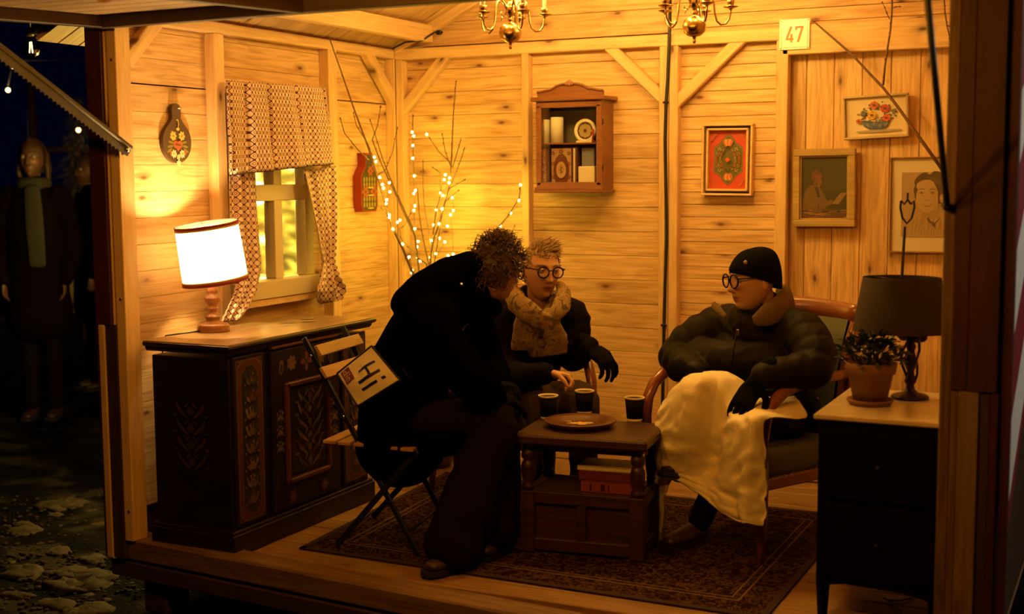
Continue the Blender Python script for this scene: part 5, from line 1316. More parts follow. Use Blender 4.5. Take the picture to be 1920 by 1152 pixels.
for x in (-0.24, 0.24):
    for y in (-0.16, 0.15): mb.lathe([(0.011, 0), (0.009, 0.002), (0, 0.0025)], 14, (x, y, TH))
mb.build('pegs', plain('peg_dark_wood', (0.05, 0.022, 0.009), 0.4), table, kind='stuff')
def on_table(x, y): return M.Translation((tb_c.x, tb_c.y, 0)) @ M.Rotation(tb_rz, 4, 'Z') @ V((x, y, 0))

# cups
def cup(px, py, label, fill=0.088):
    p = atz(px, py, 0.5); p.z = 0.5006
    t = thing('paper_cup', label, 'cup', p, group='paper cups on the table')
    MB().lathe([(0.0300, 0.013), (0.0334, 0.013), (0.0412, 0.0955), (0.0380, 0.0955)], 28).build('sleeve', CUPDARK, t)
    MB().lathe([(0.030, 0.0), (0.0318, 0.0), (0.0324, 0.012), (0.0318, 0.012), (0.040, 0.096), (0.0425, 0.099), (0.0430, 0.1025), (0.0415, 0.1035), (0.0398, 0.100), (0.033, 0.018), (0.0, 0.016)], 28).build('cup_wall', CUPPALE, t)
    MB().lathe([(0.0388, fill), (0, fill + 0.0004)], 24).build('drink', COFFEE, t)
    return t
cup(1028, 786, 'dark paper cup standing behind the rim of the wooden platter')
cup(1096, 776, 'dark paper cup in the middle at the back table edge')
cup(1190, 790, 'dark paper cup nearest the blanket')
p = atz(1088, 800, 0.5); p.z = 0.5006
pl = thing('wooden_platter', 'round brown wooden platter with a painted centre on the coffee table', 'plate', p)
PLW = plain('platter_wood', (0.10, 0.036, 0.014), 0.32, 0, 20, 0.05, vary=0.15)
MB().lathe([(0.0, 0.0), (0.11, 0.0), (0.125, 0.004), (0.150, 0.024), (0.151, 0.028), (0.147, 0.029), (0.108, 0.023), (0.098, 0.014), (0.0, 0.013)], 44).build('dish', PLW, pl)
sh = []
for (x, y, r, c, c2) in ((0, 0, 0.030, (0.62, 0.36, 0.14), (0.7, 0.5, 0.2)), (-0.03, -0.020, 0.022, (0.7, 0.46, 0.2), OCH), (0.034, 0.012, 0.020, (0.75, 0.52, 0.25), OCH), (0.02, -0.028, 0.018, (0.7, 0.44, 0.18), OCH), (-0.056, 0.004, 0.015, (0.6, 0.3, 0.12), OCH)):
    sh += flower(x, y, r, c, c2, 6)
for i in range(8): sh.append((ell(0.06 * math.cos(i * 0.8), 0.045 * math.sin(i * 0.8), 0.013, 0.004, i * 0.8), (0.20, 0.13, 0.05)))
decal('painted_centre', sh, planef((0, 0, 0.0135), (1, 0, 0), (0, 1, 0), (0, 0, 1)), pl)
# books on the base shelf
def book(x, y, z, w_, d_, h_, mat, label, name='shelf_book', rz=0.0, marks=None):
    q = on_table(x, y); t = thing(name, label, 'book', (q.x, q.y, z), tb_rz + rz, group='books under the table')
    MB().box((0, 0, 0.002), (w_, d_, 0.004), 0.001).build('back_cover', mat, t); MB().box((0, 0, h_ - 0.002), (w_, d_, 0.004), 0.001).build('front_cover', mat, t)
    MB().box((0, -d_ / 2 + 0.002, h_ / 2), (w_, 0.004, h_), 0.0015).build('spine', mat, t); MB().box((0.0, 0.002, h_ / 2), (w_ - 0.010, d_ - 0.010, h_ - 0.008), 0.001).build('pages', PAPER, t)
    if marks: decal('spine_bars', [(rect(a, h_ * 0.15, b, h_ * 0.8), c) for a, b, c in marks], planef((0, -d_ / 2, 0), (1, 0, 0), (0, 0, 1), (0, -1, 0)), t)
    return t
bz = RZ + BH - 0.0005
book(0.10, -0.03, bz, 0.225, 0.17, 0.046, plain('orange_red_cover', (0.26, 0.050, 0.016), 0.45), 'orange-red book lowest in the pile under the table', marks=[(-0.075, -0.068, (0.03, 0.01, 0.008)), (-0.03, -0.012, (0.05, 0.015, 0.01)), (0.0, 0.006, (0.03, 0.01, 0.008))])
book(0.09, -0.02, bz + 0.0465, 0.23, 0.165, 0.036, plain('deep_red_cover', (0.15, 0.022, 0.012), 0.45), 'deep red book in the middle of the pile under the table')
book(0.085, -0.01, bz + 0.083, 0.24, 0.16, 0.018, CREAM, 'pale notepad on top of the red books under the table', 'notepad')

# ------------------------------------------------------------------ folding chair
fch = thing('folding_chair', 'black steel folding chair with wooden slats under the person in the black coat', 'chair', (-2.8, 4.62, RZ))
def bar2(name, a, b, w_, t_, mat=BLACKMETAL, up=(0, 1, 0)):
    a, b = V(a), V(b); ux = (b - a).normalized(); up = V(up); uz = (up - ux * up.dot(ux)).normalized(); uy = uz.cross(ux)
    me = MB().box((0, 0, 0), ((b - a).length, w_, t_), 0.002).mesh(name); o = obj(name, me, mat, fch)
    mt = M((ux, uy, uz)).transposed().to_4x4(); mt.translation = (a + b) / 2; o.matrix_parent_inverse = basis(fch).inverted(); o.matrix_basis = mt
for y, dx in ((4.445, 0.0), (4.845, -0.072)):
    bar2('upright', (-3.14 + dx, y, 0.87), (-2.605 + dx, y, RZ + 0.002), 0.024, 0.012)
for y, dx in ((4.405, 0.0), (4.845, -0.10)):
    bar2('leg', (-2.985 + dx, y + 0.02, RZ + 0.002), (-2.59 + dx * 0.8, y + 0.02, 0.445), 0.024, 0.012)
MB().tube([(-2.985, 4.43, 0.035), (-3.085, 4.86, 0.035)], 0.006, 8).build('cross_bar', BLACKMETAL, fch, True)
MB().tube([(-2.66, 4.445, 0.09), (-2.732, 4.845, 0.09)], 0.006, 8).build('cross_bar', BLACKMETAL, fch, True)
MB().tube([(-2.66, 4.43, 0.37), (-2.745, 4.86, 0.37)], 0.005, 8).build('cross_bar', BLACKMETAL, fch, True)
for i in range(6):
    x = -2.99 + 0.074 * i
    bar2('seat_slat', (x, 4.39, 0.452), (x - 0.07, 4.87, 0.452), 0.056, 0.014, SLATW, (0, 0, 1))
dsl = V((-0.535, 0, 0.87)).normalized()
nrm = V((0.85, 0, 0.52))
for (l, r) in (((596, 659), (675, 636)), ((606, 700), (682, 676))):
    a = at(*l, 4.405); b = at(*r, 4.885)
    bar2('back_slat', a, b, 0.050, 0.014, SLATW, nrm)
for y, dx in ((4.437, 0.0), (4.838, -0.072)):
    MB().ball((-3.10 + dx, y, 0.80), 0.006, 8, 6).build('rivet', SCREW, fch, True)
MB().lathe([(0, 0.006), (0.006, 0.004), (0.007, 0)], 10, (-2.945, 4.437, 0.555), axis=(0, -1, 0)).build('rivet', SCREW, fch, True)

# shoulder bag hanging on the chair back
TL, TR, BR_, BL_ = at(697, 649, 4.40), at(750, 713, 4.36), at(671, 762, 4.36), at(632, 701, 4.40)
bag = thing('shoulder_bag', 'white bag lettered Hi with a dark red tag hanging behind the black coat', 'bag', BR_)
def bagp(u, v, h=0.0):
    p = BL_ * (1 - u) * (1 - v) + BR_ * u * (1 - v) + TR * u * v + TL * (1 - u) * v
    bul = math.sin(math.pi * u) * math.sin(math.pi * v)
    wr = 0.020 * bul * noise.noise(V((u * 3.0 + 1.5 * v, v * 2.2, 4.0))) + 0.004 * bul * noise.noise(V((u * 7 - v * 4, v * 6, 1.0)))
    return p + V((-0.25, -0.95, 0.18)) * (0.018 * bul + wr + h)
BAGW = plain('white_tarpaulin', (0.86, 0.74, 0.54), 0.28)
G = [[bagp(i / 20, j / 20) for i in range(21)] for j in range(21)]
MB().grid(G).build('front_panel', BAGW, bag, True)
mb = MB(); rim = [bagp(i / 20, 0) for i in range(21)] + [bagp(1, i / 20) for i in range(1, 21)] + [bagp(1 - i / 20, 1) for i in range(1, 21)] + [bagp(0, 1 - i / 20) for i in range(1, 21)]
mb.tube(rim, 0.0045, 6, False); mb.build('piping', CABLE, bag, True)
bk = V((0.02, 0.045, 0.0))
MB().grid([[p + bk * 0.0 for p in rim], [p + bk for p in rim], [p + bk + (sum(rim, V()) / len(rim) - p) * 0.3 for p in rim]], closed=False).build('gusset', COATBLACK, bag, True)
MB().grid([[p + bk * 1.05 for p in r] for r in G]).build('back_panel', plain('dark_red_bag_back', (0.045, 0.008, 0.006), 0.5), bag, True)
HB = (0.012, 0.010, 0.010)
def fine(poly, nu=8, nv=3):
    a, b, c, d = [V((*q, 0)) for q in poly]; out = []
    def P2(s_, t_): q = a * (1 - s_) * (1 - t_) + b * (1 - s_) * t_ + c * s_ * t_ + d * s_ * (1 - t_); return (q.x, q.y)
    for i in range(nu):
        for j in range(nv): out.append([P2(i / nu, j / nv), P2(i / nu, (j + 1) / nv), P2((i + 1) / nu, (j + 1) / nv), P2((i + 1) / nu, j / nv)])
    return out
def refine(sh):
    out = []
    for q, c in sh: out += [(p, c) for p in fine(q)] if len(q) == 4 else [(q, c)]
    return out
sh = [(q, HB) for q in (stroke((0.34, 0.46), (0.34, 0.86), 0.055), stroke((0.58, 0.34), (0.58, 0.84), 0.075), stroke((0.34, 0.66), (0.58, 0.63), 0.05), stroke((0.76, 0.30), (0.76, 0.66), 0.062), stroke((0.77, 0.76), (0.77, 0.84), 0.062))]
def sub(poly, n=6): return poly
decal('lettering', refine(sh), lambda u, v, h: bagp(u, v, 0.0022), bag, True)
TG, TW = (0.17, 0.018, 0.015), (0.62, 0.40, 0.28)
sh = [(rect(0.06, 0.08, 0.42, 0.32), TG), (ell(0.135, 0.17, 0.052, 0.055), TW), (ell(0.135, 0.17, 0.026, 0.028), TG), (stroke((0.18, 0.11), (0.18, 0.29), 0.028), TW),
      (stroke((0.245, 0.12), (0.245, 0.22), 0.034), TW), (stroke((0.245, 0.25), (0.245, 0.29), 0.034), TW), (stroke((0.31, 0.11), (0.31, 0.24), 0.026), TW), (stroke((0.31, 0.23), (0.375, 0.23), 0.026), TW), (stroke((0.375, 0.11), (0.375, 0.24), 0.026), TW)]
decal('red_tag', refine(sh[:1]), lambda u, v, h: bagp(u, v, 0.0020), bag, True, label='dark red tag')
sh = refine(sh[1:2]) + [(q, c) for q, c in refine(sh[2:])]
decal('tag_lettering', sh, lambda u, v, h: bagp(u, v, 0.0026 + h), bag, True, lift=0.0001)
MB().tube([TL + V((0.0, 0.01, -0.01)), TL + V((0.035, 0.03, 0.01)), TL + V((0.10, 0.05, 0.10)), TL + V((0.18, 0.06, 0.24))], 0.010, 6, flat=0.4).build('strap', COATBLACK, bag, True)

# ------------------------------------------------------------------ armchairs
def armchair(label, loc, rz):
    t = thing('armchair', label, 'chair', loc, rz, group='cherry wood armchairs')
    def rb(name, c, d, bev, mat, seg=3):
        bm = bmesh.new(); bmesh.ops.create_cube(bm, size=1.0)
        bmesh.ops.scale(bm, vec=d, verts=bm.verts); bmesh.ops.bevel(bm, geom=bm.edges[:], offset=bev, segments=seg, affect='EDGES', profile=0.5)
        bmesh.ops.translate(bm, vec=c, verts=bm.verts); me = bpy.data.meshes.new(name); bm.to_mesh(me); bm.free()
        me.polygons.foreach_set('use_smooth', [True] * len(me.polygons)); return obj(name, me, mat, t)
    rb('seat', (0, -0.01, 0.375), (0.56, 0.52, 0.13), 0.04, LEATHER)
    MB().box((0, -0.01, 0.30), (0.57, 0.51, 0.05), 0.006).build('seat_rail', CHERRY, t)
    pn = MB()
    def bk(x, v, d=0.0): z = 0.40 + 0.52 * v; return V((x, 0.235 + 0.10 * v * v + 0.05 * (1 - (x / 0.30) ** 2) - 0.03 + d, z))
    pn.grid([[bk(-0.25 + 0.5 * i / 12, j / 10, -0.018 * math.sin(math.pi * i / 12) * math.sin(math.pi * j / 10)) for i in range(13)] for j in range(11)])
    pn.grid([[bk(-0.25 + 0.5 * i / 12, j / 10, 0.028) for i in range(13)] for j in range(11)])
    pn.build('back_panel', LEATHER, t)
    MB().tube([bk(-0.30 + 0.6 * i / 12, 1.04) + V((0, 0.012, 0.012 * (1 - abs(i - 6) / 6))) for i in range(13)], [0.022] * 13, 10, flat=2.0).build('top_rail', CHERRY, t)
    MB().tube([bk(-0.27 + 0.54 * i / 8, 0.0) + V((0, 0.012, 0)) for i in range(9)], 0.022, 8).build('lower_back_rail', CHERRY, t)
    for sx in (-1, 1):
        st = MB()
        for dx, r in ((0.0, 0.017), (0.022, 0.013), (-0.02, 0.012)):
            st.tube([(sx * (0.285 + dx), 0.25, 0.28), (sx * (0.285 + dx), 0.245, 0.45), (sx * (0.283 + dx), 0.258, 0.62), (sx * (0.285 + dx), 0.288, 0.80), (sx * (0.292 + dx), 0.335, 0.93), (sx * (0.305 + dx), 0.375, 0.985), (sx * (0.315 + dx), 0.40, 1.0)], [r * 1.1] * 5 + [r, r * 0.9], 10)
        st.build('back_stile', CHERRY, t)
        MB().tube([(sx * 0.285, 0.24, 0.30), (sx * 0.285, 0.26, 0.15), (sx * 0.285, 0.30, 0.0)], [0.024, 0.02, 0.017], 10).build('leg', CHERRY, t)
        pth = [(0.295, 0.265, 0.700), (0.318, 0.16, 0.706), (0.33, 0.04, 0.706), (0.335, -0.08, 0.700), (0.335, -0.17, 0.682), (0.334, -0.235, 0.640), (0.332, -0.272, 0.58), (0.330, -0.285, 0.50), (0.326, -0.282, 0.42)]
        MB().tube([(sx * x, y, z) for x, y, z in pth], [0.020, 0.023, 0.025, 0.026, 0.026, 0.025, 0.024, 0.023, 0.023], 12).build('arm', CHERRY, t)
        MB().tube([(sx * 0.326, -0.280, 0.42), (sx * 0.318, -0.270, 0.30), (sx * 0.312, -0.262, 0.15), (sx * 0.310, -0.27, 0.0)], [0.023, 0.024, 0.019, 0.016], 12).build('leg', CHERRY, t)
        for v in (0.35, 0.62, 0.85): MB().ball(bk(sx * 0.17, v, -0.022), (0.010, 0.005, 0.010), 8, 6).build('back_stud', plain('copper_stud_%d_%d' % (sx, int(v * 100)), (0.40, 0.17, 0.06), 0.3, 0.8), t)
    mb = MB()
    for i in range(26):
        for sx in (-1, 1): mb.ball((sx * 0.281, -0.25 + 0.019 * i, 0.325), (0.003, 0.005, 0.005), 6, 4)
        mb.ball((-0.26 + 0.0208 * i, -0.271, 0.325), (0.005, 0.003, 0.005), 6, 4)
    mb.build('upholstery_nails', plain('dull_brass_nail', (0.35, 0.22, 0.08), 0.35, 0.8), t, kind='stuff')
    return t
CH_C = armchair('cherry wood armchair holding the person in the black hat', (-1.475, 5.29, RZ), R_(-26.8))
ch_b = V((-2.71, 5.46, RZ))
def copy_tree(o, parent=None):
    c = o.copy(); COL.objects.link(c)
    if parent: c.parent = parent
    for k in list(o.children): copy_tree(k, c)
    return c
CH_B = copy_tree(CH_C); CH_B.location = ch_b; CH_B.rotation_euler = (0, 0, R_(45)); CH_B['label'] = 'cherry wood armchair holding the person in the patterned scarf'

# ------------------------------------------------------------------ black cabinet with marble top, lamp and plant
fl_ = atz(1525, 776, 0.72)
bcab = thing('black_cabinet', 'black side cabinet with pale marble top behind the door post', 'cabinet', (fl_.x + 0.21, fl_.y + 0.29, 0))
X0, X1, Y0, Y1 = fl_.x + 0.015, fl_.x + 0.43, fl_.y + 0.015, fl_.y + 0.59
zl = at(1655, 1103, Y0).z
MB().box(((X0 + X1) / 2, (Y0 + Y1) / 2, (0.70 + zl) / 2), (X1 - X0, Y1 - Y0, 0.70 - zl), 0.004).build('carcass', BLACKWOOD, bcab, True)
MB().box(((X0 + X1) / 2, (Y0 + Y1) / 2, 0.71), (X1 - X0 + 0.03, Y1 - Y0 + 0.03, 0.02), 0.005).build('marble_top', MARBLE, bcab, True)
for (c0_, c1_) in ((0.43, 0.67), (zl + 0.02, 0.41)):
    d_ = MB().box(((X0 + X1) / 2, Y0 - 0.006, (c0_ + c1_) / 2), (X1 - X0 - 0.04, 0.014, c1_ - c0_), 0.004).build('drawer' if c0_ > 0.4 else 'door', BLACKWOOD, bcab, True)
    MB().ball(((X0 + X1) / 2, Y0 - 0.022, (c0_ + c1_) / 2), 0.010, 10, 8).build('knob', DARKMETAL, d_, True)
MB().prism([(X0, zl), (X1, zl), (X1, zl - 0.035), (X0 + 0.30, zl - 0.012), (X0 + 0.1, zl - 0.004), (X0, zl - 0.02)], 0.015, ((0, Y0, 0), (1, 0, 0), (0, 0, 1), (0, 1, 0))).build('shaped_apron', BLACKWOOD, bcab, True)
for x in (X0 + 0.02, X1 - 0.02):
    for y in (Y0 + 0.02, Y1 - 0.02): MB().tube([(x, y, zl + 0.02), (x, y, 0.0)], [0.026, 0.017], 4, smooth=False).build('leg', BLACKWOOD, bcab, True)
p = atz(1706, 747, 0.7205)
rl = thing('dark_table_lamp', 'unlit dark lamp with brown shade and tall loop handle on the marble top', 'lamp', (p.x, p.y, 0.7205))
MB().lathe([(0.066, 0), (0.068, 0.006), (0.060, 0.014), (0.030, 0.022), (0.016, 0.034), (0.014, 0.05), (0.022, 0.062), (0.016, 0.078), (0.012, 0.10), (0.020, 0.118), (0.026, 0.135), (0.018, 0.155), (0.013, 0.175), (0.018, 0.19), (0.012, 0.205), (0.010, 0.26)], 24).build('foot', plain('aged_bronze', (0.05, 0.026, 0.012), 0.35, 0.8), rl)
mb = MB()
for k in range(3):
    a0_ = k * 2.09; mb.tube([((0.016 + 0.018 * math.sin(q * 0.5)) * math.cos(a0_ + q * 0.45), (0.016 + 0.018 * math.sin(q * 0.5)) * math.sin(a0_ + q * 0.45), 0.06 + q * 0.03) for q in range(6)], 0.005, 6)
for k in range(7):
    a = k * 0.9; mb.ball((0.035 * math.cos(a), 0.035 * math.sin(a), 0.225 + 0.012 * (k % 3)), (0.022, 0.012, 0.018), 8, 6, M.Rotation(a, 3, 'Z'))
mb.build('scroll_ornament', plain('aged_bronze_scroll', (0.03, 0.016, 0.008), 0.4, 0.7), rl)
zt_ = at(1690, 520, p.y).z - 0.7205; zb_ = at(1690, 622, p.y).z - 0.7205
sx_ = (at(1765, 520, p.y) - at(1618, 520, p.y)).length / 2; cxs = at(1691, 520, p.y).x - p.x
mb = MB(); mb.grid([[(cxs + r * math.cos(a), r * 0.8 * math.sin(a), z) for a in [2 * math.pi * i / 40 for i in range(40)]] for r, z in ((sx_ * 1.26, zb_), (sx_ * 1.24, zb_ + 0.004), (sx_, zt_), (sx_ - 0.004, zt_), (sx_ * 1.24 - 0.005, zb_ + 0.004))], closed=True)
mb.build('lamp_shade', SHADEBROWN, rl)
mb = MB(); mb.tube([(cxs * 0.3, 0, 0.2), (cxs, 0, zt_ - 0.01), (cxs + 0.006, 0, at(1698, 425, p.y).z - 0.7205)], 0.0055, 8)
for a in (0.5, 2.6, 4.7): mb.tube([(cxs, 0, zt_ - 0.012), (cxs + (sx_ - 0.004) * math.cos(a), (sx_ - .004) * 0.8 * math.sin(a), zt_ - 0.004)], 0.002, 5)
mb.build('stem', DARKMETAL, rl)
lc = at(1701, 398, p.y) - V((p.x, p.y, 0.7205)); lc.y = 0
q_ = 5.0 / F
mb = MB(); mb.tube([lc + V((x * q_, 0, z * q_)) for x, z in ((-11, 20), (-12, 8), (-8, -10), (0, -20), (8, -10), (12, 8), (11, 20), (6, 14))], 0.0042, 8); mb.tube([lc + V((-11 * q_, 0, 20 * q_)), lc + V((-5 * q_, 0, 14 * q_)), lc + V((0, 0, 22 * q_)), lc + V((0, 0, 34 * q_))], 0.0040, 8); mb.tube([lc + V((0, 0, 22 * q_)), lc + V((6 * q_, 0, 14 * q_))], 0.0036, 8)
mb.build('loop_handle', DARKMETAL, rl)
p = atz(1631, 758, 0.7205)
pt = thing('potted_plant', 'small leafy plant in a terracotta pot with saucer on the marble top', 'plant', (p.x, p.y, 0.7205))
MB().lathe([(0.0, 0.0), (0.070, 0.0), (0.082, 0.016), (0.082, 0.020), (0.076, 0.020), (0.066, 0.008), (0.0, 0.008)], 32).build('saucer', TERRACOTTA, pt)
MB().lathe([(0.0, 0.009), (0.058, 0.009), (0.078, 0.112), (0.086, 0.113), (0.092, 0.150), (0.086, 0.152), (0.080, 0.130), (0.0, 0.128)], 32).build('pot', TERRACOTTA, pt)
MB().lathe([(0.080, 0.135), (0.0, 0.138)], 20).build('soil', SOIL, pt)
mb = MB(); r5 = random.Random(5)
for i in range(46):
    a = r5.uniform(0, 6.28); e = r5.uniform(0.15, 1.5); r = 0.115 * r5.uniform(0.6, 1); c = V((r * math.cos(e) * math.cos(a), r * math.cos(e) * math.sin(a), 0.150 + r * 0.75 * math.sin(e)))
    mb.tube([(0.03 * math.cos(a), 0.03 * math.sin(a), 0.134), c * 0.6 + V((0, 0, 0.06)), c], 0.0013, 4)
mb.build('stems', LEAF, pt, kind='stuff')
lm = MB().grid([[V((x, w_ * s_ * 0.5, 0.006 * math.sin(x * 70) + abs(s_) * 0.004)) for s_ in (-1, 0, 1)] for x, w_ in ((0, 0.003), (0.006, 0.013), (0.014, 0.018), (0.022, 0.013), (0.028, 0.001))]).mesh('leaf'); lm.materials.append(LEAF)
for i in range(280):
    a = r5.uniform(0, 6.28); e = r5.uniform(-0.35, 1.55); r = 0.118 * r5.uniform(0.55, 1.0)
    o = bpy.data.objects.new('leaf', lm); COL.objects.link(o); o.parent = pt
    o.location = (r * math.cos(e) * math.cos(a), r * math.cos(e) * math.sin(a), 0.165 + r * 0.72 * math.sin(e)); o.rotation_euler = (r5.uniform(-0.7, 0.7), r5.uniform(-0.7, 0.5) - 0.2, a + r5.uniform(-0.8, 0.8))
fcb = [atz(1714, 1114, 0.005), atz(1708, 1122, 0.005), atz(1690, 1127, 0.005), atz(1668, 1126, 0.005), atz(1657, 1122, 0.005), atz(1672, 1130, 0.005), atz(1684, 1142, 0.005), atz(1690, 1152, 0.005), atz(1693, 1175, 0.005)]
cb = thing('floor_cable', 'thin black cable looping on the floor boards beneath the black cabinet', 'cable', fcb[0])
MB().tube(fcb, 0.0032, 6).build('cable', CABLE, cb, True)
# ------------------------------------------------------------------ people
def skin_mat():
    m, nt, b = nt_new('skin')
    a = node(nt, 'ShaderNodeAttribute', attribute_name='Col'); L(nt, a.outputs['Color'], b.inputs['Base Color'])
    b.inputs['Roughness'].default_value = 0.45; b.inputs['Subsurface Weight'].default_value = 0.08; b.inputs['Subsurface Radius'].default_value = (0.012, 0.005, 0.003); b.inputs['Subsurface Scale'].default_value = 1.0
    tc = node(nt, 'ShaderNodeTexCoord'); n = node(nt, 'ShaderNodeTexNoise'); n.inputs['Scale'].default_value = 180; L(nt, tc.outputs['Object'], n.inputs['Vector']); bump(nt, b, n.outputs[0], 0.15, 0.001)
    return m
SKIN = skin_mat()
def headframe(c, f, roll=0.0):
    f = V(f).normalized(); l = V((0, 0, 1)).cross(f).normalized(); u = f.cross(l)
    if roll: q = M.Rotation(roll, 3, f); l = q @ l; u = q @ u
    m = M((f, l, u)).transposed().to_4x4(); m.translation = V(c); return m
def g2(a, b, sa, sb): return np.exp(-(a / sa) ** 2 - (b / sb) ** 2)
def head_pts(n=72, m=52):
    rows = []
    th = np.linspace(0, 2 * math.pi, n, endpoint=False)
    for j in range(1, m):
        ph = math.pi * j / m - math.pi / 2
        dx, dy, dz = np.cos(ph) * np.cos(th), np.cos(ph) * np.sin(th), np.full(n, math.sin(ph))
        rows.append(np.stack([dx, dy, dz], 1))
    d = np.concatenate([[[0, 0, -1.0]]] + rows + [[[0, 0, 1.0]]])
    dx, dy, dz = d[:, 0], d[:, 1], d[:, 2]
    x = dx * 0.093; y = dy * 0.074; z = dz * 0.116
    sz = np.clip(-dz, 0, 0.9999); cp = np.sqrt(1 - sz ** 2); cpn = (1 - sz ** 3.0) ** (1 / 3.0)
    x = np.where(dx > 0, x * (1 + (cpn / np.maximum(cp, 0.05) - 1) * np.clip(dx / np.maximum(cp, 0.05), 0, 1)), x)
    y = y * (1 + 0.45 * (cpn / np.maximum(cp, 0.05) - 1))
    low = np.clip(-z / 0.116, 0, 1)
    front = np.clip(dx, 0, 1); back = np.clip(-dx, 0, 1)
    y = y * (1 - 0.34 * low ** 1.3)
    x = np.where(dx > 0, x * (1 - 0.10 * low) , x * (1 - 0.55 * low ** 0.8) * 1.03)
    x = x + 0.010 * low ** 2                                        # jaw forward
    y = y * (1 + 0.05 * np.exp(-((z - 0.035) / 0.05) ** 2) * back)
    ff = np.clip((dx - 0.15) / 0.5, 0, 1)
    ff = ff * ff * (3 - 2 * ff)
    ay = np.abs(y)
    prof = np.clip((0.030 - z) / 0.060, 0, 1) * np.exp(-np.clip(-(z + 0.030) / 0.007, 0, 9) ** 2)
    h = 0.026 * prof * np.exp(-(y / 0.0105) ** 2)
    h += 0.010 * g2(ay - 0.011, z + 0.027, 0.0075, 0.008)
    h += -0.012 * g2(ay - 0.031, z - 0.014, 0.017, 0.012)
    h += 0.005 * g2(ay - 0.030, z - 0.032, 0.024, 0.008)
    h += 0.005 * g2(ay - 0.040, z + 0.018, 0.017, 0.018)
    h += 0.006 * g2(y, z + 0.0545, 0.020, 0.0050) + 0.007 * g2(y, z + 0.0665, 0.018, 0.0058) - 0.004 * g2(y, z + 0.0605, 0.022, 0.0028)
    h += -0.004 * g2(y, z + 0.077, 0.020, 0.006) + 0.008 * g2(y, z + 0.096, 0.020, 0.013)
    h += -0.003 * g2(ay - 0.028, z + 0.045, 0.006, 0.016)
    x = x + h * ff
    return np.stack([x, y, z], 1), n, m
_HP, _HN, _HM = head_pts()
def add_head(mb, hm, s=1.0):
    n, m = _HN, _HM
    pts = [hm @ V(p * s) for p in _HP.astype(float)]
    top = len(pts) - 1; fs = []
    for i in range(n):
        k = (i + 1) % n
        fs.append([0, 1 + k, 1 + i]); fs.append([top, 1 + (m - 2) * n + i, 1 + (m - 2) * n + k])
        for j in range(m - 2): fs.append([1 + j * n + i, 1 + j * n + k, 1 + (j + 1) * n + k, 1 + (j + 1) * n + i])
    mb.add(pts, fs, True)
    for sg in (-1, 1):
        rot = hm.to_3x3() @ M.Rotation(R_(sg * 22), 3, 'Z') @ M.Rotation(R_(-12), 3, 'Y')
        mb.ball(hm @ V((-0.012 * s, sg * 0.077 * s, -0.004 * s)), (0.018 * s, 0.007 * s, 0.031 * s), 14, 10, rot)
        mb.ball(hm @ V((-0.008 * s, sg * 0.075 * s, -0.022 * s)), (0.010 * s, 0.007 * s, 0.013 * s), 10, 8, rot)
def paint_body(me, hm, base, s=1.0, lip=(0.30, 0.085, 0.055), brow=(0.05, 0.03, 0.018), cheek=(0.44, 0.19, 0.11)):
    co = mesh_np(me); inv = np.array(hm.inverted()); p = (co @ inv[:3, :3].T + inv[:3, 3]) / s
    c = np.tile(np.array(base), (len(co), 1)); fr = np.clip((p[:, 0] - 0.045) / 0.02, 0, 1)
    def mixin(w, col):
        w = np.clip(w * fr, 0, 1)[:, None]; return c * (1 - w) + np.array(col) * w
    ay = np.abs(p[:, 1])
    c = mixin(0.55 * g2(ay - 0.042, p[:, 2] + 0.020, 0.022, 0.020), cheek)
    c = mixin(0.95 * np.clip(1.5 * g2(p[:, 1], p[:, 2] + 0.0605, 0.021, 0.0095), 0, 1), lip)
    c = mixin(1.0 * np.clip(2.0 * g2(p[:, 1], p[:, 2] + 0.0605, 0.021, 0.0022) - 0.4, 0, 1), (0.10, 0.02, 0.015))
    c = mixin(0.9 * np.clip(1.6 * g2(ay - 0.031, p[:, 2] - 0.033 + (ay - 0.031) ** 2 * 6, 0.019, 0.0042), 0, 1), brow)
    c = mixin(0.6 * g2(ay - 0.0095, p[:, 2] + 0.0375, 0.004, 0.003), (0.08, 0.02, 0.015))
    c = mixin(0.45 * g2(ay - 0.031, p[:, 2] - 0.012, 0.019, 0.009), (base[0] * 0.55, base[1] * 0.42, base[2] * 0.42))
    ca = me.color_attributes.new('Col', 'FLOAT_COLOR', 'POINT')
    d = np.concatenate([c, np.ones((len(c), 1))], 1).astype(np.float32); ca.data.foreach_set('color', d.ravel())
def eyes(parent, hm, s=1.0, look=(0, 0)):
    for sg in (-1, 1):
        c = V((0.0735, sg * 0.0315, 0.0125)) * s
        e = MB().ball(hm @ c, 0.0128 * s, 16, 12).build('eye', EYEWHITE, parent, True)
        d = V((1, look[0], look[1])).normalized()
        MB().ball(hm @ (c + d * 0.0092 * s), (0.0050 * s,) * 3, 12, 8).build('iris', IRIS, e, True)
        ld = MB(); rows = []
        for a in (0.15, 0.45, 0.8, 1.15, 1.5): rows.append([hm @ (c + V((math.cos(b) * math.cos(a), math.sin(b) * math.cos(a), math.sin(a))) * 0.0140 * s) for b in [-1.35 + 2.7 * i / 10 for i in range(11)]])
        ld.grid(rows); rows = []
        for a in (-0.42, -0.7, -1.1, -1.45): rows.append([hm @ (c + V((math.cos(b) * math.cos(a), math.sin(b) * math.cos(a), math.sin(a))) * 0.0138 * s) for b in [-1.35 + 2.7 * i / 10 for i in range(11)]])
        ld.grid(rows); ld.build('eyelid', LIDM, e, True)
        MB().tube([hm @ (c + V((math.cos(b) * math.cos(0.15), math.sin(b) * math.cos(0.15), math.sin(0.15))) * 0.0146 * s) for b in [-1.2 + 2.4 * i / 8 for i in range(9)]], 0.0009, 5).build('lash_line', CABLE, e, True)
LIDM = plain('eyelid_skin', (0.34, 0.17, 0.10), 0.5)
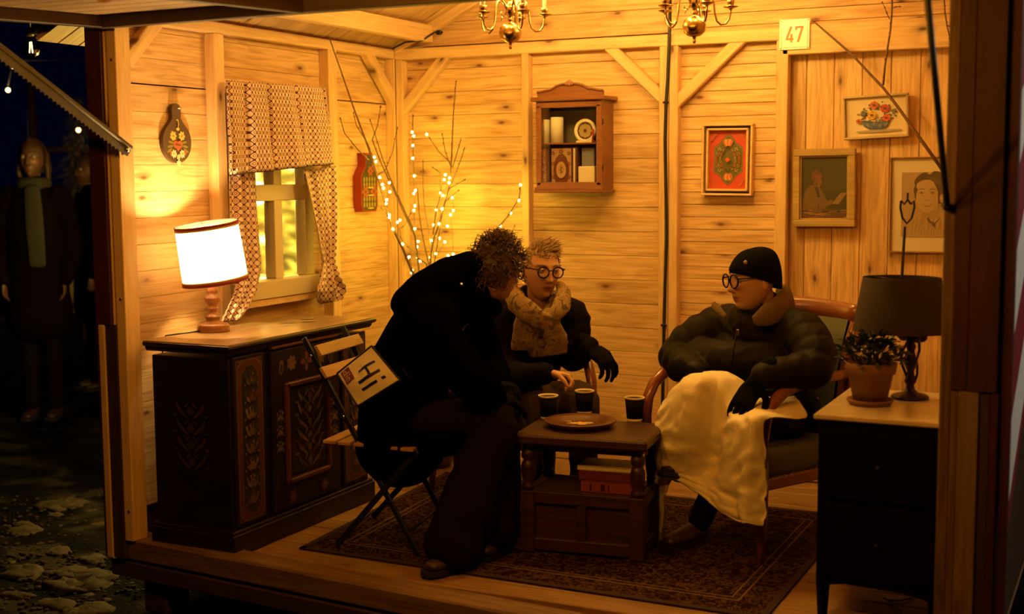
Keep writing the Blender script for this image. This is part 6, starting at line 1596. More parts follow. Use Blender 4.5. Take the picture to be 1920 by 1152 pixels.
def glasses(parent, hm, s=1.0, r=0.0235, x=0.104, z=0.008, thick=0.0028, mat=None):
    fm_ = mat or plain('dark_spectacle_frame', (0.004, 0.003, 0.003), 0.45, spec=0.2)
    g = MB()
    for sg in (-1, 1):
        g.tube([hm @ (V((x - 0.18 * (abs(yy) - 0.0) ** 1 * 0.35, yy, z + zz)) * s) for yy, zz in [(sg * 0.0325 + r * 1.06 * math.cos(a), r * math.sin(a)) for a in [2 * math.pi * i / 28 for i in range(29)]]], thick * s, 8, False)
        g.tube([hm @ (V(q) * s) for q in ((x - 0.0035, sg * 0.057, z + 0.010), (x - 0.020, sg * 0.071, z + 0.011), (0.03, sg * 0.077, z + 0.010), (-0.012, sg * 0.079, z + 0.007), (-0.03, sg * 0.077, z - 0.015))], thick * 0.85 * s, 6)
    g.tube([hm @ (V(q) * s) for q in ((x - 0.001, -0.0095, z + 0.006), (x + 0.003, 0, z + 0.009), (x - 0.001, 0.0095, z + 0.006))], thick * 0.9 * s, 6)
    o = g.build('glasses', fm_, parent, True)
    for sg in (-1, 1):
        MB().add([hm @ (V((x - 0.001 - 0.063 * abs(yy), yy, z + zz)) * s) for yy, zz in [(sg * 0.0325 + r * 1.04 * math.cos(a), r * 0.99 * math.sin(a)) for a in [2 * math.pi * i / 24 for i in range(24)]]], [list(range(24))]).build('lens', LENS, o, True)
    return o
def add_hand(mb, wrist, d, pn, thumb, s=1.0, curl=0.5, spread=0.10):
    "wrist, finger direction, palm normal (fingers curl towards it), which side the thumb leaves: +1 or -1"
    d = V(d).normalized(); pn = V(pn); pn = (pn - d * pn.dot(d)).normalized(); sd = d.cross(pn) * thumb; w_ = V(wrist)
    mb.loft([w_ - d * 0.02 * s, w_ + d * 0.012 * s, w_ + d * 0.045 * s, w_ + d * 0.082 * s], [(0.026 * s, 0.020 * s), (0.030 * s, 0.018 * s), (0.039 * s, 0.016 * s), (0.038 * s, 0.012 * s)], sd, 3, 14)
    for i, (ln, off) in enumerate(((0.072, 1.5), (0.080, 0.5), (0.074, -0.5), (0.058, -1.5))):
        p = w_ + d * (0.080 - 0.004 * abs(off)) * s + sd * off * 0.0195 * s; a = 0.0; pts = [p - d * 0.012 * s, p]
        base = (d + sd * off * spread).normalized()
        for k, fr in enumerate((0.45, 0.30, 0.25)):
            a += curl * (0.75, 1.0, 0.7)[k] * (1 + 0.06 * i)
            p = p + (base * math.cos(a) + pn * math.sin(a)) * ln * fr * s; pts.append(p)
        mb.tube(pts, [0.0088 * s, 0.0090 * s, 0.0084 * s, 0.0078 * s, 0.0062 * s], 10); mb.ball(pts[-1], 0.0062 * s, 10, 8)
    p = w_ + d * 0.022 * s + sd * 0.028 * s
    q = p + (d * 0.65 + sd * 0.75 + pn * 0.35).normalized() * 0.036 * s; e = q + (d * 0.9 + sd * 0.15 + pn * (0.3 + curl * 0.4)).normalized() * 0.030 * s; e2 = e + (d * 0.8 - sd * 0.1 + pn * (0.4 + curl * 0.5)).normalized() * 0.024 * s
    mb.tube([p - sd * 0.012 * s, p, q, e, e2], [0.012 * s, 0.0125 * s, 0.0108 * s, 0.0096 * s, 0.0070 * s], 10); mb.ball(e2, 0.007 * s, 10, 8)
def person(label, base): return thing('person', label, 'person', base)
def shoe(parent, heel, toe, mat=SHOE, up=(0, 0, 1), h=0.075):
    heel, toe, up = V(heel), V(toe), V(up); d = (toe - heel); ln = d.length; d.normalize(); up = (up - d * up.dot(d)).normalized(); sd = d.cross(up)
    mb = MB(); mb.loft([heel + up * h * 0.62, heel + d * ln * 0.25 + up * h * 0.62, heel + d * ln * 0.55 + up * h * 0.50, heel + d * ln * 0.85 + up * h * 0.42], [(0.034, h * 0.55), (0.038, h * 0.55), (0.045, h * 0.42), (0.036, h * 0.30)], sd, 4, 16)
    mb.loft([heel + up * h * 0.7 + d * 0.015, heel + up * (h + 0.05) + d * 0.02], [0.040, 0.043], sd, 3, 14)
    o = obj('shoe', fuse(mb, 'shoe', 0.006, 3), mat, parent, True)
    poly = []
    for u, w_ in ((-0.13, 0.020), (-0.08, 0.034), (0.15, 0.038), (0.4, 0.040), (0.65, 0.049), (0.85, 0.046), (0.98, 0.034), (1.06, 0.015)): poly.append((u * ln, w_))
    poly = poly + [(u, -w_) for u, w_ in poly[::-1]]
    MB().prism(poly, 0.018, (heel - up * 0.0, d, sd, up)).build('sole', SOLE, o, True)
    return o

# --- person in the patterned scarf (B) --------------------------------
HB_ = headframe(at(1014, 509, 5.42), (0.74, -0.66, -0.06), R_(-3)); SB = 1.10
pB = person('person with short silver hair, dark glasses and patterned scarf, seated by the back wall', (-2.60, 5.5, RZ))
hb = HB_.translation
body = MB(); add_head(body, HB_, SB)
body.loft([hb + V((-0.02, 0.015, -0.06)), hb + V((-0.03, 0.03, -0.13)), hb + V((-0.045, 0.05, -0.22))], [0.050, 0.050, 0.065], (0.9, 0.3, 0), 4, 18)
wristB = at(1030, 701, 5.14)
shB = V((-2.77, 5.43, 0.86)); elB = at(952, 700, 5.24)
body.loft([hb + V((-0.05, 0.05, -0.22)), V((-2.60, 5.53, 0.66)), V((-2.62, 5.54, 0.50))], [(0.09, 0.06), (0.08, 0.06), (0.08, 0.06)], (0.966, 0.26, 0), 4, 16)
body.loft([V((-2.61, 5.50, 0.84)), shB, elB, wristB], [0.045, 0.04, 0.032, 0.026], (0, 0, 1), 5, 14)
add_hand(body, wristB, (0.88, 0.30, -0.14), (0.1, -0.35, -1), -1, 1.08, 1.0, 0.03)
me = fuse(body, 'body', 0.0036, 2, 0.4); paint_body(me, HB_, (0.58, 0.32, 0.19), SB, brow=(0.09, 0.055, 0.03))
obj('body', me, SKIN, pB, True); eyes(pB, HB_, SB, look=(0.15, 0.05)); glasses(pB, HB_, SB, r=0.0225)
coat = MB()
coat.loft([(-2.68, 5.50, 0.44), (-2.66, 5.50, 0.60), (-2.62, 5.50, 0.76), (-2.585, 5.495, 0.88), (-2.572, 5.49, 0.955)], [(0.20, 0.15), (0.19, 0.145), (0.20, 0.145), (0.18, 0.11), (0.085, 0.08)], (0.80, 0.60, 0), 5, 22)
shBl = V((-2.425, 5.60, 0.87)); elBl = at(1072, 668, 5.54); wrBl = at(1104, 652, 5.40)
coat.loft([(-2.60, 5.51, 0.86), shBl, elBl, wrBl], [0.09, 0.086, 0.070, 0.048], (0, 0, 1), 6, 18)
coat.loft([(-2.60, 5.51, 0.86), shB, elB, wristB - V((0.02, 0.0, 0.0))], [0.09, 0.088, 0.072, 0.046], (0, 0, 1), 6, 18)
coat.loft([(-2.72, 5.46, 0.47), (-2.5, 5.3, 0.56)], [(0.12, 0.08), (0.10, 0.06)], (0.9, 0.3, 0), 4, 16)
me = fuse(coat, 'coat', 0.010, 5); wrinkle(me, 0.006, 9.0, 3.0); obj('coat', me, COATBROWN, pB, True)
gl = MB(); add_hand(gl, wrBl + V((0.01, -0.01, 0.004)), at(1140, 684, 5.38) - wrBl, (0.1, 0.15, -1), 1, 1.34, 0.60, 0.10)
gl.loft([wrBl - (at(1140, 684, 5.38) - wrBl).normalized() * 0.05, wrBl + (at(1140, 684, 5.38) - wrBl).normalized() * 0.02], [0.040, 0.036], (0, 0, 1), 3, 14)
obj('glove', fuse(gl, 'glove', 0.0042, 3), KNITBLACK, pB, True)
tr = MB()
for hip, knee, foot in ((V((-2.52, 5.50, 0.48)), at(1094, 752, 5.27), V((-2.24, 5.30, 0.06))), (V((-2.70, 5.45, 0.48)), at(1016, 750, 5.22), V((-2.42, 5.24, 0.06)))):
    tr.loft([hip, hip.lerp(knee, 0.55), knee, knee.lerp(foot, 0.5), foot], [0.095, 0.085, 0.070, 0.062, 0.056], (0.9, 0.4, 0), 5, 18)
me = fuse(tr, 'trousers', 0.010, 5); wrinkle(me, 0.005, 11.0, 5.0); obj('trousers', me, TROUSERS2, pB, True)
shoe(pB, (-2.26, 5.34, RZ), (-2.13, 5.16, RZ)); shoe(pB, (-2.44, 5.27, RZ), (-2.33, 5.09, RZ))
# scarf: wrapped collar and two hanging ends
nk = hb + V((-0.03, 0.03, -0.145)); sc = MB()
f_ = V((0.35, -0.93, 0)); l_ = V((0.93, 0.35, 0))
def loop(c, rx, ry, r, dip, tw=0.0, n=20):
    return [c + l_ * rx * math.cos(a) + f_ * ry * math.sin(a) + V((0, 0, -dip * max(0, math.sin(a)) + 0.012 * math.cos(2 * a + tw))) for a in [2 * math.pi * i / n for i in range(n + 1)]]
sc.tube(loop(nk + V((0, 0, 0.000)), 0.082, 0.080, 0.03, 0.055), 0.026, 12, flat=1.5)
sc.loft([at(958, 545, 5.40), at(968, 566, 5.30), at(990, 585, 5.25), at(1014, 600, 5.25), at(1032, 608, 5.28)], [(0.038, 0.020), (0.046, 0.024), (0.046, 0.024), (0.040, 0.022), (0.030, 0.018)], (0.5, 0.1, 0.8), 5, 18)
sc.loft([at(1055, 540, 5.44), at(1056, 562, 5.36), at(1048, 584, 5.30), at(1034, 602, 5.28)], [(0.034, 0.020), (0.038, 0.022), (0.036, 0.022), (0.028, 0.018)], (0.6, 0.2, -0.7), 5, 18)
sc.loft([at(1028, 590, 5.30), at(1034, 606, 5.28), at(1040, 632, 5.30), at(1043, 662, 5.33)], [(0.038, 0.024), (0.046, 0.022), (0.052, 0.017), (0.054, 0.011)], (0.93, 0.3, 0), 5, 18)
sc.loft([at(990, 588, 5.32), at(983, 608, 5.28), at(978, 634, 5.28), at(978, 656, 5.29)], [(0.038, 0.024), (0.045, 0.022), (0.050, 0.016), (0.052, 0.010)], (0.93, 0.3, 0), 5, 18)
sc.loft([at(1006, 605, 5.36), at(1008, 632, 5.37), at(1010, 666, 5.38)], [(0.04, 0.014), (0.05, 0.012), (0.05, 0.008)], (0.93, 0.3, 0), 5, 18)
me = fuse(sc, 'scarf', 0.007, 3); wrinkle(me, 0.008, 13.0, 8.0); obj('scarf', me, SCARF, pB, True)
# hair: close at the sides, longer swept top
def cap_hair(mb, hm, s, test, off, n=60, m=44):
    pts = _HP
    sel = []
    P_ = pts * np.array([1.0, 1.0, 1.0]); nn, mm = _HN, _HM
    keep = np.array([test(*p) for p in P_])
    d = P_ / np.linalg.norm(P_, axis=1)[:, None]
    Q = P_ + d * off
    vs = [hm @ V(q * s) for q in Q.astype(float)]
    fs = []; top = len(P_) - 1
    for i in range(nn):
        k = (i + 1) % nn
        q = [top, 1 + (mm - 2) * nn + i, 1 + (mm - 2) * nn + k]
        if all(keep[x] for x in q): fs.append(q)
        for j in range(mm - 2):
            q = [1 + j * nn + i, 1 + j * nn + k, 1 + (j + 1) * nn + k, 1 + (j + 1) * nn + i]
            if all(keep[x] for x in q): fs.append(q)
    mb.add(vs, fs, True)
r6 = random.Random(6)
def short_hair(x, y, z): return z > 0.062 - 0.0 * x if x > 0.045 else (z > -0.02 if x > 0.0 else z > -0.055)
hair = MB(); cap_hair(hair, HB_, SB, lambda x, y, z: (x < 0.055 and z > 0.010 and x < 0.03) or z > 0.068 or (x < -0.02 and z > -0.06), 0.004)
for i in range(900):
    a = r6.uniform(-math.pi, math.pi); e = r6.uniform(0.15, 1.55)
    dx, dy, dz = math.cos(e) * math.cos(a), math.cos(e) * math.sin(a), math.sin(e)
    p = V((dx * 0.093, dy * 0.075, dz * 0.117))
    if p.x > 0.045 and p.z < 0.062: continue
    if p.z < 0.03 and p.x > 0.02: continue
    topw = min(1.0, max(0.0, (p.z - 0.045) / 0.05)); ln = 0.014 + (0.034 + 0.012 * (p.x > 0.02)) * topw * r6.uniform(0.55, 1.15)
    n_ = V((dx, dy, dz)); sw = V((-0.15 + r6.uniform(-.25, .25), 0.70 * topw + r6.uniform(-.3, .3), -0.6 * (1 - topw) + r6.uniform(-.15, .25)))
    pts = []
    for k in range(5):
        t = k / 4; pts.append(HB_ @ (SB * (p + n_ * (0.002 + ln * (0.75 * t - 0.30 * t * t)) + sw * ln * (0.2 * t + 0.55 * t * t))))
    hair.tube(pts, [0.0022, 0.0024, 0.0020, 0.0014, 0.0004], 4, False)
hair.build('hair', HAIRGREY, pB, True)

# --- person in the black hat (C) --------------------------------------
SCc = 1.06
HC = headframe(at(1412, 527, 5.28), (-0.70, -0.71, -0.05), R_(2))
pC = person('person in black knitted hat and dark quilted jacket, blanket over the legs', (-1.47, 5.3, RZ))
hc_ = HC.translation; sC = V((0.89, -0.45, 0))
body = MB(); add_head(body, HC, SCc)
body.loft([hc_ + V((0.03, 0.03, -0.06)), hc_ + V((0.035, 0.05, -0.13)), hc_ + V((0.03, 0.06, -0.2))], [0.050, 0.052, 0.066], sC, 4, 18)
body.loft([hc_ + V((0.03, 0.06, -0.2)), V((-1.455, 5.38, 0.70)), V((-1.46, 5.36, 0.50))], [(0.09, 0.06), (0.09, 0.07), (0.09, 0.07)], sC, 4, 16)
me = fuse(body, 'body', 0.0036, 2, 0.4); paint_body(me, HC, (0.56, 0.30, 0.17), SCc, brow=(0.10, 0.06, 0.03))
obj('body', me, SKIN, pC, True); eyes(pC, HC, SCc, look=(0.0, 0.0)); glasses(pC, HC, SCc, r=0.026, thick=0.0034)
hat = MB(); cap_hair(hat, HC, SCc, lambda x, y, z: z > 0.048 - 0.48 * (0.09 - x) * 1.0, 0.012)
o = hat.build('knitted_hat', KNITBLACK, pC, True)
hat2 = MB()
rows = []
for j in range(15):
    e = -0.08 + 1.65 * j / 14
    rows.append([HC @ V((1.04 * (0.107 * math.cos(e) * math.cos(a) - 0.012 - 0.022 * math.sin(max(e, 0))), 1.04 * 0.091 * math.cos(e) * math.sin(a) * (1 + 0.01 * math.cos(a * 40)), 0.040 - 0.40 * (0.085 - 0.107 * math.cos(e) * math.cos(a)) * max(0.0, 1 - max(e, 0) / 0.9) ** 1.5 + 0.100 * math.sin(e))) for a in [2 * math.pi * i / 120 for i in range(120)]])
hat2.grid(rows, closed=True); hat2.add(rows[-1], [list(range(120))]); hat2.build('hat_crown', KNITBLACK, o, True)
bp = HC @ V((0.070, 0.068, 0.085))
MB().lathe([(0.0, 0.002), (0.008, 0.0015), (0.009, 0)], 12, bp, axis=(bp - HC @ V((0, 0, 0.05)))).build('hat_badge', plain('brown_badge', (0.24, 0.15, 0.08), 0.5), o, True, label='small brown badge')
jk = MB()
def puff(pts, ab, side, sub, n=22, per=0.07, amp=0.10):
    "quilted tube: rings swell between the stitched seams"
    P_ = [V(p) for p in pts]; AB = [(a, a) if not isinstance(a, tuple) else a for a in ab]; N = []; R2 = []; acc = 0
    for i in range(len(P_) - 1):
        seg = (P_[i + 1] - P_[i]).length; st = max(3, int(seg / 0.011))
        for k in range(st + (1 if i == len(P_) - 2 else 0)):
            t = k / st; ts = t * t * (3 - 2 * t)
            i0, i3 = max(i - 1, 0), min(i + 2, len(P_) - 1)
            a, b, c, d = P_[i0], P_[i], P_[i + 1], P_[i3]
            p = 0.5 * ((2 * b) + (c - a) * t + (2 * a - 5 * b + 4 * c - d) * t * t + (3 * b - a - 3 * c + d) * t ** 3)
            if N: acc += (p - N[-1]).length
            q = 1 - amp + amp * 1.5 * abs(math.sin(math.pi * acc / per)) ** 0.6
            N.append(p); R2.append((AB[i][0] + (AB[i + 1][0] - AB[i][0]) * ts) * q); R2[-1] = (R2[-1], (AB[i][1] + (AB[i + 1][1] - AB[i][1]) * ts) * q)
    jk.loft(N, R2, side, 1, n)
puff([(-1.46, 5.34, 0.44), (-1.46, 5.36, 0.60), (-1.455, 5.37, 0.76), (-1.45, 5.37, 0.88), (-1.445, 5.35, 0.955)], [(0.215, 0.185), (0.21, 0.18), (0.215, 0.165), (0.195, 0.135), (0.10, 0.10)], sC, 1, 26, 0.085, 0.07)
jk.loft([at(1318, 672, 5.32), at(1375, 680, 5.22), at(1450, 675, 5.22)], [0.085, 0.095, 0.085], (0, 0, 1), 4, 18)
shl, ell_, wrl = V((-1.275, 5.275, 0.885)), at(1526, 690, 5.10), at(1432, 706, 4.95)
puff([(-1.44, 5.36, 0.87), shl, ell_.lerp(shl, 0.5) + V((0.03, -0.01, 0.01)), ell_, ell_.lerp(wrl, 0.5), wrl], [0.10, 0.098, 0.088, 0.077, 0.067, 0.052], (0, 0, 1), 1, 20, 0.068, 0.075)
shr, elr, wrr = V((-1.625, 5.45, 0.875)), at(1270, 668, 5.36), at(1304, 700, 5.12)
puff([(-1.46, 5.38, 0.87), shr, elr.lerp(shr, 0.5) + V((-0.02, 0.0, 0.02)), elr, elr.lerp(wrr, 0.5), wrr], [0.10, 0.098, 0.088, 0.078, 0.067, 0.052], (0, 0, 1), 1, 20, 0.068, 0.075)
me = fuse(jk, 'quilted_jacket', 0.0085, 2); wrinkle(me, 0.004, 14.0, 2.0); obj('quilted_jacket', me, PUFFER, pC, True)
# collar with tan lining, dark knit scarf, zip
cl = MB(); fc_ = V((-0.45, -0.89, 0))
cl.loft([at(1462, 552, 5.46), at(1478, 556, 5.40), at(1472, 572, 5.29), at(1446, 588, 5.19), at(1418, 602, 5.14)], [(0.040, 0.018), (0.052, 0.020), (0.058, 0.022), (0.050, 0.020), (0.030, 0.014)], (-0.35, 0.1, 0.9), 5, 16)
cl.loft([at(1338, 572, 5.34), at(1347, 582, 5.29), at(1360, 594, 5.23)], [(0.018, 0.010), (0.020, 0.012), (0.015, 0.008)], (0.5, -0.2, 0.8), 4, 12)
obj('hood_lining', fuse(cl, 'hood_lining', 0.007, 2), FUR, pC, True, label='tan fleece collar lining')
ks = MB(); kn = hc_ + V((0.02, 0.03, -0.135))
ks.tube([kn + sC * 0.088 * math.cos(a) + fc_ * 0.088 * math.sin(a) + V((0, 0, -0.045 * max(0, math.sin(a)))) for a in [2 * math.pi * i / 20 for i in range(21)]], 0.038, 12, flat=1.1)
ks.tube([kn + sC * 0.070 * math.cos(a) + fc_ * 0.082 * math.sin(a) + V((0, 0, -0.055 - 0.035 * max(0, math.sin(a)))) for a in [2 * math.pi * i / 20 for i in range(21)]], 0.036, 12)
me = fuse(ks, 'knit_scarf', 0.008, 2); wrinkle(me, 0.006, 30.0, 1.0); obj('knit_scarf', me, KNITSCARF, pC, True)
zp = [at(1384, 618, 5.15), at(1380, 632, 5.14), at(1376, 655, 5.13), at(1372, 690, 5.12)]
MB().tube(zp, 0.0035, 6).build('zip', DARKMETAL, pC, True); MB().box(at(1383, 624, 5.13), (0.012, 0.006, 0.026), 0.003).build('zip_pull', SCREW, pC, True)
wg = at(1420, 712, 4.94)
gl = MB(); dg_ = at(1384, 770, 4.86) - wg; add_hand(gl, wg, dg_, (0.3, 0.9, -0.25), 1, 1.36, 0.26, 0.10)
gl.loft([wg - dg_.normalized() * 0.06 + V((0.02, 0, 0)), wg + dg_.normalized() * 0.02], [0.044, 0.036], (0, 0, 1), 3, 14)
obj('glove', fuse(gl, 'glove', 0.0042, 3), KNITBLACK, pC, True)
wg = at(1292, 700, 5.10); gl = MB(); dg_ = at(1345, 712, 5.02) - wg; add_hand(gl, wg, dg_, (0, 0.3, -1), -1, 1.15, 0.5, 0.08); gl.loft([wg - dg_.normalized() * 0.07, wg + dg_.normalized() * 0.02], [0.048, 0.036], (0, 0, 1), 3, 14)
obj('glove', fuse(gl, 'glove', 0.0042, 3), KNITBLACK, pC, True)
tr = MB()
kr, kl = at(1303, 738, 5.03), at(1385, 815, 5.00)
ar_, al_ = at(1272, 885, 5.02), at(1312, 1010, 5.10); al_.z = 0.10
tr.loft([V((-1.55, 5.38, 0.49)), kr.lerp(V((-1.55, 5.38, 0.49)), 0.5), kr, kr.lerp(ar_, 0.5), ar_], [0.095, 0.085, 0.066, 0.058, 0.045], sC, 5, 18)
tr.loft([V((-1.38, 5.30, 0.48)), kl.lerp(V((-1.38, 5.30, 0.48)), 0.5), kl, kl.lerp(al_, 0.5), al_], [0.09, 0.072, 0.056, 0.052, 0.05], sC, 5, 18)
obj('trousers', fuse(tr, 'trousers', 0.010, 4), TROUSERS, pC, True)
shoe(pC, ar_ + V((0.035, 0.06, -0.065)), ar_ + V((-0.03, -0.11, 0.005)), up=(-0.2, -0.35, 0.9))
shoe(pC, V((al_.x, al_.y + 0.02, RZ)), V((al_.x - 0.10, al_.y - 0.18, RZ)))

# blanket over the legs of C: its own thing
CTRL = [
 [(1266, 733, 5.24), (1292, 708, 5.18), (1330, 700, 5.10), (1372, 702, 5.06), (1404, 724, 5.05), (1446, 748, 5.06), (1494, 744, 5.08)],
 [(1244, 765, 5.10), (1274, 726, 4.96), (1310, 714, 4.89), (1352, 732, 4.94), (1390, 768, 4.93), (1432, 770, 4.88), (1512, 786, 4.98)],
 [(1234, 800, 5.06), (1260, 788, 4.92), (1300, 776, 4.85), (1346, 806, 4.93), (1376, 800, 4.82), (1412, 790, 4.76), (1438, 790, 4.79)],
 [(1228, 850, 5.06), (1250, 842, 4.95), (1290, 838, 4.88), (1340, 858, 4.96), (1370, 858, 4.84), (1408, 850, 4.76), (1438, 850, 4.78)],
 [(1226, 910, 5.06), (1242, 888, 4.98), (1276, 880, 4.94), (1322, 900, 4.96), (1364, 915, 4.85), (1404, 912, 4.78), (1438, 912, 4.79)],
 [(1226, 960, 5.07), (1240, 940, 5.03), (1260, 898, 4.96), (1310, 915, 4.94), (1366, 948, 4.85), (1402, 955, 4.78), (1438, 958, 4.79)],
 [(1228, 1008, 5.06), (1243, 1020, 5.05), (1256, 905, 4.97), (1306, 922, 4.94), (1371, 972, 4.85), (1403, 984, 4.78), (1438, 986, 4.79)]]
K = [[at(*q) for q in r] for r in CTRL]
def crp(p0, p1, p2, p3, t): return 0.5 * ((2 * p1) + (p2 - p0) * t + (2 * p0 - 5 * p1 + 4 * p2 - p3) * t * t + (3 * p1 - p0 - 3 * p2 + p3) * t ** 3)
def cspline(pts, k):
    out = []
    for i in range(len(pts) - 1):
        a, b, c, d = pts[max(i - 1, 0)], pts[i], pts[i + 1], pts[min(i + 2, len(pts) - 1)]
        for q in range(k): out.append(crp(a, b, c, d, q / k))
    return out + [pts[-1]]
rows = [cspline(r, 10) for r in K]; cols = list(zip(*rows)); cols = [cspline(list(c), 10) for c in cols]; G = [list(r) for r in zip(*cols)]
nr, nc = len(G), len(G[0])
for j in range(nr):
    for i in range(nc):
        u, v = i / (nc - 1), j / (nr - 1); p = G[j][i]
        fold = math.sin(u * 30 + 2.2 * noise.noise(V((u * 3, v * 1.5, 0))) + v * 2) * 0.011 * min(1, max(0.15, (v - 0.25) * 2)) * (0.4 + u)
        n1 = noise.noise(V((u * 7 + v * 2, v * 9 - u * 3, 2.0))) ; n2 = noise.noise(V((u * 14 + 3, v * 16, 6.0)))
        wv = (1 - abs(n1) * 2.4) * 0.013 + (1 - abs(n2) * 2.2) * 0.006
        G[j][i] = p + V((-0.35, -0.85, 0.40)) * (fold + wv) + V((0.004 * n2, 0, 0))
bl_ = thing('blanket', 'cream blanket draped over the knees of the person in the black hat', 'blanket', (-1.6, 4.95, RZ))
o = MB().grid(G).build('cloth', BLANKET, bl_, True); so = o.modifiers.new('t', 'SOLIDIFY'); so.thickness = 0.005; so.offset = -1

# --- person in the black coat (A), seen from behind -------------------
HA = headframe(at(930, 508, 4.78), (0.56, 0.80, -0.22), R_(0))
pA = person('person with dark curly hair in black coat leaning forward on the folding chair', (-2.72, 4.62, RZ))
ha = HA.translation; sA = V((-0.28, 0.96, 0))
body = MB(); add_head(body, HA)
body.loft([ha + V((-0.04, -0.03, -0.05)), ha + V((-0.09, -0.06, -0.11)), ha + V((-0.14, -0.09, -0.17))], [0.052, 0.055, 0.07], sA, 4, 18)
body.loft([ha + V((-0.14, -0.09, -0.17)), (-2.66, 4.63, 0.75), (-2.76, 4.62, 0.50)], [(0.09, 0.06), (0.09, 0.07), (0.09, 0.07)], sA, 4, 16)
me = fuse(body, 'body', 0.0036, 2, 0.4); paint_body(me, HA, (0.42, 0.21, 0.115)); obj('body', me, SKIN, pA, True); eyes(pA, HA); glasses(pA, HA)
coat = MB()
coat.loft([(-2.78, 4.62, 0.43), (-2.765, 4.62, 0.58), (-2.735, 4.625, 0.74), (-2.68, 4.64, 0.90), (-2.59, 4.66, 1.00), (-2.50, 4.69, 1.04)], [(0.245, 0.19), (0.23, 0.178), (0.22, 0.165), (0.215, 0.135), (0.19, 0.115), (0.10, 0.10)], sA, 5, 24)
coat.loft([(-2.70, 4.62, 0.47), (-2.52, 4.66, 0.50), (-2.40, 4.70, 0.52)], [(0.22, 0.10), (0.20, 0.10), (0.17, 0.09)], sA, 4, 20)
sr, er, wr_ = V((-2.53, 4.46, 0.97)), at(900, 728, 4.50), at(925, 748, 4.68)
coat.loft([(-2.60, 4.64, 0.97), sr, sr.lerp(er, 0.5) + V((-0.02, -0.02, 0)), er, wr_], [0.10, 0.100, 0.092, 0.080, 0.056], (0, 0, 1), 6, 20)
sl2, el2, wl2 = V((-2.60, 4.86, 0.97)), V((-2.56, 4.98, 0.72)), V((-2.44, 4.86, 0.67))
coat.loft([(-2.60, 4.66, 0.97), sl2, el2, wl2], [0.10, 0.098, 0.082, 0.056], (0, 0, 1), 6, 20)
coat.loft([at(768, 566, 4.60), at(800, 548, 4.62), at(842, 524, 4.66), at(880, 504, 4.70)], [(0.15, 0.066), (0.17, 0.084), (0.15, 0.090), (0.10, 0.07)], sA, 5, 22)
me = fuse(coat, 'coat', 0.010, 5); wrinkle(me, 0.006, 8.0, 1.0); obj('coat', me, COATBLACK, pA, True)
ck = MB(); ck.tube([ha + V((-0.085, -0.055, -0.10)) + sA * 0.085 * math.cos(a) + V((0.09 * math.sin(a), 0.03 * math.sin(a), -0.055 * math.sin(a))) for a in [2 * math.pi * i / 20 for i in range(21)]], 0.034, 12)
obj('collar', fuse(ck, 'collar', 0.008, 3), COATBLACK, pA, True)
gl = MB(); add_hand(gl, wr_, (0.55, 0.85, -0.1), (-0.2, 0.3, -1), -1, 1.12, 0.7, 0.06); obj('glove', fuse(gl, 'glove', 0.0045, 2), KNITBLACK, pA, True)
gl = MB(); add_hand(gl, wl2, (0.6, -0.6, -0.1), (-0.2, 0.1, -1), 1, 1.12, 0.7, 0.06); obj('glove', fuse(gl, 'glove', 0.0045, 2), KNITBLACK, pA, True)
tr = MB()
k1, f1 = V((-2.33, 4.60, 0.55)), V((-2.40, 4.37, 0.09))
k2, f2 = V((-2.40, 4.78, 0.55)), V((-2.36, 4.62, 0.09))
tr.loft([V((-2.70, 4.53, 0.52)), k1.lerp(V((-2.70, 4.53, 0.52)), 0.5), k1, k1.lerp(f1, 0.35), k1.lerp(f1, 0.75), f1], [0.10, 0.098, 0.088, 0.100, 0.115, 0.118], (0.4, -0.9, 0), 5, 20)
tr.loft([V((-2.70, 4.72, 0.52)), k2.lerp(V((-2.70, 4.72, 0.52)), 0.5), k2, k2.lerp(f2, 0.35), k2.lerp(f2, 0.75), f2], [0.10, 0.098, 0.088, 0.100, 0.11, 0.11], (0.4, -0.9, 0), 5, 20)
me = fuse(tr, 'wide_trousers', 0.010, 4); wrinkle(me, 0.006, 9.0, 4.0); obj('wide_trousers', me, TROUSERS, pA, True)
shoe(pA, (-2.375, 4.40, RZ), (-2.44, 4.215, RZ)); shoe(pA, (-2.33, 4.66, RZ), (-2.34, 4.47, RZ))
MB().tube([at(864, 531, 4.52), at(866, 536, 4.52)], 0.006, 8).build('hood_toggle', SCREW, pA, True)
hair = MB()
cap_hair(hair, HA, 1.0, lambda x, y, z: (x < 0.02 and z > -0.06) or z > 0.045, 0.018)
for i in range(900):
    a = r6.uniform(-math.pi, math.pi); e = r6.uniform(-0.55, 1.57)
    if abs(a) < 0.75 and e < 0.45: continue
    if e < -0.1 and abs(a) < 1.75: continue
    dx, dy, dz = math.cos(e) * math.cos(a), math.cos(e) * math.sin(a), math.sin(e)
    n_ = V((dx, dy, dz)); p = V((dx * 0.093, dy * 0.075, dz * 0.117)) * 1.02
    tg = n_.cross(V((r6.uniform(-1, 1), r6.uniform(-1, 1), r6.uniform(-1, 1)))).normalized(); bn = n_.cross(tg)
    ln = r6.uniform(0.035, 0.066); rr = r6.uniform(0.006, 0.011); tn = r6.uniform(1.2, 2.2); p0_ = r6.uniform(0, 6.28)
    drp = V((0, 0, -0.25)) if e < 0.5 else V((0, 0, -0.05))
    pts = []
    for k in range(11):
        t = k / 10; an = p0_ + t * tn * 6.28
        pts.append(HA @ (p + (n_ + drp * t + tg * 0.5 * t) * ln * t + (tg * math.cos(an) + bn * math.sin(an)) * rr * (0.3 + 0.7 * t)))
    hair.tube(pts, [0.0028, 0.003, 0.003, 0.003, 0.0028, 0.0026, 0.0024, 0.002, 0.0016, 0.0012, 0.0006], 4, False)
hair.build('curly_hair', HAIRDARK, pA, True)
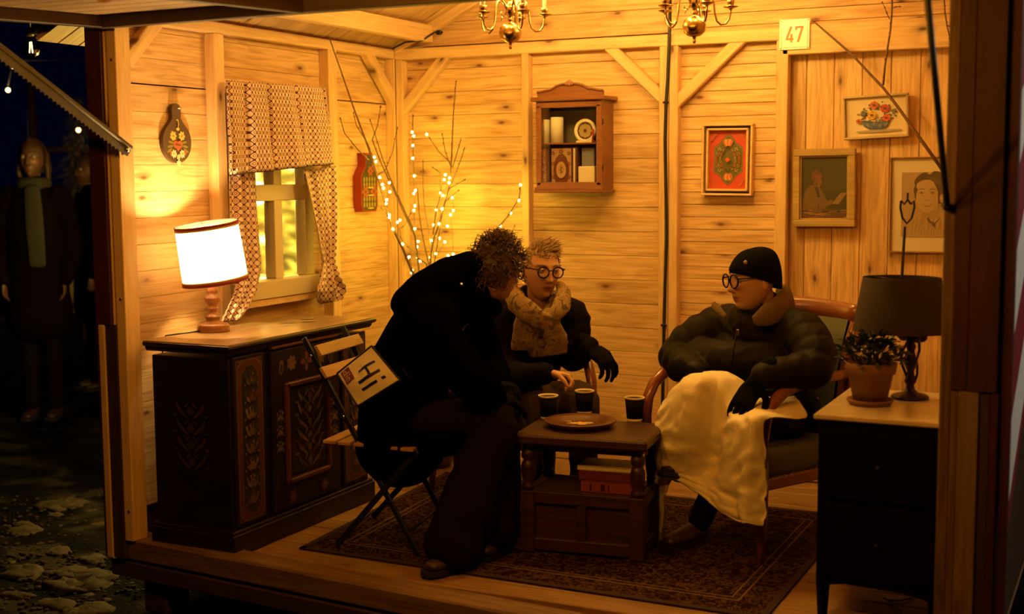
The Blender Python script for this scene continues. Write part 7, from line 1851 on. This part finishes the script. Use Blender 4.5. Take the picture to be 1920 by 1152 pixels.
# ------------------------------------------------------------------ outside in the dark
GZ = -0.29
mb = MB(); rows = []
nx, ny = 90, 90
for j in range(ny + 1):
    r_ = []
    for i in range(nx + 1):
        x = -16 + 18.5 * (i / nx) ** 0.8; y = 0.6 + 17 * (j / ny) ** 1.6
        z = GZ + 0.035 * noise.noise(V((x * 1.3, y * 1.3, 0))) + 0.018 * noise.noise(V((x * 5, y * 5, 3)))
        if x > -4.0 and y > 3.9 and y < 6.7: z -= 0.03
        r_.append((x, y, z))
    rows.append(r_)
MB().grid(rows).build('ground', GROUND, kind='structure')
SNOW = plain('dirty_snow', (0.045, 0.034, 0.022), 0.9, 0, 25, 0.5, vary=0.4, spec=0.05)
r8 = random.Random(8)
sm = MB()
for i in range(34):
    p = atz(r8.uniform(10, 205), r8.choice([r8.uniform(945, 1000), r8.uniform(1030, 1110), r8.uniform(1115, 1150)]), GZ + 0.002)
    if p.x > -3.97 and p.y > 3.98: continue
    r = r8.uniform(0.02, 0.10); n_, m_ = 16, 6; rows = []; sd = r8.uniform(0, 60)
    for q in range(m_ + 1):
        e = 1.5 * q / m_
        rows.append([p + V((r * math.cos(e) * math.cos(a) * 1.3, r * math.cos(e) * math.sin(a), r * 0.42 * math.sin(e))) * (1 + 0.45 * noise.noise(V((math.cos(a) * 1.6, math.sin(a) * 1.6 + e, sd)))) if False else
                     p + V((r * math.cos(e) * math.cos(a) * 1.3, r * math.cos(e) * math.sin(a), r * 0.42 * math.sin(e) - 0.01)) * (1 + 0.5 * noise.noise(V((math.cos(a) * 1.8, math.sin(a) * 1.8 + e * 1.5, sd)))) for a in [2 * math.pi * k / n_ for k in range(n_)]])
    sm.grid(rows, closed=True); sm.add(rows[-1], [list(range(n_))], True)
props(sm.build('dirty_snow', SNOW, kind='stuff'), 'patches of dirty trodden snow on the dark ground beside the hut', 'snow')
st = MB()
for i in range(900):
    p = atz(r8.uniform(0, 640), r8.uniform(930, 1151), GZ + 0.004)
    if p.x > -3.95 and p.y > 4.0: continue
    st.ball(p, (r8.uniform(0.006, 0.018), r8.uniform(0.006, 0.018), r8.uniform(0.004, 0.010)), 6, 4, smooth=False)
props(st.build('gravel', plain('gravel_stone', (0.030, 0.022, 0.014), 0.9, vary=0.4, spec=0.05), kind='stuff'), 'loose gravel scattered on the ground before the hut', 'gravel')

# hanging filament bulb and the far string lights
def hang_bulb(px, py, Y, label, r, bright, grp=None):
    c = at(px, py, Y); t = thing('hanging_bulb', label, 'bulb', c, group=grp)
    MB().lathe([(0, -1.15), (0.45, -1.05), (0.85, -0.65), (1.0, -0.1), (0.85, 0.4), (0.5, 0.85), (0.36, 1.2), (0.36, 1.35)], 20).mesh
    MB().lathe([(a * r, b * r) for a, b in [(0, -1.15), (0.45, -1.05), (0.85, -0.65), (1.0, -0.1), (0.85, 0.4), (0.5, 0.85), (0.36, 1.2), (0.36, 1.35)]], 20).build('glass_bulb', AMBERGLASS, t)
    MB().lathe([(0.38 * r, 1.2 * r), (0.42 * r, 1.9 * r), (0.15 * r, 2.1 * r), (0, 2.1 * r)], 14).build('socket', DARKMETAL, t)
    mb = MB()
    for k in range(4): mb.tube([(0.10 * r * math.cos(k * 1.57), 0.10 * r * math.sin(k * 1.57), 0.6 * r), (0.22 * r * math.cos(k * 1.57), 0.22 * r * math.sin(k * 1.57), -0.5 * r)], 0.03 * r + 0.0008, 5)
    mb.build('filament', bright, t)
    MB().tube([(0, 0, 2.1 * r), (0, 0, 2.1 * r + 0.5)], 0.004, 6).build('cord', CABLE, t)
    return t
AMBERGLASS = glass('amber_bulb_glass', 0.0, (0.85, 0.58, 0.22), 0.08)
hb_ = hang_bulb(58, 90, 4.9, 'glowing clear filament bulb hanging outside beside the metal stay', 0.048, FILAMENT)
point_light('filament_light', at(58, 92, 4.9), 0.7, WARM, 0.02, hb_)
sx0 = [V((x, 2.78, 2.06)) for x in (-2.6, -2.1, -1.6, -1.1)]  # bulbs out of view, added as front fill for blanket and faces
sl8 = thing('fill_bulb_string', 'unseen added string of clear filament bulbs along the outer edge of the hatch', 'string lights', (-2.0, 2.78, 2.1))
for q in sx0:
    b_ = MB().lathe([(a * 0.032, b * 0.032) for a, b in [(0, -1.15), (0.45, -1.05), (0.85, -0.65), (1.0, -0.1), (0.85, 0.4), (0.5, 0.85), (0.36, 1.35)]], 16, q).build('bulb', AMBERGLASS, sl8, True)
    MB().tube([q + V((0, 0, -0.02)), q + V((0, 0, 0.025))], 0.004, 6).build('filament', FILAMENT, b_, True); MB().lathe([(0.013, 0.035), (0.015, 0.07), (0, 0.072)], 10, q).build('socket', DARKMETAL, b_, True)
    point_light('string_fill_light', q, STRING_FILL_W, WARM, 0.03, sl8)
MB().tube([(-3.6, 2.84, 2.12)] + [q + V((0, 0, 0.075)) for q in sx0] + [(-0.4, 2.78, 2.12)], 0.004, 6).build('cord', CABLE, sl8, True)
for i, (x, y, Y, r, lab) in enumerate(((25, 123, 7.5, 0.022, 'larger of two small warm bulbs below the filament bulb'), (15, 169, 8.0, 0.018, 'small warm bulb at the far dark edge under the others'), (147, 244, 10.75, 0.022, 'small amber bulb above the snowy fir in the dark'))):
    c = at(x, y, Y); t = thing('far_bulb', lab, 'bulb', c)
    MB().ball((0, 0, 0), r, 12, 8).build('globe', DIMBULB, t); MB().lathe([(0.4 * r, 0.8 * r), (0.4 * r, 1.6 * r), (0, 1.7 * r)], 10).build('socket', DARKMETAL, t)

e0 = V((-4.14, 5.9, 2.16)); f1_, f2_ = at(25, 123, 7.5), at(15, 169, 8.0); pm = V((f2_.x - 1.2, 9.4, 0))
pole = thing('festoon_pole', 'dark wooden pole carrying the overhead light cable out on the square', 'pole', (pm.x, pm.y, GZ))
MB().tube([(0, 0, 0), (0, 0, 2.9)], [0.05, 0.04], 10).build('mast', BROWNPOST, pole)
oc = thing('overhead_cable', 'thin black cable strung from the hut eave past two small warm bulbs', 'cable', e0)
MB().tube([e0, e0.lerp(f1_, 0.5) + V((0, 0, 0.03)), f1_ + V((0, 0, 0.036)), f2_ + V((0, 0, 0.03)), V((pm.x, pm.y, GZ + 2.85))], 0.005, 6).build('cable', CABLE, oc, True)
# fir branches with old snow, far left
ft = at(150, 300, 11.0); fir2 = thing('dark_fir_tree', 'dim fir tree beyond the passers-by on the dark square', 'tree', (ft.x, ft.y, GZ))
mb = MB().tube([(0, 0, 0), (0, 0, 2.6)], [0.06, 0.012], 8).build('trunk', TWIG, fir2)
mb = MB()
for i in range(1500):
    z = r8.uniform(0.6, 2.7); rr = (2.8 - z) * 0.30 * r8.uniform(0.25, 1); a = r8.uniform(0, 6.28)
    c = V((rr * math.cos(a), rr * math.sin(a), z)); d = V((math.cos(a), math.sin(a), -0.3 + r8.uniform(-0.4, 0.3))).normalized() * 0.12; s = d.cross(V((0, 0, 1))).normalized() * 0.016
    mb.add([c - s, c + s, c + d], [[0, 1, 2]])
mb.build('needles', plain('frosted_needles', (0.24, 0.20, 0.15), 0.8), fir2, kind='stuff')
point_light('square_light', ft + V((-0.7, -0.9, 0.55)), 3.0, WARM, 0.05, hb_)
# glowing stall front behind them
sp = at(138, 462, 13.0); stall = thing('far_stall', 'dimly lit market stall front between two passers-by', 'stall', (sp.x, sp.y + 0.3, GZ))
GLOWST = plain('lit_stall_cloth', (0.55, 0.42, 0.18), 0.8)
MB().box((0, 0, 0.50), (0.9, 0.5, 1.0), 0.01).build('counter', GLOWST, stall); MB().box((0, -0.02, 1.02), (1.0, 0.6, 0.04), 0.005).build('counter_top', SILLW, stall)
for sx in (-0.46, 0.46): MB().box((sx, 0.2, 1.1), (0.05, 0.05, 2.2), 0.004).build('post', BROWNPOST, stall)
MB().box((0, 0, 2.2), (1.2, 0.9, 0.06), 0.01).build('roof', BROWNPOST, stall)
point_light('stall_light', (sp.x, sp.y - 0.9, 0.9), 9.0, WARM, 0.05, stall)

def bystander(px, label, Y, htop, coatm, face, scarf=None, width=1.0, bag=False):
    f0 = at(px, 400, Y); x, y = f0.x, f0.y
    t = person(label, (x, y, GZ)); H = htop - GZ; hd = H / 7.4
    hm = headframe((x, y, htop - hd * 0.5), face, 0); s = hd / 0.232
    l = V((0, 0, 1)).cross(V(face)).normalized()
    b = MB(); add_head(b, hm, s)
    z = lambda k: GZ + H * k
    b.loft([(x, y, z(0.88)), (x, y, z(0.84)), (x, y, z(0.70)), (x, y, z(0.52))], [0.05, 0.06, (0.13, 0.08), (0.13, 0.09)], l, 4, 16)
    for sg in (-1, 1):
        p = V((x, y, 0)) + l * sg * 0.09; b.loft([V((p.x, p.y, z(0.52))), V((p.x, p.y, z(0.28))), V((p.x, p.y, z(0.05)))], [0.075, 0.055, 0.045], l, 4, 12)
        sh_ = V((x, y, z(0.81))) + l * sg * 0.19; el_ = V((x, y, z(0.62))) + l * sg * 0.24; wr = V((x, y, z(0.50))) + l * sg * 0.22 + V(face) * 0.08
        b.loft([sh_, el_, wr], [0.05, 0.042, 0.03], l, 4, 12)
        add_hand(b, wr, (0, 0, -1), V(face) * 0.3 - l * sg, sg, 1.0, 0.35)
    me = fuse(b, 'body', 0.006, 2, 0.4); paint_body(me, hm, (0.13, 0.06, 0.035), s); obj('body', me, SKIN, t, True); eyes(t, hm, s)  # skin colour darkened to stand in for the darkness outside
    c = MB(); c.loft([(x, y, z(0.36)), (x, y, z(0.52)), (x, y, z(0.66)), (x, y, z(0.78)), (x, y, z(0.845))], [(0.24 * width, 0.18), (0.21 * width, 0.16), (0.20 * width, 0.15), (0.20 * width, 0.13), (0.08, 0.08)], l, 5, 20)
    for sg in (-1, 1):
        sh_ = V((x, y, z(0.80))) + l * sg * 0.18 * width; el_ = V((x, y, z(0.62))) + l * sg * 0.255 * width; wr = V((x, y, z(0.505))) + l * sg * 0.225 * width + V(face) * 0.075
        c.loft([(x, y, z(0.80)), sh_, el_, wr], [0.08, 0.085, 0.068, 0.05], l, 5, 16)
    me = fuse(c, 'long_coat', 0.014, 4); wrinkle(me, 0.006, 7, px); obj('long_coat', me, coatm, t, True)
    c = MB()
    for sg in (-1, 1):
        p = V((x, y, 0)) + l * sg * 0.09; c.loft([V((p.x, p.y, z(0.50))), V((p.x, p.y, z(0.28))), V((p.x, p.y, z(0.06)))], [0.088, 0.068, 0.062], l, 4, 14)
        hq = V((p.x, p.y, GZ + 0.01)); shoe(t, hq - V(face) * 0.06, hq + V(face) * 0.16)
    obj('trousers', fuse(c, 'trousers', 0.012, 3), TROUSERS, t, True)
    if scarf:
        c = MB(); c.tube([V((x, y, z(0.845))) + l * 0.09 * math.cos(a) + V(face) * 0.085 * math.sin(a) for a in [2 * math.pi * i / 18 for i in range(19)]], 0.042, 10, flat=1.2)
        c.loft([V((x, y, z(0.83))) + V(face) * 0.13 + l * 0.03, V((x, y, z(0.72))) + V(face) * 0.17 + l * 0.05, V((x, y, z(0.56))) + V(face) * 0.17 + l * 0.06], [(0.06, 0.025), (0.07, 0.02), (0.065, 0.015)], l, 4, 14)
        obj('scarf', fuse(c, 'scarf', 0.009, 3), scarf, t, True)
    hr = MB(); cap_hair(hr, hm, s, lambda a, b_, c_: a < 0.03 and c_ > -0.075 or c_ > 0.06, 0.014); 
    for sg in (-1, 1): hr.loft([hm @ V((-0.02 * s, sg * 0.075 * s, 0.03 * s)), hm @ V((-0.015 * s, sg * 0.085 * s, -0.05 * s)), hm @ V((-0.01 * s, sg * 0.085 * s, -0.13 * s))], [(0.03 * s, 0.018 * s), (0.032 * s, 0.02 * s), (0.02 * s, 0.014 * s)], hm.to_3x3() @ V((1, 0, 0)), 4, 10)
    hr.build('hair', HAIRDARK, t, True)
    return t
fce = V((0.45, -0.89, 0)).normalized()
bystander(66, 'dim standing passer-by with pale scarf and long coat in the dark', 7.2, at(66, 262, 7.2).z, plain('dark_wine_coat', (0.0055, 0.002, 0.0018), 0.9, spec=0.05), fce, plain('pale_grey_scarf', (0.04, 0.035, 0.026), 0.9), 1.05)
bystander(172, 'dark passer-by half hidden behind the red corner post', 8.4, at(172, 290, 8.4).z, COATBLACK, V((-0.5, -0.86, 0)).normalized(), None, 0.95)

# unseen street lamp added right of the hut to light its striped side
sl = thing('added_street_lamp', 'unseen added white street lamp beyond the striped side of the hut', 'lamp', (2.3, 5.1, GZ))
MB().lathe([(0.09, 0), (0.09, 0.05), (0.05, 0.10), (0.035, 0.4), (0.03, 3.0), (0.0, 3.02)], 16).build('pole', DARKMETAL, sl)
MB().tube([(0, 0, 3.0), (-0.1, 0, 3.15), (-0.3, 0, 3.2)], 0.025, 8).build('bracket', DARKMETAL, sl)
MB().lathe([(0, 0), (0.10, 0.0), (0.11, 0.03), (0.05, 0.10), (0, 0.11)], 18, (-0.36, 0, 3.10)).build('lamp_head', DARKMETAL, sl)
MB().ball((-0.36, 0, 3.07), 0.045, 12, 8).build('globe', glow('street_globe_glow', (1.0, 0.9, 0.75), 30), sl)
point_light('added_street_light', (2.3 - 0.36, 5.1, GZ + 2.98), 150.0, (1.0, 0.88, 0.70), 0.06, sl)
